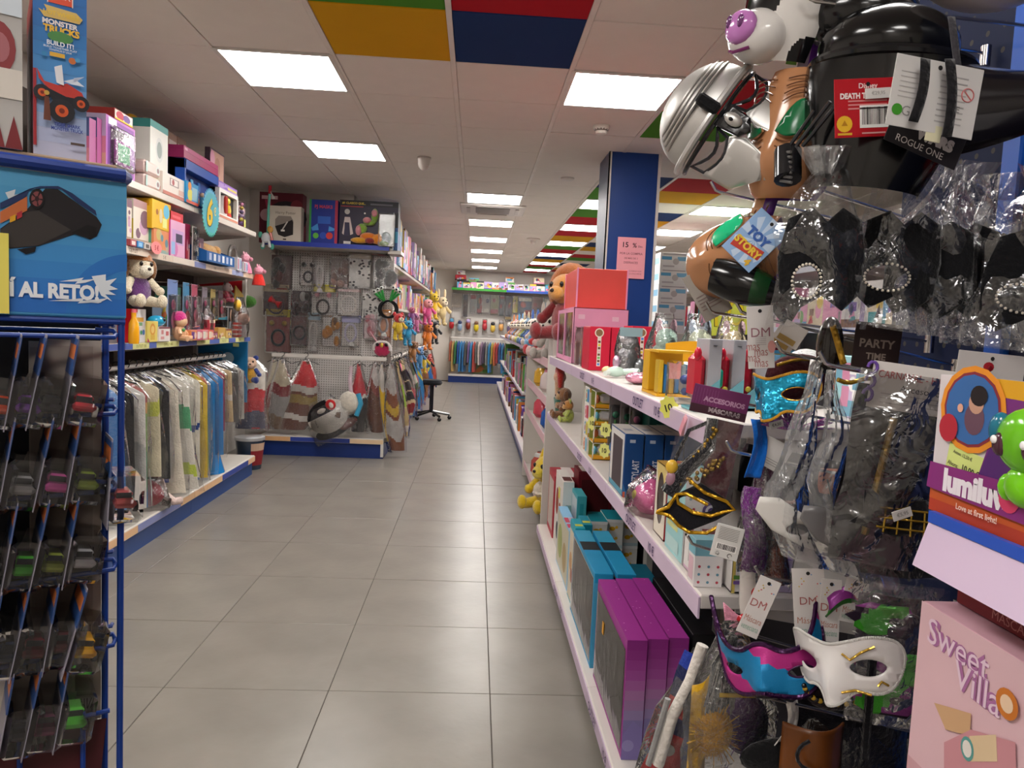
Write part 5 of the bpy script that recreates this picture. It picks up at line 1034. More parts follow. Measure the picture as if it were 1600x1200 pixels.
for r, c, lay in ((15, '#141216', 6), (11, '#8a4a4c', 7), (4, '#3a2024', 8)): hpoly([(57+r*.8*math.cos(k*PI/10), 312+r*1.05*math.sin(k*PI/10)) for k in range(20)], c, lay)
for a in range(5): hpoly([(57, 312), (57+10*math.cos(a*1.257), 312+11*math.sin(a*1.257)), (57+10*math.cos(a*1.257+.3), 312+11*math.sin(a*1.257+.3))], '#2a1618', 8)
hpoly([(110, 365), (138, 374), (148, 368), (150, 356), (135, 352)], '#120f12', 5); hpoly([(26, 390), (40, 398), (54, 394), (56, 386)], '#120f12', 5)
hpoly([(8, 302), (24, 297), (22, 306), (44, 300), (26, 316), (27, 306), (14, 314)], '#d5dde2', 3)
hpoly([(92, 440), (130, 434), (126, 438), (150, 436), (132, 442), (116, 444), (120, 440)], '#dfe6ec', 4)
hpoly([(142, 432), (164, 429), (164, 439), (181, 435), (170, 446), (183, 452), (168, 454), (180, 461), (163, 460), (174, 471), (157, 462)], '#dfe6ec', 4)
hpoly([(75, 470), (130, 466), (128, 470), (168, 466), (152, 474), (158, 472), (120, 474), (124, 471)], '#dfe6ec', 4)
x0, z0 = hp(14, 458); x1, z1 = hp(153, 451)
m.text('Í AL RETO!', lambda x, y: ((x0+x1)/2+x, -.0094, (z0+z1)/2+y+.002), .024, '#e8ecf0', bold=.05, maxw=x1-x0)
m.text('¡AQU', lambda x, y: (x0-.028+x, -.0094, (z0+z1)/2+y), .0175, '#e8ecf0', bold=.05, maxw=.048)
m.obj('header_print', 'card', rack, smooth=False)
xy, zy = hp(13, 366); xy2, zy2 = hp(13, 490)
MB().box(-.52, -.0125, zy2, xy, -.0105, zy, '#e6d868').obj('yellow_sheet', 'paper', rack)
zr = hp(197, 278)[1]
MB().tube([(-.52, -.012, zr), (-.004, -.012, zr), (-.002, .0, zr), (-.002, .1, zr)], .0085, '#16327c', 10).obj('top_rim', 'paint', rack)
MB().box(-.52, -.008, zr+.004, -.012, .2, zr+.013, '#a58d74', b=.002).obj('card_tray', 'card', rack)
MB().tube([(-.52, -.002, zbot-.008), (-.002, -.002, zbot-.008)], .004, RB, 8).obj('header_rail', 'paint', rack)
MB().box(-.5, .088, .93, -.02, .094, zbot, '#17161a').obj('shadow_board', 'card', rack)  # dark sheet painted in for the shade inside the rack
ROWZ = [hp(183, y)[1] for y in (527, 645, 763, 885, 1002)]
for k, z in enumerate(ROWZ):
    m = MB(); m.tube([(-.5, -.012, z), (-.03, -.012, z), (-.016, -.01, z), (-.012, .0, z+.003), (-.014, .008, z+.008), (-.035, .012, z+.009)], .0032, RB, 8); m.obj('hook_bar', 'paint', rack)
    MB().tube([(-.5, .06, z+.006), (-.02, .06, z+.006)], .0028, RB, 8).obj('hook_bar', 'paint', rack)
    MB().tube([(-.03, .02, z+.016), (-.014, .018, z+.016), (-.012, .03, z+.014)], .0028, RB, 6).obj('hook_tip', 'paint', rack)
zb = hp(100, 1120)[1]
MB().tube([(-.5, -.012, zb), (-.02, -.012, zb)], .0032, RB, 8).obj('lower_rail', 'paint', rack)
for px in (30, 128): MB().tube([(hp(px, 1150)[0], -.012, zb+.006), (hp(px, 1150)[0], -.012, .4)], .0032, RB, 8).obj('wire', 'paint', rack)
MB().box(-.45, .03, .3, -.03, .034, ROWZ[4]-.01, '#d8cfc4').obj('grey_backing', 'card', rack)
CARC = ['#e0502a', '#8a52b8', '#2a2a30', '#c02438', '#b8b6b8', '#d85aa8', '#8fa83a', '#3a3438', '#4fb83a', '#a8b84a', '#8a2430', '#c4c4c8', '#241e22', '#7a2030', '#2a3a5a', '#6a3038', '#2a2a34', '#8a3a6a', '#5ac040', '#7a7a80']
CNAME = ['orange', 'violet', 'black', 'white wheeled', 'chrome', 'pink', 'lime', 'charcoal', 'green', 'olive yellow', 'wine red', 'silver', 'jet', 'dark red', 'navy', 'maroon', 'slate', 'magenta', 'lime green', 'grey']
def toy_car(m, c, wheel='#18161a', s=1):
    # nose faces +x
    m.box(-.032*s, -.014*s, .006*s, .032*s, .014*s, .017*s, c, b=.004*s); m.box(-.018*s, -.0115*s, .016*s, .014*s, .0115*s, .026*s, c, b=.004*s)
    m.box(.0145*s, -.009*s, .017*s, .0165*s, .009*s, .024*s, '#20242a')
def car_pack(k, x, y, z, label, rz=0, tilt=.12, c=None, big=False, wheel='#1a181c'):
    c = c or CARC[k % 20]; t = thing('carded_toy_car', label, 'toy car', RP+RE*x-RN*y+Vector((0, 0, z)), RA+rz, ry=tilt)
    m = MB(); m.box(-.0006, -.05, -.118, .0006, .05, 0, '#8d8894', b=.0002); m.box(-.001, -.05, -.05, .0011, .05, -.004, '#2d4f8a'); m.box(-.0011, -.048, -.03, .0012, .02, -.012, '#c8703a'); m.obj('card', 'card', t)
    m = MB().at((.021, -.006, -.1), rz=-PI/2); toy_car(m, c); m.obj('car', 'gloss', t)
    m = MB()
    for a in (-1, 1):
        for b in (-1, 1): m.at((.021+.0135*a, -.006+.02*b, -.0935), ry=PI/2).lathe([(.0065, -.003), (.0075, -.002), (.0075, .002), (.0065, .003)], wheel, 10)
    m.obj('wheel', 'gloss', t)
    MB().box(.0012, -.048, -.112, .042, .036, -.05, '#ffffff', b=.006).obj('blister', 'shell', t)
    return t
XS = [[hp(q, y)[0] for q in qs] for qs, y in (((118, 70, 32, -6), 530), ((122, 80, 22, -20), 650), ((118, 74, 26, -22), 770), ((88, 44, 2, -40), 890), ((104, 62, 20), 1010))]
RW = ['top', 'second', 'third', 'fourth', 'lowest']
for r in range(5):
    for q, x in enumerate(XS[r]):
        k = [3, 2, 1, 0, 6, 5, 4, 7, 11, 9, 8, 12, 15, 13, 14, 10, 18, 17, 16][sum(len(a) for a in XS[:r])+q]
        car_pack(k, x, .004, ROWZ[r]+.002, f'carded {CNAME[k]} toy car on the {RW[r]} row of the rack, {ORD[q]} from the post', wheel='#e6e2dc' if k == 3 else '#1a181c', tilt=.16+.03*(q % 2))
# packs at the post end
car_pack(11, -.022, -.0, ROWZ[2]+.075, 'carded silver and red toy car sticking out past the rack post', 0, .05, c='#b8484a')
car_pack(9, -.05, -.002, ROWZ[3]-.008, 'carded golden yellow toy car by the post in the lower half of the rack', 0, .25, c='#e0a31c')
# rows of grey card backs turned to the camera
for r in range(5):
    for q in range(2):
        t = thing('carded_toy_car', f'grey card back of a toy car pack with a barcode, {RW[r]} row, {"front" if q == 0 else "rear"} one', 'toy car', RP+RE*(-.055-.012*q)-RN*(.03+.02*q)+Vector((0, 0, ROWZ[r]-.002-.004*q)), RA-.35)
        m = MB(); m.box(-.042, 0, -.112, .03, .001, -.004, '#b0a49a', b=.0003); m.box(-.04, -.0006, -.07, .02, .0, -.012, '#a0948a'); m.box(-.012, -.0007, -.1, .026, .0, -.078, '#c6bfb8')
        for j in range(9): m.box(-.009+.0036*j, -.001, -.096, -.0076+.0036*j, -.0006, -.081, '#4a443f')
        m.obj('card_back', 'card', t)
        m = MB().at((-.01, .02, -.1)); toy_car(m, ['#3a3a40', '#6a3038'][q], s=.9); m.obj('car', 'gloss', t)
t = thing('dark_red_card', 'large dark red carded toy pack on the bottom of the rack', 'toy pack', RP+RE*-.02-RN*.0+Vector((0, 0, zb-.012)), RA)
m = MB(); pts = [(-.145, -.2), (-.02, -.2), (-.002, -.004), (-.05, .0), (-.07, -.02), (-.085, -.008), (-.13, -.025), (-.145, -.045)]
m.sheet(pts, col='#4a1c22'); m.poly([(-.14, -.0012, -.19), (-.02, -.0012, -.19), (-.02, -.0012, -.12), (-.14, -.0012, -.15)], '#6a2c30'); m.poly([(-.1, -.0014, -.1), (-.06, -.0014, -.12), (-.05, -.0014, -.085), (-.08, -.0014, -.075)], '#5a4a58'); m.poly([(-.135, -.0014, -.07), (-.1, -.0014, -.075), (-.1, -.0014, -.055), (-.135, -.0014, -.05)], '#6f3f44'); m.obj('card', 'card', t)
# orange pack top of the rack inside
t = thing('orange_pack', 'small orange and red blister pack showing under the header board', 'toy pack', RP+RE*-.2-RN*.03+Vector((0, 0, zbot-.03)), RA)
m = MB(); m.box(-.02, 0, -.014, .02, .002, .014, '#b8342a'); m.ell((0, -.006, 0), (.012, .006, .008), '#f0861e', 10, 7); m.ell((.012, -.005, .006), (.008, .005, .006), '#e8c030', 8, 6); m.obj('pack', 'plastic', t)
# boxes on top of the rack
xa, z0 = hp(52, 252); xb, _ = hp(135, 252); bw = xb-xa
t = thing('truck_toy_box', 'tall blue and white toy truck box standing on the car rack', 'toy box', RP+RE*((xa+xb)/2)-RN*.07+Vector((0, 0, zr+.014)), RA); bw = abs(bw); bh = hp(60, -14)[1]-z0; bd = .14
m = MB(); m.box(-bw/2, -bd/2, 0, bw/2, bd/2, bh, '#7a1a1e', b=.001)
P = []
for k, c in enumerate(['#c3c4dc', '#b9bfdc', '#a9b9dc', '#93b2de', '#7aa8dc', '#5f9cd6', '#4f92d0', '#4488ca', '#3c80c4', '#3878be', '#3472b8', '#3470b4']): P.append(('r', .0, k/12, 1, (k+1)/12, c))
P += [('r', 0, .05, .06, .5, '#b03038'), ('r', .28, .9, .72, 1, '#e4573a'), ('r', .26, .896, .28, 1, '#e8d8d0'), ('r', .72, .896, .74, 1, '#e8d8d0'), ('t', 'MEGA', .5, .945, .03, '#f0d8d0', 0, .4, .03), ('p', [(.1, .85), (.3, .83), (.2, .88), (.8, .87), (.92, .84), (.86, .81), (.2, .81)], '#d8b86a'), ('t', 'HOT WHEELS', .52, .84, .028, '#e8c24a', .0, .66, .04),
      ('t', 'MONSTER', .5, .785, .032, '#ece6e0', -.03, .66, .04), ('t', 'TRUCKS', .52, .745, .042, '#e8b83a', -.03, .68, .05), ('c', .5, .705, .12, '#4f8a4a', 2), ('t', 'BUILD IT!', .5, .665, .028, '#e8eef4', 0, .5, .03), ('t', 'BUILD TOGETHER PLAY', .5, .64, .012, '#dfe6ee', 0, .66, .02), ('t', 'CONSTRUIS ET JOUE', .5, .622, .012, '#dfe6ee', 0, .62, .02),
      ('r', .3, .585, .58, .61, '#e0b040'), ('c', .72, .58, .07, '#c8703a'), ('c', .82, .59, .05, '#4f9ccb'), ('c', .2, .59, .05, '#3f8cc0'), ('p', [(.55, .45), (.95, .5), (.75, .48), (.95, .44), (.7, .44)], '#dfe6f2')]
# a generic red four wheeled toy truck
P += [('p', [(.06, .5), (.2, .43), (.45, .42), (.62, .44), (.9, .4), (.96, .36), (.6, .35), (.3, .38), (.1, .44)], '#c23c34'), ('p', [(.2, .4), (.6, .36), (.92, .36), (.85, .3), (.4, .3)], '#201e24')]
for x, y, r in ((.16, .36, .17), (.52, .27, .26), (.88, .33, .17)): P += [('c', x, y, r, '#26242a', .95), ('c', x, y, r*.5, '#d2582c', .95), ('c', x, y, r*.22, '#7a2a1a', .95)]
P += [('p', [(.42, .43), (.56, .42), (.52, .54), (.38, .52)], '#e2e2e6'), ('p', [(.18, .2), (.32, .2), (.28, .34), (.2, .34)], '#6a3a2c'), ('c', .24, .36, .05, '#c8a04a'), ('t', 'TIGER SHARK', .62, .185, .022, '#3a4a9a', 0, .5, .03), ('t', 'MONSTER TRUCK', .62, .16, .022, '#3a4a9a', 0, .6, .03), ('r', .68, .075, .95, .09, '#5a4a44')]
draw(m, 'F', bw, bd, bh, P, e0=.0003); m.obj('carton', 'card', t, smooth=False)
t = thing('racing_toy_box', 'silver and red racing toy box beside the tall truck box on the rack', 'toy box', RP+RE*(xa-.055)-RN*.07+Vector((0, 0, zr+.014)), RA-.0)
m = MB(); m.box(-.052, -.08, 0, .044, .09, .192, '#8fa0b0', b=.001)
draw(m, 'F', .088, .16, .192, [('r', 0, 0, 1, 1, '#b8b4b0'), ('r', 0, 0, .35, 1, '#2f5aa0'), ('r', 0, .1, .3, .3, '#b8343a'), ('c', .72, .6, .35, '#8a3438', .6), ('c', .74, .6, .2, '#a8646a', .6), ('p', [(.4, 0), (.5, .25), (.6, .02), (.7, .22), (.8, 0), (.9, .2), (1, 0)], '#7a2a2e'), ('r', .4, .3, 1, .48, '#d8d0c6'), ('r', .4, .8, 1, 1, '#cfd8e0')], e0=.0003); m.obj('carton', 'card', t, smooth=False)
# ------------------------------------------------------------------ hooks of carnival masks on the blue pegboard by the low shelving
PX = .82
t = thing('mask_display', 'dark blue pegboard bay hung with carnival masks beside the low white shelving', 'display', (PX, 1.24, 0), R90)
MB().box(-.19, .01, 0, .11, .03, 2.3, '#0d2462').obj('pegboard', pegblue_m, t)
m = MB(); m.box(.11, -.012, 0, .152, .03, 2.3, '#1a5fc8', b=.003)
for k in range(60): m.box(.102, -.004, .2+.034*k, .111, .012, .218+.034*k, '#1a5fc8')
m.obj('post', 'paint', t)
MB().box(.18, -.012, 1.56, .3, -.001, 1.69, '#8f1a24').obj('red_card', 'card', t)
MB().box(.153, .0, 0, .9, .03, 2.3, '#0a1840').obj('next_panel', 'paint', t)
A = lambda px, py, Y: at(px, py, Y=Y)
def hook(p, q, Y, lab, r=.0028):
    a, b = A(*p, Y), A(*q, Y); d = (b-a); d = d*((PX-a.x)/d.x)
    t = thing('display_hook', lab, 'hook', a); m = MB()
    m.tube([(-.012, 0, .018), (-.002, 0, .003), (.006, 0, 0), tuple(d)], r, '#c9c6c4', 8)
    m.obj('rod', 'steel', t)
    m = MB(); m.tube([(d.x-.004, 0, d.z-.02), (d.x-.004, 0, d.z+.012)], .008, '#b8b4b2', 10); m.obj('socket', 'steel', t); return t
HK = [((1268, 2), (1585, 38), 1.1, 'topmost, near end'), ((1192, 30), (1290, 45), 1.2, 'under the cow mask'), ((1130, 113), (1210, 128), 1.28, 'above the silver mask'), ((1120, 300), (1190, 316), 1.31, 'below the silver mask'), ((1168, 262), (1215, 277), 1.22, 'under the tan mask'),
      ((1112, 489), (1310, 515), 1.28, 'under the grey tag'), ((1160, 490), (1250, 512), 1.2, 'through the white ribbon tag'), ((1222, 552), (1275, 563), 1.12, 'above the blue mask'), ((1292, 571), (1440, 599), .95, 'through the carnival card'), ((1144, 706), (1215, 721), 1.22, 'behind the black mask bag'),
      ((1190, 902), (1290, 917), 1.14, 'above the white mask'), ((1124, 978), (1165, 990), 1.24, 'by the grey hair bag'), ((1184, 1088), (1245, 1102), 1.12, 'lowest of all'), ((1083, 852), (1130, 866), 1.3, 'below the black mask bag'), ((1110, 622), (1165, 632), 1.29, 'through the purple header card')]
for a, b, Y, l in HK: hook(a, b, Y, 'chrome display hook on the mask wall, '+l)

def ring(cx, cz, rx, rz_, n=20, tip=0):
    return [(cx+rx*math.cos(2*PI*k/n)*(1+tip*abs(math.cos(2*PI*k/n))**3), cz+rz_*math.sin(2*PI*k/n)) for k in range(n)]
def eye_mask(name, lab, loc, rot, col, trim=None, R=.085, hw=.1, m_='gloss', shape=None, eye=(.05, 0, .026, .014), sc=1, extra=None, ties=None, trimr=.0035, trimn=None):
    """half face mask wrapped around a cylinder of radius R; front faces local -Y"""
    t = thing(name, lab, 'mask', loc); t.rotation_euler = rot; t.scale = (sc, sc, sc)
    half = shape or [(0, -.05), (.012, -.048), (.03, -.03), (.06, -.038), (.085, -.025), (hw, .012), (.095, .035), (.06, .044), (.025, .036), (0, .03)]
    out = half+[(-x, z) for x, z in half[-2:0:-1]]
    def sm(o, n=2):
        for _ in range(n):
            o = [p for i in range(len(o)) for p in ((.75*o[i][0]+.25*o[(i+1) % len(o)][0], .75*o[i][1]+.25*o[(i+1) % len(o)][1]), (.25*o[i][0]+.75*o[(i+1) % len(o)][0], .25*o[i][1]+.75*o[(i+1) % len(o)][1]))]
        return o
    out = sm(out)
    f = lambda x, z: (R*math.sin(x/R), -R*math.cos(x/R)+R-.022*math.exp(-(x/.016)**2)*max(0, min(1, (.02-z)/.05)), z)
    ex, ez, er, eh = eye; eyes = [ring(ex, ez, er, eh, 20, .15), ring(-ex, ez, er, eh, 20, .15)]
    MB().sheet(out, eyes, f, col, step=.009).obj('shell', m_, t, solid=.0025)
    if trim:
        o2 = [f(*p) for p in out]; o2 = [(a, b-.001, c) for a, b, c in o2]
        if trimn:  # beaded braid
            m = MB(); P = o2+[o2[0]]
            for i in range(len(o2)):
                for k in range(trimn):
                    a, b = P[i], P[i+1]; w_ = k/trimn; m.ell(tuple(a[j]+(b[j]-a[j])*w_ for j in range(3)), trimr, trim, 6, 4)
            m.obj('braid', 'gloss', t)
        else: MB().tube(o2, trimr, trim, 6, closed=True).obj('edging', 'foil', t)
        MB().tube([f(*p) for p in eyes[0]], trimr*.5, trim, 6, closed=True).obj('eye_edging', m_, t)
    if extra: extra(t, f)
    if ties: MB().tube([(f(hw*.92, .02)[0], f(hw*.92, .02)[1], .02)]+[(.07+ties[0]*k/8, .06+.01*math.sin(k), .02-ties[1]*k/8) for k in range(1, 9)], .003, ties[2], 6).obj('ribbon', 'cloth', t)
    return t
def tagcard(lab, px, py, Y, w, h, col, rot, deco=None, name='hang_tag', cat='tag', hole=True):
    t = thing(name, lab, cat, A(px, py, Y)); t.rotation_euler = rot
    m = MB(); m.box(-w/2, 0, -h, w/2, .0012, 0, col, b=.0004)
    if deco: deco(m, w, h)
    m.obj('card', 'card', t, smooth=False)
    if hole:
        m = MB().at((0, -.0006, -.008)); m.ell((0, 0, 0), (.003, .0004, .003), '#221f20', 8, 5); m.obj('hole', 'paper', t)
    return t
TX = lambda m, s, x, z, h, c, mw=1, bold=.02, y=-.0006: m.text(s, lambda a, b: (x+a, y, z+b), h, c, bold=bold, maxw=mw)
def barcode(m, x0, z0, w, h, n=22, seed=1):
    g = random.Random(seed); m.box(x0, -.0006, z0, x0+w, -.0003, z0+h, '#e8e4e0')
    for k in range(n):
        x = x0+w*(.06+.88*k/n); m.box(x, -.0009, z0+h*.14, x+w*.88/n*g.choice((.35, .5, .75)), -.0006, z0+h*.92, '#2a2426')

# cow mask at the top
t = thing('cow_mask', 'glossy white and black cow mask with a pink snout atop the mask wall', 'mask', A(1232, 30, 1.2)); t.rotation_euler = (0, .25, R90+.35)
blk = lambda u, v: '#101013' if (math.sin(6.2*u+1.7)*math.cos(5*v+.4) > .28 or v > .86) else '#dcd8d4'
m = MB(); m.grid(lambda u, v: (.078*math.sin(-1.5+3*u)*(.55+.5*math.sin(PI*min(1, v*.75+.2))), -.06*math.cos(-1.5+3*u)*(.75+.35*math.sin(PI*v)), -.07+.2*v), 64, 56, blk); m.ell((0, -.05, -.035), (.055, .045, .042), '#dcd8d4', 18, 12); m.obj('shell', 'gloss', t)
m = MB(); m.ell((0, -.088, -.028), (.034, .016, .026), '#c07abf', 16, 10); m.obj('snout', 'gloss', t)
m = MB()
for s in (-1, 1): m.ell((.014*s, -.102, -.022), (.006, .004, .01), '#6d3a70', 8, 6)
m.obj('nostril', 'gloss', t)
MB().tube([(-.02, -.085, -.062), (0, -.092, -.066), (.024, -.082, -.058)], .003, '#6d2a5a', 6).obj('mouth', 'gloss', t)
for s in (-1, 1): m = MB(); m.ell((.085*s, .0, .05), (.04, .012, .022), '#141416', 12, 8); m.obj('ear', 'gloss', t)
for k, (c, px) in enumerate((('#7fae4a', 1247), ('#b7a4b4', 1264), ('#7a3fa0', 1278))):
    tagcard(f'{["green", "grey", "purple"][k]} elastic strap hanging behind the cow mask', px, 44+8*k, 1.21, .017, .058, c, (0, .12, -.2), name='elastic_strap', cat='strap', hole=False)

# silver helmet mask, tilted on its side
t = thing('helmet_mask', 'silver plastic helmet mask with a ridged dome, tilted on its side', 'mask', A(1118, 192, 1.27)); t.rotation_euler = (.1, -1.0, -.35); SV = '#c9c7c4'
m = MB(); m.grid(lambda u, v: (.094*math.cos(v*PI/2*.98)*math.cos(PI*u), -.075*math.cos(v*PI/2*.98)*math.sin(PI*u), .012+.078*math.sin(v*PI/2)), 28, 12, SV); m.obj('dome', 'silver', t)
for k in range(4):
    r = .99+.012*k; a0 = .55+.16*k
    MB().tube([(.095*math.cos(a0*.7)*math.cos(PI*(.1+.8*u/14)), -.077*math.cos(a0*.5)*math.sin(PI*(.1+.8*u/14))-.001, .012+.079*math.sin(a0*.62)+.0*u) for u in range(15)], .0028, '#aeaba7', 6).obj('ridge', 'silver', t)
MB().tube([(.1*math.cos(PI*u/20), -.084*math.sin(PI*u/20), .006) for u in range(21)], .0065, SV, 8).obj('brim', 'silver', t)
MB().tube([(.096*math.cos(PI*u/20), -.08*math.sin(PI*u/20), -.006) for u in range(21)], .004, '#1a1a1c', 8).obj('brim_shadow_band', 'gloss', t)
cyl = lambda x, z: (x, -.078*math.sqrt(max(0, 1-(x/.1)**2))-.012*max(0, -z-.03)/.1, z)
for s in (-1, 1):
    pl_ = [(s*.012, -.062), (s*.022, -.04), (s*.052, -.052), (s*.086, -.036), (s*.084, -.085), (s*.05, -.118), (s*.02, -.1)]
    MB().sheet(pl_, f=cyl, col=SV, step=.012).obj('cheek_plate', 'silver', t, solid=.006)
    q = [(s*.02, -.107), (s*.048, -.124), (s*.03, -.155), (s*.006, -.158), (s*.006, -.11)]
    MB().sheet(q, f=cyl, col='#c2c0be', step=.012).obj('chin_plate', 'silver', t, solid=.006)
    MB().tube([cyl(*p) for p in pl_], .0025, '#efeeec', 6, closed=True).obj('plate_edge', 'silver', t)
    MB().tube([cyl(s*(.02+.066*u/6), -.012-.02*math.sin(PI*u/6)) for u in range(7)]+[cyl(s*(.084-.06*u/6), -.036-.012*math.sin(PI*u/6)) for u in range(7)], .003, '#26262a', 6, closed=True).obj('visor_frame', 'gloss', t)
MB().sheet([(-.02, -.008), (.02, -.008), (.016, -.05), (0, -.062), (-.016, -.05)], f=lambda x, z: (x, cyl(x, z)[1]-.004, z), col='#17171a', step=.01).obj('nose_block', 'gloss', t, solid=.01)
m = MB(); m.ell((0, -.092, -.028), (.01, .006, .016), '#d4d2ce', 10, 7); m.ell((-.003, -.099, -.025), (.003, .002, .004), '#1a1a1a', 6, 4); m.obj('nose_plate', 'silver', t)
MB().box(-.01, -.094, .0, .01, -.08, .04, '#141416', b=.004).obj('strap', 'cloth', t)
# two tan masks with green eyes
def tan_mask(lab, px, py, Y, rot, sc, eye='#0c6b3e'):
    t = thing('alien_mask', lab, 'mask', A(px, py, Y)); t.rotation_euler = rot; t.scale = (sc,)*3; TAN = '#b57f58'
    prof = lambda v: .35+.65*math.sin(PI*min(1, .12+.8*v**.75))**.7
    m = MB(); m.grid(lambda u, v: (.07*prof(v)*math.sin(-1.5+3*u), -.062*prof(v)*math.cos(-1.5+3*u)-.01*math.exp(-((u-.5)/.08)**2-((v-.3)/.15)**2), -.1+.2*v), 26, 22, TAN); m.obj('shell', 'gloss', t)
    sf = lambda x, z: (x, -math.sqrt(max(.0002, .0655**2-(x*.93)**2))*prof((z+.1)/.2)-.001, z)
    for s in (-1, 1):
        e = [(s*(.012+.055*k/10), .0+.034*math.sin(PI*k/10)+.026*k/10) for k in range(11)]+[(s*(.067-.055*k/10), .026-.026*k/10-.02*math.sin(PI*k/10)) for k in range(1, 10)]
        MB().sheet(e, f=lambda x, z: (sf(x, z)[0], sf(x, z)[1]-.003, z), col=eye, step=.008).obj('eye_lens', 'gloss', t, solid=.006)
        MB().tube([(sf(x, z)[0], sf(x, z)[1]-.002, z) for x, z in e], .0022, '#9a6a46', 6, closed=True).obj('eye_rim', 'gloss', t)
        for k in range(4):
            MB().tube([sf(s*(.01+.055*u/8), .046+.012*k+(.012-.003*k)*math.sin(PI*u/8)) for u in range(9)], .0011, '#6a432c', 5).obj('wrinkle', 'gloss', t)
        for k in range(3):
            MB().tube([sf(s*(.012+.045*u/8), .0-.011*k+.012*(u/8)-.01*math.sin(PI*u/8)) for u in range(9)], .0011, '#6a432c', 5).obj('wrinkle', 'gloss', t)
    MB().grid(lambda u, v: (.074*prof(v)*(1 if u > .5 else -1)*(1-.0*u), .002+.02*abs(u-.5), -.1+.19*v), 2, 12, '#5e2d86').obj('purple_edge', 'cloth', t)
    return t
tan_mask('tan wrinkled mask with a dark green eye hanging beside the silver mask', 1238, 215, 1.2, (.05, .1, -.95), 1.0)
tan_mask('tan domed mask with a bright green eye below the silver mask', 1160, 400, 1.26, (.1, 1.35, -.95), .95, '#10b57c')
t = thing('purple_mask_edge', 'tan and purple rim of a folded mask between the two green eyed masks', 'mask', A(1205, 290, 1.22)); t.rotation_euler = (0, .25, -.6)
m = MB(); m.grid(lambda u, v: (-.018+.036*u, -.006*math.sin(PI*u), -.05+.1*v), 6, 10, lambda u, v: '#b98a66' if u < .55 else '#5e2d86'); m.obj('rim', 'gloss', t, solid=.004)
# black cap mask over the tan one, with its picture tag
t = thing('cap_mask', 'black glossy mask with a green lining hanging over the tan domed mask', 'mask', A(1165, 440, 1.2)); t.rotation_euler = (0, .2, -.5)
m = MB(); m.grid(lambda u, v: (-.055+.14*v, -.034*math.sin(PI*u)*math.sin(PI*min(1, .25+.72*v)), .035*math.cos(PI*u)*math.sin(PI*min(1, .3+.65*v))-.012*v), 16, 16, lambda u, v: '#0b0b0d' if v < .52 else '#173d1e' if v < .7 else '#0d0d0f'); m.obj('shell', 'gloss', t)
m = MB(); m.sheet([(.06, -.005), (.095, -.02), (.085, -.055), (.07, -.05), (.045, -.03)], col='#0b0b0d'); m.obj('lower_flap', 'gloss', t, solid=.006)
def toytag(m, w, h):
    for k in range(9):
        a = PI*2*k/9; m.poly([(0, -.0004, -h/2), (w*.5*math.cos(a), -.0004, -h/2+h*.5*math.sin(a)), (w*.5*math.cos(a+.35), -.0004, -h/2+h*.5*math.sin(a+.35))], '#c3d5ec')
    m.poly([(-.026, -.0008, -h*.66), (.024, -.0008, -h*.54), (.026, -.0008, -h*.74), (-.024, -.0008, -h*.86)], '#c0392b')
    TX(m, 'TOY', 0, -h*.42, .016, '#2f5aa8', bold=.06, y=-.0012); TX(m, 'STORY', 0, -h*.68, .013, '#e8c23a', bold=.05, y=-.0016); TX(m, '4', .016, -h*.88, .013, '#e0b030', bold=.05, y=-.0012)
tagcard('pale blue sunburst picture tag on the black mask with a green lining', 1212, 345, 1.16, .062, .085, '#8fb2dd', (0, .75, -.3), toytag)
def greydeco(m, w, h):
    m.box(-.004, -.0006, -.06, .018, -.0003, -.03, '#6d625e'); 
    for k in range(5): m.box(-w*.4, -.0006, -h*(.5+.07*k), w*.3, -.0003, -h*(.5+.07*k)+.002, '#7d6a66')
tagcard('grey back of a mask tag with a round hole hanging by the tan domed mask', 1086, 424, 1.3, .052, .09, '#989088', (0, -.55, -.25), greydeco)

# big black helmet mask with red and white tags
t = thing('helmet_mask', 'large glossy black helmet mask with a domed top and red tag', 'mask', A(1370, 205, 1.1)); t.rotation_euler = (0, .12, -.75); K = '#0a0a0c'
m = MB(); m.ell((-.01, 0, .115), (.098, .09, .062), K, 26, 14); m.obj('dome', 'gloss', t)
m = MB(); m.grid(lambda u, v: (.118*math.sin(-1.5+3*u)*(1-.35*v*v), -.1*math.cos(-1.5+3*u)*(1-.2*v), .085-.18*v), 26, 14, K); m.obj('face_shell', 'gloss', t)
MB().tube([(.11*math.cos(PI+PI*k/20), .1*math.sin(PI+PI*k/20), .088) for k in range(21)], .007, '#111114', 8).obj('brim', 'gloss', t)
m = MB(); m.grid(lambda u, v: (.1+.19*v, -.085*math.cos(-1.2+2.4*u)*(1-.75*v)+.02*v, .02+.07*math.sin(-1.2+2.4*u)*(1-.8*v)+.05*v*v), 14, 12, '#151216'); m.obj('flared_neck_guard', 'gloss', t)
m = MB(); m.tube([(-.1, -.075, -.045), (-.085, -.092, -.09)], .02, '#1a1a1d', 12); m.obj('breather', 'gloss', t)
for k in range(7): m = MB(); m.tube([(-.118+.004*k, -.078-.003*k, -.048-.0075*k), (-.084+.002*k, -.102-.001*k, -.052-.0075*k)], .0022, '#8d8a88', 6); m.obj('vent', 'silver', t)
for k in range(3): MB().tube([(-.02-.02*k, -.105, .03-.012*k), (-.075-.012*k, -.085, -.04-.004*k)], .003, '#2a2a2e', 6).obj('cheek_line', 'gloss', t)
t = thing('helmet_mask', 'second glossy black mask partly cut by the top edge above the domed helmet', 'mask', A(1345, 30, 1.14)); t.rotation_euler = (0, .2, -.8)
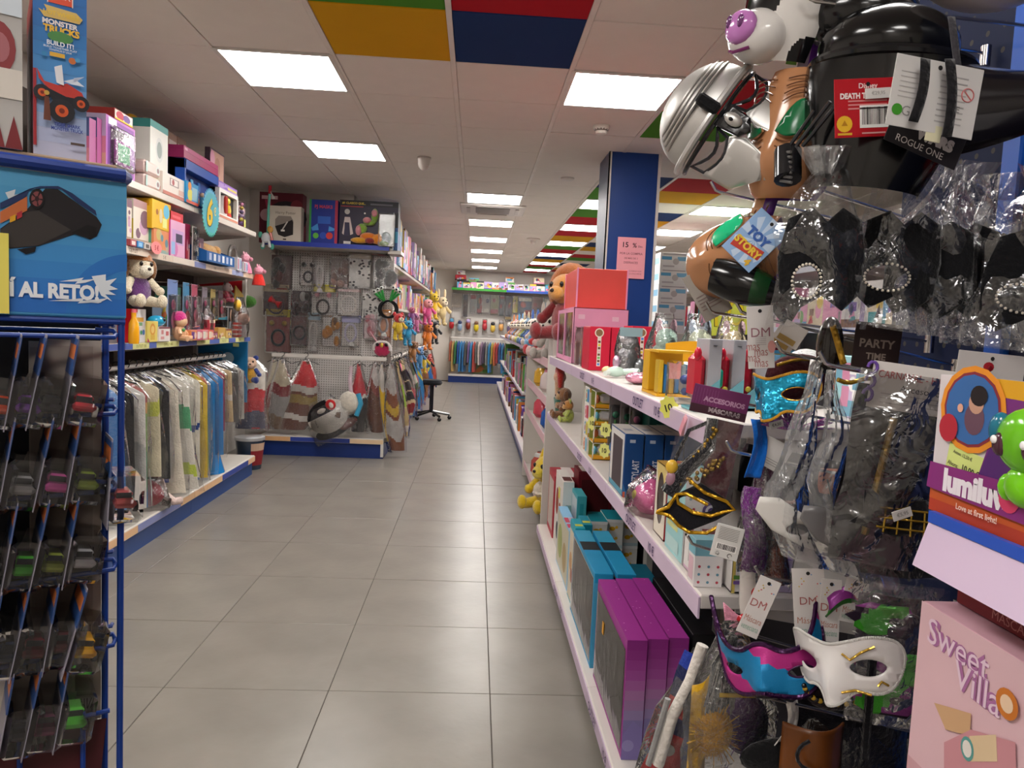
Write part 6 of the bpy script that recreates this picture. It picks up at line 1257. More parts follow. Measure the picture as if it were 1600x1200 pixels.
m = MB(); m.ell((0, 0, .0), (.085, .075, .055), K, 24, 14); m.obj('dome', 'gloss', t); m = MB(); m.ell((-.09, -.01, .02), (.03, .03, .05), '#3a2a1a', 12, 8); m.obj('inner_pad', 'gloss', t)
t = thing('pale_mask', 'pale grey mask edge at the very top of the mask wall', 'mask', A(1535, -14, 1.02)); m = MB(); m.ell((0, 0, .015), (.085, .05, .04), '#bdb3b0', 20, 12); m.obj('shell', 'plastic', t)
def redtag(m, w, h):
    TX(m, 'Disney', 0, -.011, .009, '#ecd8d4', bold=.015); TX(m, 'DEATH TROOPER', -.004, -.023, .008, '#ecdcd8', bold=.05, mw=w*.75)
    for k in range(3): m.box(-w*.3, -.0006, -.031-.005*k, w*.28, -.0003, -.029-.005*k, '#d88a88')
    barcode(m, -w*.13, -h+.012, w*.55, .03, seed=4); m.poly([(-w*.36+.011*math.cos(k*PI/8), -.0008, -h+.018+.011*math.sin(k*PI/8)) for k in range(16)], '#e0b02a'); m.poly([(-w*.36+.005*math.cos(PI/2+k*2*PI/3), -.001, -h+.018+.005*math.sin(PI/2+k*2*PI/3)) for k in range(3)], '#b07a14')
    m.box(-w*.46, -.0008, -h+.003, -w*.25, -.0004, -h+.006, '#d8a830'); m.box(-w*.1, -.0006, -h+.004, w*.25, -.0003, -h+.006, '#e0a8a4')
tagcard('red cardboard tag with a white barcode hanging on the black helmet mask', 1356, 122, 1.0, .094, .078, '#b3121f', (0, -.1, 0), redtag)
tagcard('small white price sticker on the red cardboard tag', 1372, 137, .995, .036, .014, '#d6d2ce', (0, -.12, 0), lambda m, w, h: TX(m, '€29,95', 0, -h/2, .006, '#a8a4a0'), name='price_sticker', hole=False)
def whitetag(m, w, h):
    for k in range(9): m.box(.004, -.0006, -.016-.007*k, w*.34, -.0003, -.0145-.007*k, '#a8a4a2')
    for k in range(6): m.box(-w*.42, -.0006, -.02-.006*k, -w*.2, -.0003, -.0188-.006*k, '#bcb8b6')
    m.poly([(-w*.4+.007*math.cos(k*PI/8), -.0006, -h+.02+.007*math.sin(k*PI/8)) for k in range(16)], '#3f8f2a'); TX(m, 'CE', .028, -h*.62, .008, '#7a7674'); TX(m, 'G', -w*.3, -h+.02, .012, '#8a8684', bold=0)
    m.tube([(w*.36+.008*math.cos(k*PI/8), -.0006, -.034+.008*math.sin(k*PI/8)) for k in range(16)], .0007, '#c86a6a', 5, closed=True); m.tube([(w*.36-.005, -.0008, -.03), (w*.36+.005, -.0008, -.039)], .0007, '#c86a6a', 5)
tagcard('white folded information tag with small print under two black straps', 1471, 96, .9, .116, .086, '#cdc9c6', (0, .1, .05), whitetag)
for k, (px, l, r) in enumerate(((1446, .075, .12), (1484, .092, -.05))):
    t = thing('strap', f'black elastic strap over the white information tag, {["first", "second"][k]}', 'strap', A(px, 92, .885)); t.rotation_euler = (0, r, 0)
    MB().grid(lambda u, v: (-.006+.012*u+.003*math.sin(3*v), -.003*math.sin(PI*v), -l*v), 2, 8, '#19181b').obj('elastic', 'cloth', t, solid=.0015)
t = thing('strap', 'long grey strap hanging from the topmost hook to the white tag', 'strap', A(1486, 26, .92)); MB().grid(lambda u, v: (-.004+.009*u+.02*v, 0, -.085*v), 2, 4, '#3d3b40').obj('elastic', 'cloth', t, solid=.0015)
def starcard(m, w, h):
    TX(m, 'STAR', -.018, -.012, .016, '#b5adab', bold=.08); TX(m, 'WARS', .012, -.03, .016, '#b5adab', bold=.08); TX(m, 'ROGUE ONE', -.004, -.046, .0085, '#c9c1bd', bold=.0)
tagcard('black mask card with pale lettering below the white information tag', 1462, 178, .93, .105, .055, '#1c181b', (0, .32, .05), starcard, hole=False)
tagcard('plain cream label on the black lettered card', 1462, 196, .9, .02, .02, '#d5cfae', (0, .15, 0), name='price_sticker', hole=False)

# five black masks in clear bags
for k, (px, py, Y, rz) in enumerate(((1280, 405, 1.06, -.2), (1398, 408, 1.09, -.35), (1452, 420, 1.1, -.75), (1503, 425, 1.1, -.9), (1545, 440, 1.09, -1.0), (1600, 440, 1.02, -.2))):
    lab = f'bagged black eye mask, {["first from the tan mask, a whole rhinestone eye ring showing", "second from the tan mask, a slanted rhinestone eye ring", "third from the tan mask", "fourth from the tan mask", "fifth from the tan mask", "last one, by the bright blue post"][k]}'
    t = thing('bagged_mask', lab, 'mask', A(px, py, Y)); t.rotation_euler = (0, .06*(k % 3), rz)
    shp = [(0, -.055), (.03, -.075), (.055, -.05), (.06, 0), (.05, .055), (.02, .07), (0, .05)]
    out = shp+[(-x, z) for x, z in shp[-2:0:-1]]
    e = ring(-.022 if k == 0 else 0, -.035, .017, .023) if k == 0 else ring(-.012, -.028, .028, .018)
    f = lambda x, z: (x, -.03*math.cos(x/.06*1.3), z)
    MB().sheet(out, [e], f, '#0c0c0f', step=.012).obj('shell', 'cloth', t, solid=.003)
    if k in (0, 1, 5):
        m = MB()
        for j in range(26):
            a = 2*PI*j/26; q = ((-.022 if k == 0 else -.012)+(.0185 if k == 0 else .03)*math.cos(a), (-.035 if k == 0 else -.028)+(.0245 if k == 0 else .02)*math.sin(a)); p = f(*q); m.ell((p[0], p[1]-.004, p[2]), .0022, '#d9cfc0', 6, 4)
        m.obj('rhinestone_ring', 'silver', t)
    g = random.Random(k); ph = [g.uniform(0, 6) for _ in range(4)]
    def fb(u, v, s=-1):
        w_ = .064*(1-.75*max(0, v-.62)/.38) if v > .62 else .064
        x = w_*(2*u-1); return (x+.006*math.sin(9*v+ph[0]), s*(.036*(1-(2*u-1)**2)*min(1, (1-v)*4+.15))+s*.004*math.sin(13*u+ph[1]+7*v)+.004*math.sin(17*v+ph[2]), -.1+.24*v)
    m = MB(); m.grid(lambda u, v: fb(u, v, -1), 14, 20, '#fff'+'fff'); m.grid(lambda u, v: fb(u, v, .5), 8, 10, '#ffffff'); m.obj('clear_bag', 'crinkle', t)
    MB().grid(lambda u, v: (.052+.01*u+.008*math.sin(6*v+ph[3]), -.012-.006*math.sin(21*v)+.006*u, -.1+.2*v), 2, 26, '#ffffff').obj('bag_seam', 'dust', t)
    m = MB()
    for j in range(4): m.grid(lambda u, v, j=j: (-.014+.007*j+.016*(u-.5)*(1+v)+.012*(j-1.5)*v, -.01+.008*math.sin(5*u+j), .12+.04*v), 3, 4, '#ffffff')
    m.obj('bag_knot', 'dust', t)

# white ribbon tag with writing, gold tags
def dmtag(m, w, h):
    TX(m, 'DM', 0, -h*.42, .014, '#8a5a64', bold=.0); 
    for k in range(5): m.box(-w*.2, -.0006, -h*.5-.003*k, w*.2, -.0003, -h*.5-.003*k+.001, '#a8a0a0')
    for k in range(4):
        TX(m, 'mas', -.012+.012*(k % 2), -h*(.66+.09*k), .009, '#9a5a58', bold=-.005, mw=.02)
    m.poly([(w*.4+.006*math.cos(q*PI/5), -.0006, -h*.66+.01*math.sin(q*PI/5)) for q in range(10)], '#c88a84')
t = tagcard('long white hanging tag with thin red lettering in front of the yellow 10 euro sign', 1187, 478, 1.13, .04, .098, '#c9c3c0', (0, -.1, -.2), dmtag)
for k, (px, py) in enumerate(((1247, 508), (1236, 515))):
    tagcard(f'white and gold folded card on the hook above the blue mask, {["front", "rear"][k]} one', px, py, 1.14+.02*k, .038, .036, '#c8c0ba', (0, .5, -.3), lambda m, w, h: (m.box(-w*.45, -.0006, -h+.003, w*.3, -.0003, -h+.012, '#a8874a'),), hole=False)
t = thing('gold_mask', 'black and gold mask hanging edge on between the white tag and the black bags', 'mask', A(1296, 540, 1.1)); m = MB(); m.ell((0, 0, 0), (.016, .03, .045), '#17100c', 16, 10); m.obj('shell', 'gloss', t)
MB().tube([(-.012+.003*k, -.03, .03-.008*k) for k in range(8)], .005, '#b58a2a', 8).obj('gold_band', 'foil', t); MB().tube([(.0+.011*k, -.034+.001*k, -.05-.004*math.sin(k)) for k in range(12)], .0035, '#b8902e', 8).obj('gold_cord', 'foil', t)
t = thing('maroon_mask', 'dark maroon draped mask behind the blue eye mask', 'mask', A(1250, 590, 1.2)); m = MB(); m.ell((0, 0, 0), (.06, .02, .04), '#4a1c22', 16, 10); m.obj('shell', 'cloth', t); MB().tube([(-.05+.012*k, -.022, .02+.012*math.sin(PI*k/8)) for k in range(9)], .003, '#c0902a', 6).obj('gold_cord', 'foil', t)
tagcard('dark brown card with pale lettering behind the bagged black masks', 1375, 505, 1.16, .075, .08, '#2a1a18', (0, .05, -.1), lambda m, w, h: (TX(m, 'PARTY', .0, -h*.42, .014, '#8a7a70', bold=.03), TX(m, 'TIME', .0, -h*.68, .011, '#8a7a70', bold=.03)), name='mask_card', hole=False)

# blue eye mask with gold braid
eye_mask('eye_mask', 'shiny turquoise eye mask with gold braid edging', A(1203, 617, 1.15), (.05, -.12, R90+.5), '#22a3cc', '#c8912a', m_='foil', trimr=.0032, trimn=3, R=.075, hw=.105, eye=(.052, .0, .024, .013), ties=None, sc=.82)
t = thing('satin_ribbon', 'bright blue satin ribbon hanging below the turquoise mask', 'ribbon', A(1184, 655, 1.2)); MB().grid(lambda u, v: (-.012+.026*u+.006*math.sin(4*v), -.006*math.sin(5*u+3*v), -.1*v), 4, 12, '#0f5fb8').obj('ribbon', 'cloth', t, solid=.0015)
t = thing('purple_feather_mask', 'purple feathered mask in shadow behind the turquoise one', 'mask', A(1235, 668, 1.22)); m = MB()
g = random.Random(8)
for k in range(40): a = g.uniform(-1.3, 1.3); m.tube([(.0+.04*math.sin(a)*.3, -.01, 0), (.07*math.sin(a), -.02, .035*math.cos(a)+g.uniform(-.01, .01))], .004, ['#6a2f7a', '#7a3a8a', '#a04a90'][k % 3], 5, r2=.001)
m.obj('feather_trim', 'plush', t); tagcard('small white price sticker on the purple feathered mask', 1212, 658, 1.18, .024, .012, '#d2ceca', (0, -.3, 0), lambda m, w, h: TX(m, '€4,50', 0, -h/2, .006, '#6a6664'), name='price_sticker', hole=False)

# purple header bag with a black and gold mask
t = thing('mask_bag', 'clear bag with a purple header card holding a black and gold mask', 'mask', A(1128, 612, 1.27)); t.rotation_euler = (0, .16, -.28)
m = MB(); m.box(-.048, 0, -.045, .05, .002, .005, '#6a2358', b=.0005); m.box(-.048, -.0006, -.045, .05, 0, -.03, '#3a1626')
for k in range(9): m.box(-.045+.005*k, -.0006, -.028, -.0445+.005*k, 0, .0, '#8a4a7a')
TX(m, 'ACCESORIOS', .008, -.018, .0095, '#b88aa8', bold=.05, mw=.075); TX(m, 'MÁSCARAS', .012, -.035, .011, '#d8c8cc', bold=.06, mw=.07); m.obj('header_card', 'card', t, smooth=False)
def bagf(s, x0=-.058, x1=.062, z1=-.045, h=.215, d=.02, sd=0):
    return lambda u, v: (x0+(x1-x0)*u+.004*math.sin(9*v+sd), s*d*math.sin(PI*u)*math.sin(PI*min(1, .12+v*.85))+.003*math.sin(11*u+13*v+sd), z1-h*v)
m = MB(); m.grid(bagf(-1), 14, 18, '#ffffff'); m.grid(bagf(.4, sd=2), 8, 10, '#ffffff'); m.obj('clear_bag', 'film', t)
MB().grid(lambda u, v: (.0+.05*u, .006+.004*math.sin(7*v), -.05-.14*v), 6, 8, '#4f1a22').obj('maroon_cloth', 'cloth', t)
m = MB(); m.tube([(-.05, 0, -.2), (-.03, -.004, -.15), (.0, -.004, -.1), (-.005, 0, -.05)], .016, '#15131a', 8, r2=.01); m.tube([(-.05, 0, -.2), (-.052, -.004, -.14), (-.04, -.004, -.08), (-.01, 0, -.058)], .004, '#1c1a20', 6); m.obj('black_feather', 'plush', t)
g = random.Random(3); m = MB()
for k in range(46):
    u = k/46; p = (-.045+.05*u+g.uniform(-.006, .006), -.012, -.19+.13*u+g.uniform(-.008, .008)) if k % 2 else (-.02+.05*u+g.uniform(-.006, .006), -.012, -.165+.05*u+g.uniform(-.008, .008)); m.ell(p, (.004, .003, .0045), '#8f6f26', 5, 4)
m.obj('gold_tinsel', 'foil', t)
m = MB(); m.sheet([(-.062, -.235), (-.03, -.19), (.0, -.165), (.055, -.185), (.065, -.2), (.04, -.225), (.0, -.255)], [ring(.0, -.205, .03, .013)], lambda x, z: (x, -.016, z), '#17151a', step=.012); m.obj('mask_shell', 'cloth', t, solid=.002)
for pts in ([(-.064, -.236), (-.04, -.236), (-.02, -.25), (.0, -.257), (.03, -.25), (.045, -.235)], [(-.02, -.165), (.01, -.18), (.05, -.186), (.066, -.197), (.05, -.205), (.03, -.218), (.0, -.22), (-.03, -.21), (-.036, -.195), (-.02, -.19), (.02, -.2)], [(-.062, -.235), (-.045, -.222), (-.036, -.195)]):
    MB().tube([(x, -.0195, z) for x, z in pts], .0034, '#c2921c', 7).obj('gold_braid', 'foil', t)
m = MB(); m.ell((-.055, -.012, -.15), (.011, .008, .013), '#d8ac34', 10, 7); m.ell((-.052, -.012, -.172), (.009, .006, .013), '#a07a88', 10, 7); m.obj('brooch', 'gloss', t)
def bar2(m, w, h):
    for k in range(8): m.box(-w*.38, -.0006, -.006-.0028*k, w*.35, -.0003, -.005-.0028*k, '#8a8682')
    barcode(m, -w*.36, -h+.013, w*.75, .012, seed=6); TX(m, '♻', -w*.25, -h+.0065, .007, '#4a4643'); m.tube([(w*.2+.0035*math.cos(k*PI/8), -.0006, -h+.0065+.0035*math.sin(k*PI/8)) for k in range(13)], .0006, '#4a4643', 5)
tagcard('white barcode sticker at the foot of the black and gold mask bag', 1143, 822, 1.2, .046, .058, '#cfccc8', (0, .18, -.25), bar2, hole=False)

# long clear bags with white and grey masks
def twist_bag(lab, pts, Y, m_, mask_col, seed, name='mask_bag'):
    P = [A(px, py, Y) for px, py, w in pts]; O_ = P[0]; t = thing(name, lab, 'mask', O_); n = len(pts); g = random.Random(seed); ph = g.uniform(0, 6)
    def sp(v):
        x = v*(n-1); i = min(int(x), n-2); w_ = x-i; w_ = w_*w_*(3-2*w_); a = P[i]*(1-w_)+P[i+1]*w_; return a-O_, (pts[i][2]*(1-w_)+pts[i+1][2]*w_)*Y/FPX
    def f(u, v, s):
        c, w_ = sp(v); k = 2*u-1; return (c.x+w_*k+.003*math.sin(14*v+ph), c.y+s*(.018*(1-k*k)*min(1, w_*30))+.003*math.sin(16*u+19*v+ph), c.z-.25*w_*k*v)
    m = MB(); m.grid(lambda u, v: f(u, v, -1), 12, 30, '#ffffff'); m.grid(lambda u, v: f(u, v, .6), 8, 18, '#ffffff'); m.obj('clear_bag', m_, t)
    if mask_col:
        c, w_ = sp(.8); 
        out = [(-.05, .03), (-.02, .03), (.02, .005), (.06, -.03), (.055, -.055), (.02, -.045), (-.03, -.02), (-.055, .01)]
        MB().sheet(out, [ring(.012, -.018, .02, .009)], lambda x, z: (c.x+x, c.y-.006-.008*math.cos(x*25), c.z+z+.01), mask_col, step=.01).obj('mask_shell', 'plastic', t, solid=.003)
        c2, _ = sp(.55); MB().tube([(c2.x, c2.y, c2.z), (c2.x+.012, c2.y-.004, c2.z-.04), (c.x-.02, c.y, c.z+.03)], .0015, '#2a2628', 5).obj('elastic', 'cloth', t)
    return t
twist_bag('long twisted clear bag holding a white mask, hanging in front of the dark bags', [(1276, 562, 12), (1268, 620, 14), (1250, 690, 26), (1232, 760, 34), (1230, 815, 42), (1262, 880, 44)], 1.1, 'dust', '#d8d4ce', 4)
twist_bag('long twisted clear bag holding a grey mask, beside the white mask bag', [(1300, 578, 8), (1302, 640, 16), (1306, 690, 26), (1290, 760, 30), (1300, 830, 44), (1345, 905, 50)], 1.06, 'dust', '#6d6a6a', 5)
t = thing('clear_sleeve', 'crumpled clear sleeve lying under the grey mask bag', 'bag', A(1330, 860, 1.08)); t.rotation_euler = (0, .6, 0); m = MB(); m.grid(lambda u, v: (-.06+.15*u, -.012*math.sin(5*u+8*v)-.01*math.sin(9*v), -.03+.05*v+.012*math.sin(7*u)), 16, 10, '#ffffff'); m.obj('sleeve', 'dust', t)
tagcard('white paper slip with small print tucked behind the white mask bag', 1220, 690, 1.2, .05, .05, '#cbc6c2', (0, .45, -.2), lambda m, w, h: [m.box(-w*.3, -.0006, -h*.7-.004*k, w*.3, -.0003, -h*.7-.004*k+.001, '#8a8684') for k in range(3)], name='paper_slip', hole=False)
t = thing('orange_pack', 'orange brown carton piece showing between the long clear bags', 'box', A(1312, 755, 1.25)); m = MB().box(-.03, 0, -.02, .035, .02, .022, '#8a3f1c'); m.obj('carton', 'card', t)
# purple feather bags between
for k, (px, py, c) in enumerate(((1180, 830, '#7a2f86'), (1200, 780, '#4a1f3a'), (1215, 850, '#8a3a1c'))):
    t = thing('feather_bag', f'{["violet", "dark plum", "rust brown"][k]} feather mask bag hanging behind the clear bags', 'mask', A(px, py, 1.24)); m = MB(); m.grid(lambda u, v: (-.022+.045*u+.006*math.sin(6*v+k), -.012*math.sin(PI*u)+.004*math.sin(20*u+9*v), -.07+.15*v), 10, 14, c); m.obj('feather', 'plush', t, solid=.004); bag(t, .032, .022, .16, 'crinkle', 60+k).location.z = -.08

# carnival card bag
t = thing('accessory_bag', 'dark crinkled bag under a white carnival header card with purple scallops', 'bag', A(1420, 585, .93)); t.rotation_euler = (0, .1, -.2)
m = MB(); m.box(-.045, 0, -.05, .06, .0015, .012, '#d2ccc8', b=.0004)
TX(m, 'CARNAVAL - HALLOWEEN', .028, -.004, .0095, '#b8343a', bold=.0, mw=.13); TX(m, 'Accesorios', .02, -.02, .0085, '#2a2426', bold=-.003)
for k in range(3): m.box(-.03, -.0006, -.03-.006*k, .055, -.0003, -.0285-.006*k, '#b0aaa8')
m.obj('header_card', 'card', t, smooth=False)
m = MB()
for k in range(3): m.at((-.046, -.001, .002-.018*k)); m.tube([(.006*math.cos(a*PI/5), 0, .008*math.sin(a*PI/5)) for a in range(-3, 6)], .0022, '#6a4a9a', 6)
m.obj('scallop_edge', 'paper', t)
m = MB(); m.grid(bagf(-1, -.06, .06, -.0, .26, .016, 3), 16, 22, '#ffffff'); m.obj('clear_bag', 'veil', t)
MB().grid(lambda u, v: (-.055+.11*u, .014+.006*math.sin(9*u+11*v), -.02-.24*v), 14, 20, '#24242a').obj('foil_lining', 'foil', t)
m = MB(); m.tube([(-.006, .004, -.06), (-.01, .002, -.12), (-.014, 0, -.18), (-.016, 0, -.22)], .005, '#a88a34', 8); m.obj('gold_ribbon', 'foil', t)
m = MB(); m.sheet([(-.03, -.15), (.0, -.17), (.05, -.16), (.06, -.2), (.02, -.215), (-.04, -.205), (-.025, -.19)], f=lambda x, z: (x, -.006, z), col='#121014', step=.015); m.obj('black_bow', 'cloth', t, solid=.003)
for k in range(4): MB().tube([(.0+.016*k, -.012, -.175), (.002+.017*k, -.012, -.21)], .0014, '#a8862e', 5).obj('gold_wire', 'foil', t)
for k in range(3): MB().tube([(-.008, -.0125, -.178-.013*k), (.06, -.0125, -.174-.013*k)], .0014, '#a8862e', 5).obj('gold_wire', 'foil', t)
tagcard('small white price sticker on the dark carnival bag', 1408, 796, .9, .026, .013, '#cfcbc8', (0, -.35, 0), lambda m, w, h: TX(m, '€5,95', 0, -h/2, .006, '#8a8684'), name='price_sticker', hole=False)
t = thing('blue_tinsel', 'tuft of blue tinsel at the foot of the grey mask bag', 'tinsel', A(1400, 880, 1.02)); g = random.Random(5); m = MB()
for k in range(30): m.tube([(0, 0, 0), (g.uniform(-.02, .03), g.uniform(-.01, 0), g.uniform(-.02, .006))], .0012, '#1f4a9a', 4)
m.obj('tinsel', 'foil', t)
t = thing('brown_mask_bag', 'bag of dark brown masks hanging below the carnival bag', 'mask', A(1420, 860, 1.02)); m = MB(); m.grid(lambda u, v: (-.07+.15*u, -.02*math.sin(PI*u)+.004*math.sin(9*v+12*u), -.035+.075*v), 14, 10, '#241a18'); m.obj('mask_shell', 'foil', t, solid=.003); bag(t, .08, .03, .1, 'crinkle', 71).location.z = -.05

# shelf beside the masks: light up toy box
t = thing('shelf', 'near shelf with a lilac strip carrying the light up toy box', 'shelf', (.5, .5, 1.2), R90)
MB().box(-.245, 0, -.03, .45, .31, 0, '#e4dfe0', b=.003).obj('board', 'paint', t); MB().box(-.247, -.008, -.01, .45, -.001, .002, '#2a55c0').obj('blue_edge', 'paint', t)
m = MB(); m.raw([(-.247, -.006, -.011), (.45, -.006, -.011), (.45, -.02, -.058), (-.247, -.02, -.058)], [(0, 1, 2, 3)], C('#d3bcd6')); m.obj('price_strip', 'paint', t, solid=.002)
def lum(px, py): p = at(px, py, X=.5); return p
y1 = lum(1447, 800).y; zt = lum(1480, 586).z; bh = zt-1.2; bw = .3
t = thing('light_toy_box', 'orange and purple carded box with a bright green light up toy on the near shelf', 'toy box', (.515, y1-bw/2, 1.2), R90)
m = MB(); m.box(-bw/2, -.012, 0, bw/2, .014, bh, '#d9cfd4', b=.0008)
U = lambda px, py: ((y1-lum(px, py).y)/bw, (lum(px, py).z-1.2)/bh)
it = [('r', 0, 0, 1, 1, '#dcd3d6'), ('r', 0, 0, 1, .09, '#b8402a'), ('r', 0, .09, 1, .16, '#c85a2a'), ('r', 0, .16, 1, .22, '#d8782a'), ('r', 0, .22, 1, .3, '#e0a068'),
      ('p', [U(1540, 590), (1, 1), (1, .3), U(1530, 750), U(1545, 680)], '#e0a424'), ('p', [U(1560, 620), (1, .85), (1, .28), U(1520, 760), U(1545, 690)], '#7a2f7a'), ('p', [U(1520, 760), U(1545, 700), (1, .5), (1, .25)], '#5a2a74')]
fc = U(1517, 640)
for r, c in ((.3, '#e8922a'), (.26, '#8a2f3a'), (.24, '#3a6aa8')): it.append(('c', fc[0], fc[1], r, c, 1.1))
it += [('c', fc[0]+.02, fc[1]-.06, .11, '#6a4a5a', .9), ('c', fc[0]+.025, fc[1]+.05, .075, '#c99a84'), ('c', fc[0]+.035, fc[1]+.1, .07, '#231a1c', 1.2), ('c', fc[0]-.05, fc[1], .03, '#e0a890')]
it += [('c', U(1483, 668)[0], U(1483, 668)[1], .1, '#b82a3a'), ('t', 'lumiluvs', U(1530, 770)[0]-.01, .26, .17, '#f0e8f0', -.0, .5, .06), ('t', 'Love at first light!', U(1530, 803)[0]-.01, .1, .055, '#f4d8cc', 0, .42, .02)]
lx, lz = U(1530, 770)
it[-2:-2] = [('p', [(lx-.27, .17), (lx+.27, .14), (lx+.27, .3), (lx+.1, .37), (lx-.26, .36)], '#8a2f7a')]
it.append(('c', U(1578, 795)[0], .27, .09, '#d8406a'))
draw(m, 'F', bw, .024, bh, it, e0=.0003); m.obj('backing_card', 'card', t, smooth=False)
gx, gz = U(1622, 700); gx = -bw/2+gx*bw; gz *= bh
m = MB(); m.ell((gx, -.024, gz+.005), (.034, .018, .03), '#6cbf1c', 18, 12); m.ell((gx, -.022, gz-.035), (.022, .014, .02), '#7ad21a', 14, 9)
for s in (-1, 1): m.ell((gx+.022*s, -.022, gz-.04), (.009, .008, .013), '#7ad21a', 8, 6)
m.obj('toy_body', 'gloss', t)
m = MB(); m.ell((gx-.016, -.038, gz+.0), (.009, .005, .011), '#4a2a34', 12, 8); m.ell((gx+.02, -.038, gz+.0), (.009, .005, .011), '#4a2a34', 12, 8); m.obj('toy_eye', 'gloss', t)
m = MB(); m.ell((gx-.018, -.043, gz+.004), (.004, .002, .004), '#f4f0f0', 8, 6); m.ell((gx+.018, -.043, gz+.004), (.004, .002, .004), '#f4f0f0', 8, 6); m.obj('eye_glint', 'gloss', t)
m = MB(); m.ell((gx-.031, -.028, gz+.012), (.008, .01, .016), '#1f6f8a', 12, 8); m.obj('toy_headphone', 'gloss', t)
MB().box(-bw/2+.0, -.075, .0, bw/2, -.012, bh*.96, '#ffffff', b=.01).obj('blister', 'shell', t) if False else None
ylx, ylz = U(1484, 700); ylx = -bw/2+ylx*bw; ylz *= bh
m = MB(); m.at((ylx+.022, -.0135, ylz-.012), ry=.15); m.box(-.027, 0, -.014, .027, .0006, .014, '#d5e086')
TX(m, 'Antes: 12,50 €', -.004, .007, .0045, '#6a6a4a', mw=.045, y=-.0004); TX(m, 'Ahora:', -.016, -.006, .0045, '#6a6a4a', y=-.0004); TX(m, '10,00 €', .012, -.005, .008, '#3a3a30', bold=.02, mw=.026, y=-.0004); m.obj('price_label', 'paper', t, smooth=False)

# boxes behind and below that shelf
tagcard('white card with a red rose hanging over the near shelf', 1552, 552, 1.0, .1, .09, '#c9c2be', (0, .06, .0), lambda m, w, h: (m.ell((-.004, -.0006, -.02), (.008, .0008, .007), '#a3202a', 10, 6), m.ell((-.002, -.0012, -.022), (.004, .0006, .004), '#7a141c', 8, 5), m.box(-.003, -.0006, -.045, -.001, -.0003, -.027, '#4a5a3a')))
for k, (px, c) in enumerate(((1532, '#1f3f94'), (1558, '#d4cfcd'), (1584, '#a31c28'))):
    p = A(px, 965, .7); carton('striped_carton', f'{["blue", "white", "red"][k]} upright carton under the near shelf', 'toy box', .015, .06, .27, (p.x+.05, .69, .86), 0, c)
p = at(1441, 938, X=.505); vh = p.z-.86
t = thing('villa_toy_box', 'pink wooden dollhouse box with rounded pink lettering in the lower near corner', 'toy box', (.565, p.y-.17, .86), R90+.0); bw = .34; yv = p.y
m = MB(); m.box(-bw/2, -.06, 0, bw/2, .09, vh, '#d8a8b4', b=.0015)
V = lambda px, py: ((yv-at(px, py, X=.505).y)/bw, (at(px, py, X=.505).z-.86)/vh)
v1, v2 = V(1490, 1008), V(1515, 1050); 
it = [('r', 0, 0, 1, 1, '#d9b3ba'), ('r', 0, .0, 1, .25, '#c99aa0'), ('t', 'Sweet', v1[0]+.02, v1[1], .12, '#a86a9a', -.0, .29, .05), ('t', 'Sweet', v1[0]+.02, v1[1], .116, '#e4c8d8', -.0, .284, .0), ('t', 'Villa', v2[0]+.04, v2[1]-.04, .12, '#a86a9a', .0, .22, .05), ('t', 'Villa', v2[0]+.04, v2[1]-.04, .116, '#e4c8d8', .0, .215, .0)]
h0 = [V(1470, 1098), V(1535, 1128), V(1575, 1112), V(1590, 1170), V(1590, 1220), V(1470, 1220)]
it += [('p', [V(1462, 1098), V(1520, 1115), V(1518, 1150), V(1480, 1140)], '#c9a078'), ('p', [V(1478, 1160), V(1520, 1140), V(1590, 1160), V(1592, 1230), V(1478, 1230)], '#c78a92'), ('p', [V(1518, 1150), V(1560, 1148), V(1562, 1190), V(1520, 1190)], '#d9bf9a'), ('c', *V(1515, 1170), .05, '#5a9a94', .8), ('c', *V(1515, 1170), .035, '#e4dcd4', .8), ('c', *V(1578, 1100), .06, '#c8742a'), ('c', *V(1578, 1100), .035, '#e8c8a8'), ('r', .8, .72, 1, .9, '#b85a9a'), ('t', '3+', .88, .8, .1, '#ecd8e4', 0, .1, .04)]
draw(m, 'F', bw, .12, vh, it, e0=.0003); m.obj('carton', 'card', t, smooth=False)
carton('long_red_box', 'dark red carton with pale lettering lying on the pink dollhouse box', 'toy box', .3, .09, .022, (.585, yv-.155, .861+vh), R90, '#6a1018', F=[('t', 'MÁSCARAS', .3, .5, .55, '#a86a64', 0, .3, .0)], T=[('r', 0, 0, 1, 1, '#7a141c'), ('r', .5, .1, .9, .5, '#c9c4c2'), ('r', .5, .6, .95, .95, '#1a1416')])
t = thing('shelf', 'lower near shelf under the pink dollhouse box', 'shelf', (.5, .5, .86), R90); MB().box(-.2, .02, -.03, .45, .31, -.0005, '#ddd6d8', b=.003).obj('board', 'paint', t)

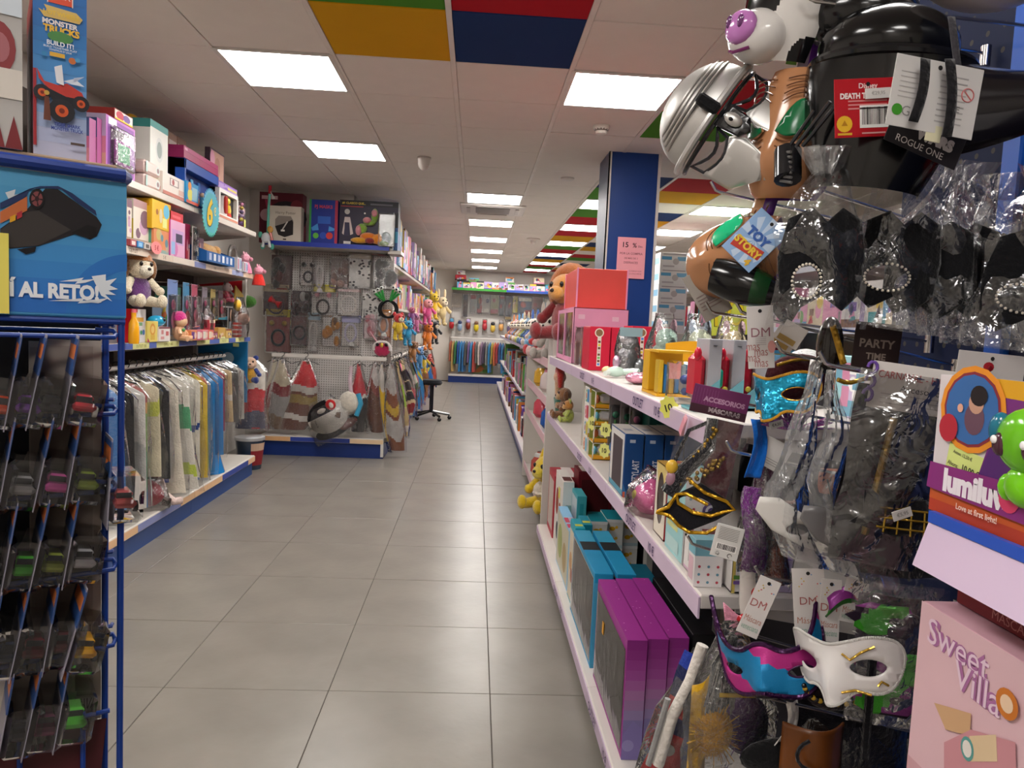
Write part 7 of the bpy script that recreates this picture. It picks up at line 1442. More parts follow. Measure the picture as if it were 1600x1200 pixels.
# masks and bags low on the wall
def gl(x, z): return '#c0308a' if (math.sin(38*x+70*z) > .1) else '#1a86c0'
horn = [(0, -.035), (.02, -.05), (.05, -.055), (.085, -.035), (.1, .03), (.104, .085), (.085, .04), (.06, .012), (.03, .008), (.01, .02), (0, .022)]
eye_mask('eye_mask', 'pink and blue glitter mask with a pointed horn', A(1190, 1030, 1.08), (.0, -.25, R90+.95), gl, '#3a1440', m_='glitter', shape=horn, eye=(.05, -.02, .016, .008), R=.08, sc=1.12)
t = thing('black_mask', 'plain black half mask hanging right behind the glitter mask', 'mask', A(1195, 1062, 1.13)); m = MB(); m.ell((0, 0, 0), (.055, .035, .028), '#120c16', 18, 10); m.obj('shell', 'cloth', t)
eye_mask('eye_mask', 'white eye mask with gold swirls and a silver braid', A(1300, 1040, 1.0), (.05, -.25, R90+.58), '#dedad8', '#c9c6c2', m_='plastic', trimr=.0024, trimn=3, R=.1, hw=.105, eye=(.05, .0, .022, .013),
         extra=lambda t, f: [MB().tube([(lambda p: (p[0], p[1]-.004, p[2]))(f(x, z)) for x, z in q], .0018, '#c29a3a', 6).obj('gold_swirl', 'foil', t) for q in ([(.02, .02), (.03, .012), (.045, .022), (.065, .03)], [(.015, -.032), (.03, -.03), (.05, -.036)], [(.06, -.024), (.066, -.018), (.074, -.024)])])
for k, (px, py, r, w_, h_) in enumerate(((1205, 905, .32, .034, .1), (1262, 888, -.12, .048, .115), (1300, 905, -.02, .03, .1), (1340, 905, .1, .032, .07))):
    tagcard(f'white paper tag with thin lettering above the glitter and white masks, {ORD[k]} from the aisle', px, py, 1.1-.01*k, w_, h_, '#cdc7c4', (0, r, -.25), (lambda m, w, h: (TX(m, 'DM', -.002, -h*.45, .012, '#a05a58', bold=0), TX(m, 'Máscara', 0, -h*.72, .01, '#a86a54', bold=-.004, mw=w*.8), TX(m, 'veneciana', 0, -h*.86, .009, '#6a9a84', bold=-.004, mw=w*.8), [m.ell((random.Random(q).uniform(-.4, .4)*w, -.0006, -h*random.Random(q+9).uniform(.05, .4)), (.0012, .0004, .0012), ['#c86a6a', '#c8a84a', '#7a9ac0'][q % 3], 6, 4) for q in range(8)])))
t = thing('mask_bag', 'crinkled clear bag of green and purple glitter masks beside the dollhouse box', 'mask', A(1400, 1030, 1.03)); t.rotation_euler = (0, 0, -.3)
m = MB(); m.grid(bagf(-1, -.065, .06, .115, .22, .022, 1), 16, 22, '#ffffff'); m.grid(bagf(.4, -.065, .06, .115, .22, .02, 4), 8, 12, '#ffffff'); m.obj('clear_bag', 'crinkle', t)
MB().grid(lambda u, v: (-.055+.11*u, .016+.004*math.sin(9*u+8*v), .09-.18*v), 8, 10, '#2a1c2e').obj('dark_lining', 'cloth', t)
g2 = lambda x, z: '#3fa32a' if math.sin(60*x-50*z) > .2 else '#8a3a86' if math.sin(41*z+9) > -.5 else '#2a1a2e'
for k, (cx, cz) in enumerate(((-.02, .06), (.02, -.01), (-.01, -.06))):
    MB().sheet([(cx+.045*math.cos(a*PI/9)*(1+.25*(a % 2)), cz+.024*math.sin(a*PI/9)*(1+.2*(a % 3 == 0))) for a in range(18)], [ring(cx+.015, cz, .012, .007, 12)], lambda x, z: (x, -.006-.004*math.cos(30*x), z), g2, step=.009).obj('glitter_mask', 'glitter', t, solid=.003)
t = thing('glitter_strip', 'green and purple glitter mask arm above the white mask', 'mask', A(1320, 955, 1.08)); MB().grid(lambda u, v: (-.03+.06*u, -.01*math.sin(PI*v), .02-.03*v+.02*math.sin(PI*u)), 10, 4, lambda u, v: '#8a2f86' if v < .5 else '#3a8a34').obj('arm', 'glitter', t, solid=.003)
MB().tube([(0, 0, 0), (.001, 0, -.16)], .006, '#141318', 6).obj('black_ribbon', 'cloth', thing('black_ribbon', 'black ribbon hanging down beside the white mask', 'ribbon', A(1364, 1020, 1.0)))
t = thing('chain_trim', 'gold and black beaded trim below the white mask', 'trim', A(1310, 1085, 1.06)); m = MB()
for k in range(22): a = PI+.15+k*.125; m.ell((.058*math.cos(a), -.004, .034*math.sin(a)+.02), (.0042, .004, .0042), '#b8922a' if k % 2 else '#15120e', 7, 5)
m.obj('bead', 'gloss', t); m = MB(); m.ell((0, .006, .0), (.05, .01, .03), '#1c1014', 14, 8); m.obj('mask_shell', 'cloth', t)
# white strap, costume bag, hair and feathers at the bottom
t = thing('costume_bag', 'clear bag with a red and blue spotted costume at the bottom of the mask wall', 'costume', A(1070, 1122, 1.34)); t.rotation_euler = (0, .3, -.2)
m = MB(); m.grid(lambda u, v: (-.042+.085*u+.008*math.sin(5*v), -.02*math.sin(PI*u)+.005*math.sin(11*v+8*u), -.13+.26*v), 12, 16, lambda u, v: '#b8242c' if (v < .35 or .5 < v < .62) else '#1f2450' if v < .85 else '#2a3f9a'); m.obj('cloth', 'cloth', t)
for k in range(2): m = MB(); m.ell((-.012+.03*k, -.026, -.06-.045*k), (.012, .003, .012), '#c9c4c2', 12, 7); m.obj('white_spot', 'cloth', t)
bag(t, .055, .035, .29, 'crinkle', 81).location.z = -.15
t = thing('white_strap', 'long white padded strap with a gold zip crossing the spotted costume bag', 'strap', A(1098, 1008, 1.28)); e = A(1028, 1195, 1.28)-A(1098, 1008, 1.28); k2 = A(1050, 1120, 1.28)-A(1098, 1008, 1.28)
m = MB(); m.tube([(0, 0, 0), tuple(k2*.5+Vector((.006, 0, 0))), tuple(k2), tuple(e)], .011, '#cfc8c0', 10); m.obj('strap', 'cloth', t); m = MB(); m.tube([tuple(k2*.35+Vector((.012, -.011, -.004))), tuple(k2*.52+Vector((.01, -.011, 0)))], .003, '#b58a2c', 6); m.obj('gold_zip', 'foil', t)
MB().tube([tuple(k2*.75+Vector((-.022, 0, 0))), tuple(e+Vector((-.018, 0, .0)))], .006, '#8f8d8c', 8).obj('grey_mesh', 'cloth', t)
t = thing('hair_bag', 'clear bag with grey hair and yellow and purple feathers at the bottom', 'costume', A(1140, 1085, 1.2)); g = random.Random(12); m = MB()
for k in range(70):
    x = g.uniform(-.04, .0); m.tube([(.0+.3*x, -.01+g.uniform(-.008, .008), .11), (x, -.02+g.uniform(-.01, .01), .06), (x-.005+g.uniform(-.01, .01), -.02, -.02+g.uniform(-.02, .02))], .0016, ['#4a4a48', '#6d6c68', '#8d8880', '#2e2e30'][k % 4], 4)
m.obj('hair', 'plush', t); m = MB()
for k in range(160):
    a = g.uniform(-PI, PI); r = g.uniform(.01, .05); m.tube([(-.03, -.02, -.06), (-.03+r*math.cos(a), -.024+g.uniform(-.012, .006), -.06+r*1.2*math.sin(a))], .0016, ['#dca11c', '#e2b030', '#c88a18'][k % 3], 4, r2=.0006)
m.ell((-.03, -.012, -.06), (.036, .02, .045), '#d09418'); m.obj('yellow_feather', 'plush', t); m = MB()
for k in range(120):
    a = g.uniform(-PI, PI); r = g.uniform(.01, .05); m.tube([(.03, -.012, -.05), (.03+r*math.cos(a), -.016+g.uniform(-.01, .01), -.05+r*1.3*math.sin(a))], .002, ['#5a2f74', '#6f4a80', '#7a5a84'][k % 3], 4, r2=.0008)
m.ell((.03, -.006, -.05), (.04, .018, .055), '#5a3568'); m.obj('purple_feather', 'plush', t); MB().box(-.03, -.034, .012, .035, -.032, .019, '#c9a21e').obj('yellow_tape', 'paper', t); MB().grid(lambda u, v: (-.07+.03*u, -.01-.01*math.sin(PI*u), -.15+.17*v+.02*u), 4, 6, '#c99a1e').obj('yellow_cloth', 'cloth', t, solid=.002)
bag(t, .08, .045, .3, 'crinkle', 91, top=.75).location.z = -.17
t = thing('white_ribbon', 'crumpled white ribbon hanging below the glitter mask', 'ribbon', A(1238, 1095, 1.12)); MB().grid(lambda u, v: (-.012+.022*u-.02*v*v+.006*math.sin(6*v), -.006*math.sin(4*u+5*v), -.12*v), 4, 14, '#cfcac4').obj('ribbon', 'cloth', t, solid=.0015)
t = thing('gold_boot', 'white ornament with a gold rim beside the baby toy box', 'toy', A(1172, 945, 1.3)); MB().lathe([(.016, -.02), (.02, 0), (.022, .05), (.024, .075)], '#cfc8c2', 16).obj('body', 'gloss', t); MB().tube([(.0245*math.cos(2*PI*k/20), .0245*math.sin(2*PI*k/20), .076) for k in range(20)], .0035, '#b08a3a', 6, closed=True).obj('gold_rim', 'foil', t); MB().ell((.004, -.02, .03), (.012, .006, .014), '#b03030', 10, 7).obj('red_crest', 'gloss', t)
t = thing('pink_petal', 'pink satin petal with a red edge above the glitter mask', 'mask', A(1148, 965, 1.25)); m = MB().sheet([(-.025, .03), (.0, .01), (.03, -.005), (.02, -.03), (-.005, -.03), (-.02, -.005)], f=lambda x, z: (x, -.01*math.cos(40*x), z), col='#dd93a8', step=.01); m.obj('petal', 'cloth', t, solid=.002)
t = thing('red_petal', 'red and white petal piece beside the pink satin one', 'mask', A(1170, 968, 1.22)); m = MB(); m.ell((0, 0, 0), (.022, .008, .012), '#b8242c', 12, 8); m.obj('petal', 'gloss', t)
t = thing('orange_mask', 'dark orange half mask with black elastic at the very bottom', 'mask', A(1268, 1160, 1.1)); m = MB(); m.grid(lambda u, v: (-.05+.1*u, -.03*math.sin(PI*u), -.045+.08*v), 12, 10, '#6a3a14'); m.obj('shell', 'plastic', t, solid=.003); MB().tube([(.03*math.cos(a*PI/8)-.01, -.036, .025*math.sin(a*PI/8)) for a in range(5, 14)], .003, '#141216', 6).obj('elastic', 'cloth', t)
t = thing('black_velvet_mask', 'black velvet mask hanging at the bottom between the orange mask and the glitter bag', 'mask', A(1230, 1185, 1.13)); m = MB(); m.ell((0, 0, 0), (.08, .02, .035), '#0b0a0c', 16, 10); m.obj('shell', 'cloth', t)
t = thing('black_costume_bag', 'dark bagged costume filling the bottom of the mask wall behind the glitter bag', 'costume', A(1330, 1150, 1.15)); m = MB(); m.grid(lambda u, v: (-.1+.2*u, -.03*math.sin(PI*u)+.006*math.sin(15*u+9*v), -.14+.22*v), 16, 14, '#14121a'); m.obj('cloth', 'cloth', t, solid=.003); bag(t, .11, .04, .24, 'crinkle', 95).location.z = -.15
# ------------------------------------------------------------------ pegboard end unit: boxes above, accessories on hooks, rail of costumes
def nth(k):
    tens = ['', 'ten', 'twenty', 'thirty', 'forty', 'fifty', 'sixty']
    if k < 20: return ORD[k]
    a, b = divmod(k+1, 10); return tens[a]+'-'+ORD[b-1] if b else tens[a][:-1]+'ieth'
def ebox(lab, px0, px1, pyt, Y, dep, col, hmax=.6, z=2.106, **k):
    a, b = xat(px0, Y, z), xat(px1, Y, z); h = min(at((px0+px1)/2, pyt, Y=Y).z-z, hmax)
    return carton('display_toy_box', lab, 'toy box', b-a-.004, dep, h, ((a+b)/2, Y+dep/2, z), 0, col, **k)
ebox('large maroon and black box with a pink ribbon at the end unit top shelf back', 404, 472, 301, 7.52, .16, '#5c1424', F=[('c', .62, .5, .4, '#241a20', 1.2), ('c', .62, .5, .3, '#8a7f7c', 1.2), ('c', .86, .75, .14, '#7a2430'), ('p', [(.12, .85), (.22, .5), (.16, .1), (.2, .1), (.28, .5), (.36, .15), (.4, .18), (.3, .6), (.26, .85)], '#a02a48'), ('c', .16, .55, .14, '#b89098'), ('r', .05, .86, .42, .93, '#c8a0a4')])
ebox('grey white costume box with a window of black cloth on the end unit top shelf', 419, 470, 322, 7.3, .12, '#c8beb0', F=[('t', 'Harry Potter', .52, .8, .1, '#5a4a40', 0, .62, -.004), ('p', [(.2, .62), (.3, .72), (.68, .72), (.76, .6), (.76, .2), (.5, .12), (.3, .18), (.2, .4)], '#8a8078'), ('p', [(.2, .42), (.45, .5), (.72, .62), (.76, .55), (.76, .2), (.5, .12), (.3, .18)], '#231e1e'), ('p', [(.4, .32), (.44, .32), (.6, .56), (.56, .57)], '#c8c4bc'), ('r', .38, .28, .5, .33, '#d8d4cc'), ('r', .45, .04, .55, .08, '#4a3a34')])
ebox('royal blue toy box with green and red side edges on the end unit top shelf', 482, 527, 312, 7.3, .16, '#1b2f84', F=[('r', 0, 0, .07, 1, '#2f8a3f'), ('r', .9, 0, 1, 1, '#a82a44'), ('t', 'PJ MASKS', .5, .83, .1, '#c03a54', 0, .72, .03), ('r', .3, .45, .75, .62, '#2a5ab4'), ('p', [(.08, .35), (.3, .45), (.34, .3), (.12, .28)], '#3f86c8'), ('p', [(.9, .35), (.7, .4), (.68, .28), (.88, .3)], '#3f86c8'), ('c', .24, .17, .1, '#5aa83a'), ('c', .5, .18, .12, '#2a4aa8'), ('c', .72, .18, .12, '#c0342f')])
q = ebox('wide black box with yellow lettering and a caped figure on the end unit top shelf', 529, 621, 314, 7.32, .16, '#18141c', F=[('r', 0, 0, 1, .88, '#241c34'), ('t', '#1 CLASICO QUE...', .24, .93, .055, '#d8b83a', 0, .42, .03), ('r', .02, .85, .4, .87, '#a03030'), ('r', .52, .91, .9, .945, '#5a5660'), ('c', .13, .74, .06, '#b0aca8'), ('p', [(.05, .25), (.09, .62), (.18, .62), (.24, .25), (.19, .22), (.17, .5), (.1, .5), (.08, .22)], '#c4b4b0'), ('r', .09, .2, .17, .5, '#2a2440'), ('r', .08, .02, .2, .08, '#d0ccc8'), ('c', .43, .72, .02, '#e8e6e2')])
def soft(lab, px, py, Y, parts, name='plush_toy', cat='plush toy', m_='plush', rz=0):
    t = thing(name, lab, cat, A(px, py, Y), rz); 
    for nm, shapes in parts:
        m = MB()
        for c, r, col in shapes: m.ell(c, r, col, 12, 8)
        m.obj(nm, m_, t)
    return t
soft('orange and yellow plush lying before the wide black box', 575, 373, 7.29, [('body', [((-.08, 0, -.02), (.09, .04, .03), '#e0a01c'), ((0, 0, .02), (.08, .04, .04), '#e07a1c'), ((.09, 0, .0), (.07, .04, .05), '#e28a24')]), ('red_band', [((.02, -.02, -.02), (.05, .03, .03), '#8a1f20')]), ('foot', [((.17, 0, -.02), (.03, .02, .025), '#d87a70')])])
soft('green and pink plush limb sticking up beside the wide black box', 574, 348, 7.3, [('body', [((-.05, 0, -.06), (.05, .03, .05), '#7fa83a'), ((.02, 0, .0), (.06, .03, .03), '#7fa83a'), ((.07, 0, .07), (.035, .03, .07), '#86ad40')]), ('pink_pad', [((-.08, -.02, -.08), (.03, .02, .05), '#d48a90'), ((-.0, -.03, .02), (.04, .02, .03), '#d48a90'), ((.07, -.03, .09), (.03, .02, .035), '#d48a90')])])
t = thing('shiny_pack', 'shiny clear pack of pale items at the corner of the end unit top shelf', 'toy pack', A(600, 372, 7.28)); MB().box(-.05, .01, -.08, .1, .03, .23, '#b4b8b4').obj('card', 'card', t); m = MB(); m.ell((.02, 0, .0), (.05, .03, .06), '#6a7a78'); m.ell((.0, 0, -.05), (.05, .03, .03), '#6f8a4a'); m.obj('toy', 'plastic', t); MB().box(-.055, -.035, -.085, .105, .008, .235, '#ffffff', b=.01).obj('bag', 'crinkle', t)
for k in range(3): carton('display_toy_box', f'blue and black toy carton at the aisle corner of the end unit, {ORD[k]} back', 'toy box', .1, .05, .36-.02*k, (-.83, 7.36+.085*k, 2.075), R90+PI, '#1c4a7c', L=[('r', 0, .6, 1, 1, '#131418'), ('r', 0, .2, 1, .5, '#2f86a8'), ('r', .0, 0, .2, 1, '#b8c4cc')], F=[('r', 0, .5, 1, 1, '#14202c')])
MB().box(-.9, 7.33, 2.04, -.77, 7.63, 2.074, '#c8c0b8').obj('corner_shelf', 'paint', bpy.data.objects['shelving_unit.002']).matrix_parent_inverse = bpy.data.objects['shelving_unit.002'].matrix_world.inverted() if False else Matrix.Translation((1.49, -7.28, 0))
t = thing('toy_scooter', 'mint green toy scooter with a small rider figure hanging at the end unit corner', 'toy', A(418, 372, 7.255)); m = MB(); m.tube([(0, 0, -.03), (.005, 0, .3), (.012, 0, .42)], .012, '#57b8a4', 10); m.obj('pole', 'plastic', t)
for x, z in ((-.07, .03), (-.045, -.08), (.045, -.08)): MB().ell((x, 0, z), (.022, .02, .03), '#4fae98', 10, 8).obj('wheel', 'plastic', t)
m = MB(); m.ell((-.01, -.02, .0), (.045, .03, .05), '#c9ccd0'); m.tube([(-.03, -.02, -.03), (-.04, -.02, -.09)], .014, '#c9ccd0', 8); m.tube([(.02, -.02, -.03), (.03, -.02, -.09)], .014, '#c9ccd0', 8); m.obj('rider_body', 'plastic', t); MB().ell((.03, -.02, .08), (.028, .025, .035), '#d8a24a').obj('rider_head', 'plastic', t); MB().tube([(.03, -.02, .05), (.05, -.02, -.02)], .014, '#b8402a', 8).obj('cape', 'plastic', t); MB().box(0, -.006, .42, .03, .006, .5, '#b01f30', b=.004).obj('red_flag', 'card', t); MB().poly([(.02, -.01, .45), (.07, -.01, .38), (.04, -.01, .37)], '#d8d4ce').obj('white_tag', 'paper', t)
PEG = 7.735
BCK = ['#3a1418', None, None, '#4a3028', None, None, '#2a1a1c', '#1c1a1e', None, None, None, '#8a2a20', '#4a1a1c', None, None, None, '#c8a8ac', '#c8702a']
ACC_N = [0]
def acc(lab, px, py, w, h, kind, c='#17161a', head=None, ht=None, c2='#e8e4e0'):
    Y = PEG-.07; p = A(px, py, Y); t = thing('headband_pack', lab, 'accessory', p, 0, 'accessories hanging on the pale pegboard'); t['group'] = 'pegboard accessories'
    m = MB(); m.tube([(0, .065, h/2+.02), (0, -.02, h/2+.022), (0, -.03, h/2+.032)], .003, '#b8b4b0', 6); m.obj('hook', 'steel', t)
    if head:
        m = MB(); m.box(-w/2, -.004, h/2-.045, w/2, -.001, h/2+.03, head, b=.0005)
        if ht: TX(m, ht, 0, h/2-.008, .026, '#2a2420', bold=.03, mw=w*.85, y=-.0046)
        m.obj('header_card', 'card', t, smooth=False)
    if BCK[ACC_N[0]]: MB().box(-w*.48, .012, -h*.48, w*.48, .016, h*.48, BCK[ACC_N[0]]).obj('backing_card', 'card', t)
    ACC_N[0] += 1; m = MB()
    if kind == 'ring': m.tube([(w*.33*math.cos(a*PI/12), -.01, -.03+w*.36*math.sin(a*PI/12)) for a in range(24)], .011, c, 8, closed=True); m.obj('band', 'plush', t)
    elif kind == 'oval': m.tube([(w*.28*math.cos(a*PI/12), -.01, h*.3*math.sin(a*PI/12)) for a in range(24)], .012, c, 8, closed=True); m.ell((.01, -.015, -h*.42), (.03, .02, .035), c2, 10, 7); m.obj('band', 'plush', t)
    elif kind == 'blob':
        g = random.Random(px)
        for _ in range(7): m.ell((g.uniform(-.3, .3)*w, -.015, g.uniform(-.4, .3)*h), (g.uniform(.14, .25)*w, .03, g.uniform(.12, .22)*h), c if g.random() < .7 else c2, 10, 7)
        m.obj('accessory', 'plush', t)
    elif kind == 'bow':
        m.tube([(w*.3*math.cos(a*PI/12), .0, -.03+w*.33*math.sin(a*PI/12)) for a in range(24)], .01, '#17151a', 7, closed=True); m.obj('band', 'plush', t); m = MB(); m.lathe([(.045, -.05), (.012, 0), (.045, .05)], c, 8); m.at((0, -.02, .0)); 
        m = MB().at((0, -.025, .0), ry=PI/2+.5); m.lathe([(.042, -.06), (.012, 0), (.042, .06)], c, 10); m.obj('bow', 'cloth', t)
    elif kind == 'pom':
        for s in (-1, 1): m.ell((w*.25*s, -.02, h*.24), .028, c, 10, 7)
        m.obj('pompom', 'plush', t); m = MB(); m.tube([(w*.25*math.cos(a*PI/12), -.01, -.05+w*.3*math.sin(a*PI/12)) for a in range(24)], .012, '#1a181c', 8, closed=True); m.obj('band', 'plush', t)
    elif kind == 'spots':
        m.box(-w*.46, -.012, -h*.48, w*.46, -.004, h*.36, '#cfcac4', b=.003); g = random.Random(px)
        for _ in range(26): m.ell((g.uniform(-.42, .42)*w, -.013, g.uniform(-.45, .32)*h), (.014, .002, .01), c, 6, 4)
        m.obj('spotted_cloth', 'cloth', t)
    MB().box(-w/2, -.05, -h/2, w/2, -.006, h/2+.02, '#ffffff', b=.015).obj('clear_bag', 'crinkle', t)
ACC = [('black wig pack with a face card, upper row of the pegboard', 440, 425, .22, .36, 'blob', '#141216', None, None, '#5a2024'), ('black pompom headband pack, upper row', 482, 425, .17, .3, 'pom', '#121114'), ('white oval headband pack with a black tail, upper row', 499, 432, .13, .36, 'oval', '#d8d0cc'), ('brown wig pack with a face card, upper row', 531, 427, .2, .32, 'blob', '#6a4a40', None, None, '#a87a68'), ('black and white spotted pack with a cream header, upper row', 563, 425, .24, .36, 'spots', '#16151a', '#cfc0a8'), ('large dark wig bag at the upper row end', 603, 428, .27, .34, 'blob', '#2a2a2c', None, None, '#3f3d3e'),
       ('black pack with a red bow and pale header, middle row', 431, 472, .26, .3, 'bow', '#c8282c', '#b8a98a'), ('glossy black bag with a white label, middle row', 471, 474, .2, .27, 'blob', '#141418', None, None, '#a8a8a4'), ('yellow headed pack with pink ears, middle row', 505, 472, .24, .3, 'pom', '#c87a84', '#d8c81e'), ('cow patterned headband pack with a pink header, middle row', 545, 472, .24, .3, 'ring', '#d8d0c8', '#e0b8b4'), ('black and white spotted bag, middle row', 582, 476, .22, .32, 'spots', '#1a1a1c'),
       ('red card with two gold balls and a black ring, lower row', 435, 520, .26, .42, 'pom', '#c8a84a', '#c8b41e', 'FIESTA'), ('dark bundle of black bands, lower row', 468, 515, .18, .34, 'ring', '#231c1e'), ('pale white double oval pack, lower row', 490, 522, .13, .38, 'oval', '#cfcac4', '#9ab8cc'), ('orange tiger striped headband pack, lower row', 518, 517, .2, .34, 'blob', '#c8801c', None, None, '#5a3a14'), ('rainbow unicorn headband pack, lower row', 548, 520, .2, .3, 'oval', '#cfc8e0', '#8a8ac0'), ('pink wand pack, lower row', 580, 508, .16, .3, 'blob', '#d4707e', None, None, '#e0a8b0'), ('orange card headband pack, lower row end', 599, 508, .15, .26, 'oval', '#a89898', '#d88a3a')]
for a in ACC: acc(*a)
t = thing('frog_headband', 'bundle of black headbands with green frog eyes on stalks', 'accessory', A(605, 483, 7.6)); m = MB()
for k in range(3): m.tube([(.085*math.cos(a*PI/12)+.012*k, -.012*k, .085*math.sin(a*PI/12)) for a in range(24)], .011, '#141416', 8, closed=True)
m.obj('band', 'cloth', t); m = MB(); e2 = MB()
for s in (-1, 1):
    for k in range(3):
        x, z = s*(.06+.035*k), .2-.02*k+.01*(s > 0); m.tube([(s*.03, -.02, .08), (x, -.02-.01*k, z)], .014, '#1f9a3a', 8); e2.ell((x, -.03-.01*k, z+.01), .022, '#d8d8d4', 10, 7); e2.ell((x, -.052-.01*k, z+.012), .01, '#141414', 8, 6)
m.obj('stalk', 'plush', t); e2.obj('frog_eye', 'gloss', t)
t = thing('owl_headband', 'pink heart faced owl headband with white rim at the pegboard edge', 'accessory', A(597, 543, 7.6)); MB().ell((0, 0, -.02), (.085, .03, .075), '#c82a5c').obj('face', 'plush', t); m = MB(); m.tube([(.085*math.cos(a*PI/10), -.01, -.01+.07*math.sin(a*PI/10)) for a in range(-1, 12)], .016, '#e0d8d4', 8); m.obj('white_rim', 'plush', t)
for s in (-1, 1): MB().ell((.045*s, -.03, .03), .018, '#16141a', 8, 6).obj('eye', 'gloss', t)
MB_ = 0; MB().ell((0, -.035, .025), (.018, .015, .026), '#e2b83a', 8, 6).obj('beak', 'plush', t); MB().tube([(-.05, 0, .05), (-.13, 0, .16)], .007, '#dc9aa4', 6).obj('band', 'plastic', t)
t = thing('clothes_rail', 'white rail across the pegboard end unit', 'rail', (-1.46, 7.42, .995)); MB().box(-.57, -.012, -.022, .57, .012, .016, '#d8d2ca', b=.003).obj('rail', 'paint', t)
for x in (-.5, .5): MB().box(x-.006, 0, -.012, x+.006, .34, .008, '#c0b8b0').obj('rail_arm', 'paint', t)
RY = 7.42
def ecost(lab, px, w, h, col, stripe=None, film='crinkle', rz=0., lean=0, ry=.05, m_='cloth', flare=.2, seed=0, dy=0): return garment('costume', lab, (xat(px, RY+dy*.4, .99), RY+dy*.4, .99), rz, w*1.08, min(h, .69) if px < 594 else h*.9, col, flare, film, seed, ry, stripe, lean=lean, m_=m_, sack=w > .13)
ecost('red and cream bagged costume at the wall side of the end unit rail', 430, .2, .72, '#8a2430', [(0, .4, '#c8bca4'), (.75, 1, '#9a7a60')], lean=-.05, seed=3)
ecost('brown sack shaped costume bag with a grey lining on the end unit rail', 441, .24, .74, '#8f8a88', [(0, .35, '#b8ac94'), (.35, .5, '#7a1f28'), (.8, 1, '#7a6250')], seed=5, lean=-.03, dy=-.06)
ecost('tall bagged red topped brown and gold costume on the end unit rail', 478, .34, .76, '#6a4438', [(0, .36, '#c4222c'), (.36, .46, '#b8b0a8'), (.5, .62, '#8a7440'), (.78, .86, '#c8c0b8')], seed=7, lean=-.12, dy=-.04)
t = thing('sombrero_bag', 'round white and black disc costume bag with a red emblem on the end unit deck', 'costume', A(513, 650, 7.27)); t.rotation_euler = (0, -.5, 0)
m = MB(); d_ = [(.21*math.cos(a*PI/16), .165*math.sin(a*PI/16)) for a in range(32)]; m.sheet(d_, f=lambda x, z: (x, -.03*math.cos(x*6), z), col=lambda x, z: '#1a1618' if (z > .03 and x < .06) else '#cfc6ba', step=.03); m.obj('disc', 'cloth', t, solid=.01)
m = MB(); m.ell((-.03, -.04, .075), (.045, .01, .025), '#cfc6ba', 12, 7); m.obj('oval_patch', 'cloth', t); m = MB(); m.ell((.08, -.04, .09), (.05, .012, .055), '#b82a2c', 10, 7); m.ell((.085, -.05, .085), (.022, .008, .03), '#d8cfc4', 8, 6); m.obj('red_emblem', 'cloth', t); MB().poly([(.06, -.045, -.03), (.1, -.045, .0), (.14, -.045, -.02), (.1, -.045, -.07)], '#6a4a34').obj('brown_star', 'cloth', t)
MB().text('Viva la', lambda a, b: (-.13+b*.6, -.038, -.02-a*.7), .03, '#3a2e28').obj('lettering', 'cloth', t)
m = MB(); m.ell((-.02, .02, -.15), (.2, .05, .07), '#1c181a'); m.obj('black_cloth', 'cloth', t); m = MB(); m.ell((.1, .01, -.15), (.14, .04, .05), '#6a3a34'); m.obj('brown_cloth', 'cloth', t); bag(t, .24, .07, .42, 'crinkle', 95, top=.5).location.z = -.23
t = thing('white_ball_bag', 'white rounded hood with a blue rim hanging on the end unit rail', 'costume', A(545, 630, 7.3)); MB().ell((0, 0, 0), (.1, .07, .12), '#dcd4c4', 18, 12).obj('hood', 'plush', t); MB().tube([(.09, 0, .1), (.12, -.01, 0), (.08, -.02, -.12)], .025, '#3f9ac0', 8).obj('blue_rim', 'cloth', t); MB().tube([(.02, 0, .1), (.0, .03, .22), (-.0, .08, .36)], .02, '#c8b0b8', 8).obj('neck_band', 'cloth', t)
ecost('red satin costume over a black skirt on the end unit rail', 562, .17, .72, '#17161a', [(0, .5, '#c22a36'), (.5, .55, '#d8d0c8')], seed=11, m_='cloth', flare=.5)
ecost('brown and white bagged costume with a yellow edge on the end unit rail', 586, .16, .8, '#5a2f1a', [(0, .25, '#b8b0ac'), (.25, .4, '#7a3028')], seed=12, lean=.04)
ecost('bright yellow strip costume at the end unit corner', 597, .07, .86, '#d8b022', [(0, .3, '#c8c0b8')], seed=13, lean=.1, film='film')
ecost('brown costume with a grey and yellow panel hanging past the end unit corner', 612, .17, .96, '#7a3f18', [(0, .3, '#a8a29c'), (.45, .55, '#c8a01c'), (.6, .85, '#b0aaa6')], seed=14, lean=.09, dy=-.05)
# costumes hung along the aisle side behind the end unit
def acost(lab, px, Y, zt, w, h, col, stripe=None, seed=0, rz=.5, film='film', m_='cloth', lean=.06): return garment('costume', lab, (-.84, Y, 1.0), rz-.3, w, min(h, .8), col, .12, film, seed, .035, stripe, lean=lean, m_=m_, sack=w > .15)
acost('black and white patterned costume at the aisle corner', 606, 7.62, 1.0, .16, .6, '#4a4846', [(.3, .5, '#17161a'), (.7, 1, '#b8b2ae')], 21)
acost('beige and lime green long costume on the aisle side', 620, 7.85, 1.05, .24, .95, '#c8ae7c', [(.35, .65, '#9ab83a'), (.9, 1, '#d8d0c4')], 22)
acost('clear bag with rows of dark pictures on a beige card', 640, 8.25, 1.06, .3, .62, '#c8b48c', [(.2, .4, '#2a2024'), (.42, .58, '#33262a'), (.6, .75, '#2a2228'), (.82, 1, '#8a1f28')], 23)
acost('hot pink ribbon costume strap on the aisle side', 640, 8.16, 1.07, .07, .6, '#e06a9a', None, 24, film=None)
acost('bright yellow ribbon costume strap on the aisle side', 650, 8.2, 1.08, .06, .55, '#e8c22a', None, 25, film=None)
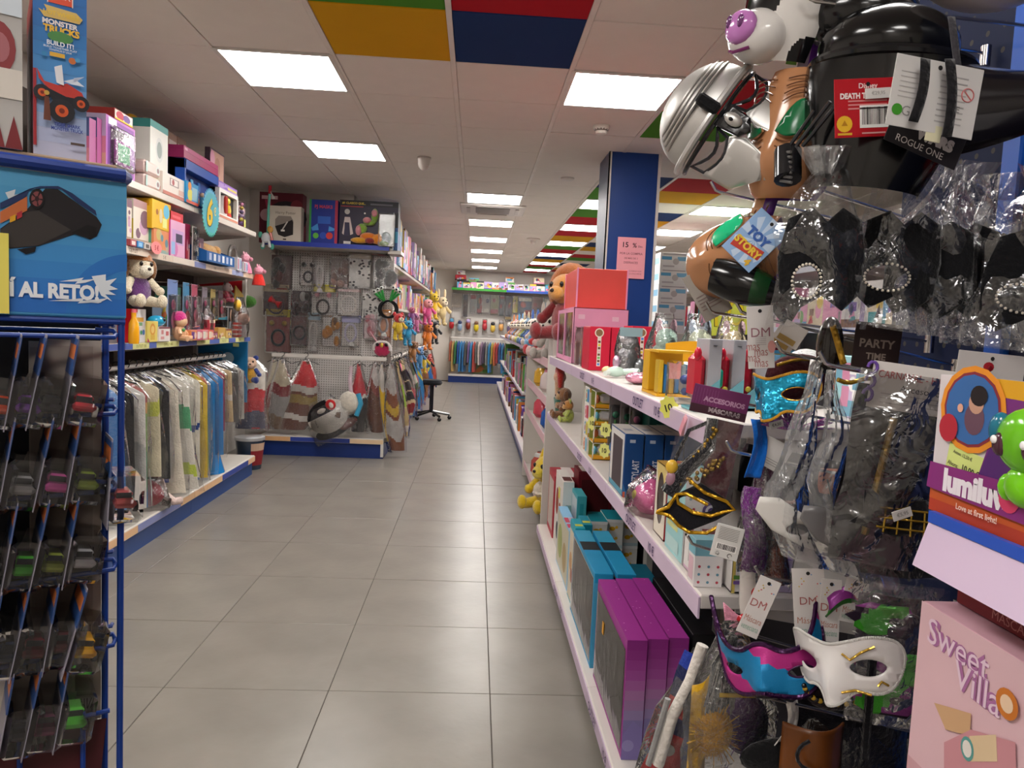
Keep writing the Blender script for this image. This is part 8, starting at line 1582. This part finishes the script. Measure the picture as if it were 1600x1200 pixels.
acost('grey bag with a coral corner on the aisle side', 658, 8.8, 1.1, .24, .6, '#9a8f88', [(.6, .8, '#d84a5a')], 26)
acost('green leaf shaped costume bag on the aisle side', 668, 9.3, 1.0, .2, .5, '#5a6a4a', [(.5, .7, '#c8c8b4')], 27)
for k, (px, Y, c) in enumerate(((655, 9.0, '#2a74b0'), (664, 9.7, '#1f78b8'), (673, 10.4, '#2f86c4'), (678, 11.4, '#8a5a34'), (681, 12.4, '#2a6ab0'), (684, 13.4, '#b84a34'))):
    acost(f'{["blue", "sky blue", "bright blue", "brown", "deep blue", "rust"][k]} bagged costume further down the aisle side, {ORD[k]} after the leaf bag', px, Y, .95, .22, .72, c, [(0, .2, '#c8c0b8'), (.4, .5, '#d84a3a' if k % 2 else '#d8c83a')], 40+k)
t = thing('clothes_rail', 'long white rail of costumes along the aisle wall shelving', 'rail', (-.84, 7.56, 1.0)); MB().tube([(0, 0, 0), (0, 6.2, 0)], .013, '#d8d2ca', 8).obj('rail', 'paint', t)
for k in range(6): MB().box(-.45, .3+1.1*k, -.008, 0, .312+1.1*k, .008, '#c0b8b0').obj('rail_arm', 'paint', t)
# swivel chair pushed between the costumes
t = thing('swivel_chair', 'black five legged swivel chair base with castors by the aisle costumes', 'chair', (-.6, 10.5, 0))
MB().tube([(0, 0, .1), (0, 0, .5)], .03, '#15151a', 10).obj('post', 'gloss', t); m = MB()
MB().lathe([(.13, .5), (.15, .53), (.13, .57), (.05, .58)], '#15161c', 18).obj('seat', 'cloth', t)
for k in range(5):
    a = k*2*PI/5+.2; MB().tube([(0, 0, .12), (.27*math.cos(a), .27*math.sin(a), .07)], .018, '#15151a', 8).obj('leg', 'gloss', t); m = MB().at((.27*math.cos(a), .27*math.sin(a), .028)); m.ell((0, 0, 0), (.03, .03, .028), '#101014', 10, 7); m.obj('castor', 'gloss', t)

# ------------------------------------------------------------------ stock on the long aisle shelving, the back wall and the far low shelving
PAL = {'white': '#d9d4d0', 'pink': '#d98ab0', 'sky blue': '#5fa4cc', 'red': '#b8303a', 'violet': '#6a4aa0', 'cream': '#d8c8a8', 'navy': '#1f2f5c', 'black': '#1c1a20', 'teal': '#2f8f94', 'orange': '#d8803a', 'lilac': '#b09acc', 'grey': '#8f8a8c', 'green': '#5a9a4a', 'yellow': '#d8b83a', 'brown': '#7a5238'}
PV = list(PAL.values())
def fill(place, Y0, Y1, X, z, rz, dep, hr, wr, cols, seed, group, axis='Y', jit=.04, name='toy_box', kind='toy box', near='the near end'):
    g = random.Random(seed); y = Y0; k = 0; sgn = 1 if Y1 > Y0 else -1
    while abs(Y1-y) > wr[0]:
        w_ = g.uniform(*wr); h = g.uniform(*hr); d = dep*g.uniform(.7, 1); cn = g.choice(cols); col = PAL[cn]
        if abs(Y1-y) < w_: break
        c = y+sgn*w_/2; off = g.uniform(0, jit)
        if axis == 'Y': sx = 1 if abs(rz-L90) < .1 else -1; loc = (X-sx*(d/2+off), c, z)
        else: loc = (c, X+d/2+off, z)
        side = [('r', 0, 0, 1, 1, g.choice(PV)), ('r', .1, .5, .9, .9, g.choice(PV)), ('c', .5, .3, .25, g.choice(PV))] if g.random() < .6 else art(g, PV, 3)
        carton(name, f'{cn} printed box {place}, {nth(k)} from {near}', 'toy box', w_-.006, d, h, loc, rz, col, F=art(g, PV, 5), L=side, R=side, group=group); y += sgn*w_; k += 1
A1 = ['white', 'white', 'pink', 'cream', 'grey', 'navy', 'sky blue', 'brown', 'black', 'red', 'violet']
fill('on the aisle wall top shelf', 7.9, 15.8, -.87, 2.001, L90, .36, (.3, .5), (.16, .34), A1, 5, 'cartons on the aisle wall top shelf')
fill('on the aisle wall middle shelf', 7.9, 15.8, -.89, 1.531, L90, .34, (.2, .34), (.14, .3), ['pink', 'orange', 'green', 'violet', 'red', 'sky blue', 'white', 'cream', 'yellow'], 6, 'cartons on the aisle wall middle shelf')
fill('on the aisle wall low deck', 10.8, 15.8, -.87, .141, L90, .3, (.2, .34), (.2, .34), ['lilac', 'white', 'pink', 'sky blue'], 7, 'cartons on the aisle wall low deck')
for k, (px, py, X, c, c2, s) in enumerate(((622, 505, -.78, '#e2bd2a', '#c8282c', .9), (637, 515, -.8, '#2f9ac8', '#2f9ac8', 1.0), (668, 520, -.8, '#e07a1c', '#e07a1c', 1.5), (679, 515, -.82, '#17161c', '#22202a', 1.5), (668, 482, -.8, '#d8508c', '#e8a0a8', 1.4), (677, 473, -.8, '#e8b81c', '#e8c024', 1.6), (690, 480, -.74, '#ddc48c', '#e0caa0', 2.0), (645, 545, -.78, '#a8703a', '#8a5a34', .9), (655, 555, -.78, '#4a86b8', '#5a8ac0', 1.0), (661, 562, -.78, '#d8b82a', '#1f1c22', 1.1), (668, 566, -.8, '#1a181e', '#c03a34', 1.2), (650, 500, -.86, '#c86a9a', '#d890b0', .9), (643, 490, -.86, '#8a4a8a', '#c05a7a', .8))):
    p = at(px, py, X=X); nm = ['yellow and red', 'bright blue', 'big orange', 'black', 'pink and rose', 'golden yellow', 'large cream horse like', 'tan', 'blue and grey', 'yellow and black', 'black and red', 'rose', 'mauve'][k]
    plush('plush_toy', f'{nm} plush hanging along the aisle wall shelving', 'plush toy', (p.x, p.y, p.z-.12*s), L90-.9, c, c2, c2, s, ['round', 'point', 'round', 'round', '', 'point', 'long', 'floppy', 'round', 'round', 'round', 'long', ''][k], '#e8d8b8' if k in (0, 3, 6) else c2, sit=False)
for k in range(24):
    y = 8.2+.3*k; c, c2 = PV[(k*7) % 15], PV[(k*5+3) % 15]
    t = thing('hanging_toy_pack', f'hooked toy pack on the aisle wall above the costumes, {nth(k)} from the near end', 'toy pack', (-.98, y, 1.47), L90, 'hooked packs on the aisle wall')
    m = MB(); m.box(-.07, 0, -.28, .07, .004, 0, c); draw(m, 'F', .14, .0, .001, []); m.box(-.06, -.002, -.07, .06, 0, -.01, c2); m.ell((0, -.02, -.17), (.05, .025, .08), PV[(k*3+1) % 15], 10, 7); m.obj('pack', 'card', t); MB().box(-.066, -.05, -.27, .066, -.001, -.08, '#ffffff', b=.01).obj('blister', 'shell', t)
# back wall
fill('on the back wall top shelf', -.5, 1.9, 17.45, 2.241, 0, .36, (.13, .2), (.12, .22), ['white', 'white', 'cream', 'pink', 'lilac', 'sky blue'], 8, 'cartons on the back wall top shelf', axis='X', near='the aisle wall')
for k, (x, z, w_, h, c) in enumerate(((-.42, 2.43, .26, .12, 'red'), (-.42, 2.56, .2, .1, 'white'), (-.1, 2.4, .24, .09, 'green'), (.75, 2.43, .2, .12, 'white'), (1.45, 2.43, .25, .14, 'cream'))):
    carton('toy_box', f'{c} carton stacked second high on the back wall top shelf, {ORD[k]} from the aisle wall', 'toy box', w_, .22, h, (x, 17.62, z), 0, PAL[c], F=art(random.Random(k+70), PV, 4))
BW = [(-.5, '#c8b8a8', .25, .34), (-.28, '#3a1418', .12, .55), (-.1, '#8f8a84', .14, .44), (.06, '#4a4a48', .12, .46), (.2, '#a89c90', .2, .44), (.42, '#8a8458', .2, .46), (.6, '#54585c', .12, .48), (.76, '#2a2230', .16, .6), (.92, '#b8a83a', .12, .4), (1.16, '#2f3a5a', .34, .48), (1.45, '#7a4a4a', .28, .4), (1.72, '#8a9aa4', .22, .5), (1.95, '#7a7a74', .26, .52)]
for k, (x, c, w_, h) in enumerate(BW):
    t = thing('costume_pack', f'flat costume pack in the upper row of the back wall, {nth(k)} from the aisle wall', 'costume', (x, 17.78, 2.12), 0, 'costume packs on the back wall'); g = random.Random(k+30)
    m = MB(); m.box(-w_/2, 0, -h, w_/2, .03, 0, c, b=.006)
    for j, it in enumerate(art(g, [c, '#c8c0b4', '#8a3a3a', '#3a3a48', '#b89a5a'], 4)):
        if it[0] == 'c': m.ell((-w_/2+it[1]*w_, -.002, -h+it[2]*h), (it[3]*w_*.8, .004, it[3]*w_*1.1), it[4], 10, 6)
        elif it[0] == 'r': m.box(-w_/2+max(.05, it[1])*w_, -.003-.001*j, -h+max(.05, it[2])*h, -w_/2+min(.95, it[3])*w_, 0, -h+min(.95, it[4])*h, it[5])
    m.obj('pack', 'cloth', t, smooth=False); MB().box(-w_/2-.005, -.015, -h-.01, w_/2+.005, .0, .01, '#ffffff', b=.006).obj('clear_bag', 'crinkle', t)
for k in range(12):
    x = -.6+.2*k; c, c2 = ['#b0222a', '#8aa0b8', '#7a2a1c', '#c8b024', '#b0343c', '#c8a848', '#d09a5a', '#5a4a6a', '#8a3a34', '#c8c0b4', '#3a3a44', '#a85a3a'][k], PV[(k*4+2) % 15]
    t = thing('accessory_pack', f'small accessory pack in the lower row of the back wall, {ORD[k]} from the aisle wall', 'accessory', (x, 17.76, 1.42-.04*(k % 2)), 0, 'accessory packs on the back wall')
    m = MB(); m.box(-.06, .02, -.2, .06, .03, .12, '#b8b0a8' if k % 2 else '#8a8078'); m.ell((0, 0, -.06), (.06, .04, .1), c, 10, 7); m.ell((0, -.01, .05), (.05, .03, .05), c2, 10, 7); m.obj('pack', 'plastic', t)
for x in (.03, 1.33):
    t = thing('clothes_rail', f'white costume rail on the back wall unit, {"aisle" if x < 1 else "inner"} half', 'rail', (x, 17.52, 1.06)); MB().tube([(-.63, 0, 0), (.63, 0, 0)], .014, '#dcd6d0', 8).obj('rail', 'paint', t)
    for s in (-.6, .6): MB().box(s-.006, 0, -.01, s+.006, .36, .01, '#c0b8b0').obj('rail_arm', 'paint', t)
g = random.Random(14)
for k in range(26):
    x = -.58+.062*k; low = k in (1, 4, 5, 8, 9, 15, 20); c = ['#a8553a', '#c8a05a', '#2f7f4a', '#1f4f9a', '#1f86c4', '#2a74b0', '#5a5a58', '#7a5a90', '#1f86c4', '#c8402f', '#6a6a68', '#d8c8c0', '#8a6a88', '#4a3a58', '#8a8a86', '#1f86c8', '#b8a83a', '#d86a34', '#b82f3a', '#2f5a9a', '#1f7ab8', '#26282c', '#b8b4ac', '#3a4a34', '#8a2f2f', '#4a4a5a'][k]
    garment('costume', f'bagged costume on the back wall rail, {nth(k)} from the aisle wall', (x, 17.52, 1.04), PI/2-.25, .34, .73 if low else .48+.1*g.random(), c, .12, None, 100+k, .022, None, hang=False, group='costumes on the back wall rail', folds=5)
carton('picture_box', 'flat green and orange picture box lying on the back wall deck', 'toy box', .5, .03, .26, (.2, 17.75, .21), 0, '#8a9a6a', F=[('p', [(.05, .1), (.4, .8), (.6, .4), (.3, .1)], '#c8743a'), ('r', .5, .1, .95, .4, '#5a8a3a')])

# far low shelving past the column
for k in range(7):
    y0 = 6.9+k*1.3
    unit('shelving_unit', f'far low shelving of plush and boxes beyond the blue column, {ORD[k]} bay from the column', 1.3, .45, (.5, y0+.65, 0), R90, base=(.17, '#1f3f8c', '#d8d2d0', [(0, 0, '#b7aed0')], []), shelves=[(1.185, .42, .03, '#d8d2cc', [(0, 0, '#b9b0cc')], [], 1.14, 1.185), (.64, .4, .025, '#d2ccc8', [(0, 0, '#c8bcd0')], [], .61, .642)] if k != 0 else [(1.185, .42, .03, '#d8d2cc', [(0, 0, '#b9b0cc')], [], 1.14, 1.185), (.64, .3, .025, '#d2ccc8', None, [], 0, 0)], back=(0, 1.3), backcol='#bdb5ae', h=1.25, group='far low shelving bays')
t = bpy.data.objects['shelving_unit.014']; 
fill('on the far low deck', 6.95, 14.5, .53, .171, R90, .3, (.2, .35), (.1, .24), ['white', 'white', 'violet', 'pink', 'orange', 'teal', 'red', 'lilac'], 21, 'cartons on the far low deck')
fill('on the far low middle shelf', 6.95, 14.5, .56, .641, R90, .28, (.2, .42), (.12, .24), ['grey', 'white', 'green', 'teal', 'lilac', 'black', 'red'], 22, 'cartons on the far low middle shelf')
PN = ['pale blue', 'cream and pink', 'blue coated', 'grey blue', 'lime hatted', 'beige', 'white', 'tan', 'sky blue', 'rose', 'brown', 'orange']
for k in range(12):
    y = 7.0+.42*k+.12*(k % 2); c = ['#7fb4d8', '#e0ccc0', '#3a62b8', '#5a7a94', '#c8cc3a', '#d2bc9c', '#dedad4', '#a8805a', '#4a9ad0', '#d8a0a8', '#7a5a44', '#d07a3a'][k]
    plush('plush_toy', f'{PN[k]} plush sitting on the far low shelving top, {nth(k)} from the column', 'plush toy', (.62, y, 1.19), R90+.5, c, ['#e8dcd0', c][k % 2], c, 1.25, ['round', 'floppy', 'long'][k % 3], '#e8dcc8')
fill('behind the plush on the far top' , 6.95, 10.0, .86, 1.19, R90, .06, (.12, .26), (.16, .3), ['green', 'orange', 'grey', 'sky blue', 'white'], 23, 'cartons at the back of the far low shelving top', jit=.01)
# short display unit between the two runs, by the column
t = thing('display_unit', 'narrow white display unit with small sloping shelves beside the blue column', 'display unit', (.5, 5.78, 0), R90)
for x in (-.94, 1.0): MB().box(x-.012, -.02, 0, x+.012, .3, 1.2, '#d6d0c8', b=.002).obj('side_panel', 'paint', t)
MB().box(-.92, .3, 0, .98, .32, 1.2, '#cbc4bc').obj('back_panel', 'paint', t)
for z in (.12, .62, .88, 1.14): MB().box(-.925, -.0, z-.02, .985, .3, z, '#d8d2ca').obj('shelf', 'paint', t); MB().box(-.925, -.006, z-.03, .985, -.001, z+.03, '#e2b9c0').obj('pink_strip', 'paint', t)
plush('plush_toy', 'bright yellow pointed plush on the narrow display unit', 'plush toy', (.545, 5.0, .122), R90+.6, '#e8c414', '#e8c414', '#e8c414', 1.65, 'point', '#e8d040')
soft('round cream hood toy on the lowest shelf of the narrow display unit', .0 or 842, 765, 4.98, [('hood', [((0.02, .0, 0), (.06, .06, .06), '#dccfbc')]), ('brim', [((.02, -.01, -.02), (.066, .066, .02), '#e8dccc')])], 'toy_hat', 'toy')
for k, (y, z, c, nm) in enumerate(((5.05, .621, '#1a74b8', 'blue lantern like'), (5.5, .621, '#2a5aa8', 'deep blue'), (5.15, .881, '#1a3f9c', 'blue and white'), (5.7, .881, '#d8c8c4', 'white and pink'), (6.2, .621, '#c84a5a', 'red'), (6.3, .881, '#d8a83a', 'amber'), (5.6, .121, '#3a8ac4', 'sky blue'), (6.2, .121, '#b8544a', 'brick red'))):
    t = thing('toy_lantern', f'{nm} rounded toy on the narrow display unit, {["third", "third", "second", "second", "third", "second", "lowest", "lowest"][k]} shelf', 'toy', (.6, y, z), R90); MB().lathe([(.06, 0), (.085, .03), (.08, .12), (.05, .16), (.03, .2)], c, 16).obj('body', 'gloss', t); MB().lathe([(.055, .155), (.05, .18), (.02, .2)], '#d8d4d0' if k != 3 else '#d88a9a', 14).obj('cap', 'plastic', t)
t = plush('lion_plush', 'large orange maned lion plush above the narrow display unit', 'plush toy', (.62, 5.05, 1.3), R90+.7, '#8a1f24', '#d08a3a', '#b8641c', 2.0, 'round', '#d8984a')
MB().tube([(.14*math.cos(a*PI/10), .02, .35+.14*math.sin(a*PI/10)) for a in range(-2, 13)], .05, '#b8641c', 10).obj('mane', 'plush', t)
for k in range(3):
    plush('plush_toy', f'{["grey and white", "pale pink", "red and cream"][k]} long eared plush on the narrow display unit top, {ORD[k]} past the lion', 'plush toy', (.6, 5.5+.42*k, 1.145), R90+.5, ['#b8b0a8', '#dcb8b4', '#c8303a'][k], '#ddd0c4', '#d8c8bc', 1.5, 'long', '#e4d8cc')
carton('riser_box', 'plain white carton under the orange maned lion plush', 'box', .3, .24, .155, (.64, 5.05, 1.141), R90, '#cfc8c2')

# ------------------------------------------------------------------ the next aisle, seen over the low shelving
for k in range(5):
    y0 = 3.4+k*1.33
    unit('shelving_unit', f'tall shelving of boxed toys in the next aisle, {ORD[k]} bay from the camera end', 1.33, .45, (2.3, y0+.66, 0), R90, base=(.15, BLUE, '#d8d2cc', None, []), shelves=[(z, .42, .03, '#d8d4d2', [(0, 0, '#cfd4e4')], [], z-.04, z) for z in (.6, 1.03, 1.47, 1.9)], back=(0, 2.3), backcol='#a8a098', h=2.2, group='tall shelving bays in the next aisle')
for k, z in enumerate((1.03, 1.47, 1.9)):
    fill(f'on the next aisle {["low", "middle", "top"][k]} shelf', 4.0, 9.6, 2.33, z+.001, R90, .34, (.2, .3), (.14, .3), [['white', 'lilac', 'sky blue', 'orange', 'green'], ['white', 'sky blue', 'white', 'pink', 'cream', 'teal'], ['white', 'pink', 'lilac', 'white', 'green', 'red']][k], 50+k, f'cartons in the next aisle, tier {["one", "two", "three"][k]}')
for k in range(5):
    carton('feeding_set_box', f'white carton with blue labels in the tall stack beside the column, {["bottom", "second", "third", "fourth", "top"][k]} one', 'toy box', .3, .3, .165, (2.02, 7.7, 1.39+.166*k), .0, '#dcdcdc', F=[('r', .05, .55, .4, .75, '#5a9ec8'), ('r', .6, .5, .95, .75, '#7ab0d0'), ('c', .55, .45, .2, '#b8b4b4'), ('r', .1, .85, .9, .92, '#a8a4a8'), ('r', .1, .1, .5, .2, '#b4b0b4')], L=[('r', .05, .3, .9, .7, '#7ab0d0')])
t = thing('side_table', 'plain white display plinth carrying the stack of blue labelled cartons', 'plinth', (2.02, 7.7, 0)); MB().box(-.17, -.17, 0, .17, .17, 1.389, '#c8c2bc', b=.003).obj('body', 'paint', t)
t = thing('price_sign', 'tilted yellow price sign reading 10 euro seen behind the hooks in the next aisle', 'sign', (1.64, 4.62, 1.53)); t.rotation_euler = (0, -.08, -.3)
MB().box(-.14, -.004, -.14, .14, .004, .14, '#c9d04a', b=.001).obj('board', 'card', t); MB().text('10', lambda a, b: (a-.03, -.0055, b), .17, '#4a4a1a', bold=-.005).obj('outline_digit', 'card', t); MB().text('10', lambda a, b: (a-.028, -.007, b), .163, '#dcc41e', bold=-.01).obj('digit', 'card', t); MB().text('€', lambda a, b: (.1+a, -.006, b+.06), .05, '#8a8a3a').obj('euro_mark', 'card', t)
MB().lathe([(.14, -1.53), (.13, -1.51), (.02, -1.5)], '#8a8684', 18, (0, .02, 0)).obj('sign_base', 'steel', t)
MB().tube([(0, .006, -.14), (0.0, .02, -1.5)], .006, '#c8c4c0', 8).obj('sign_stem', 'steel', t)
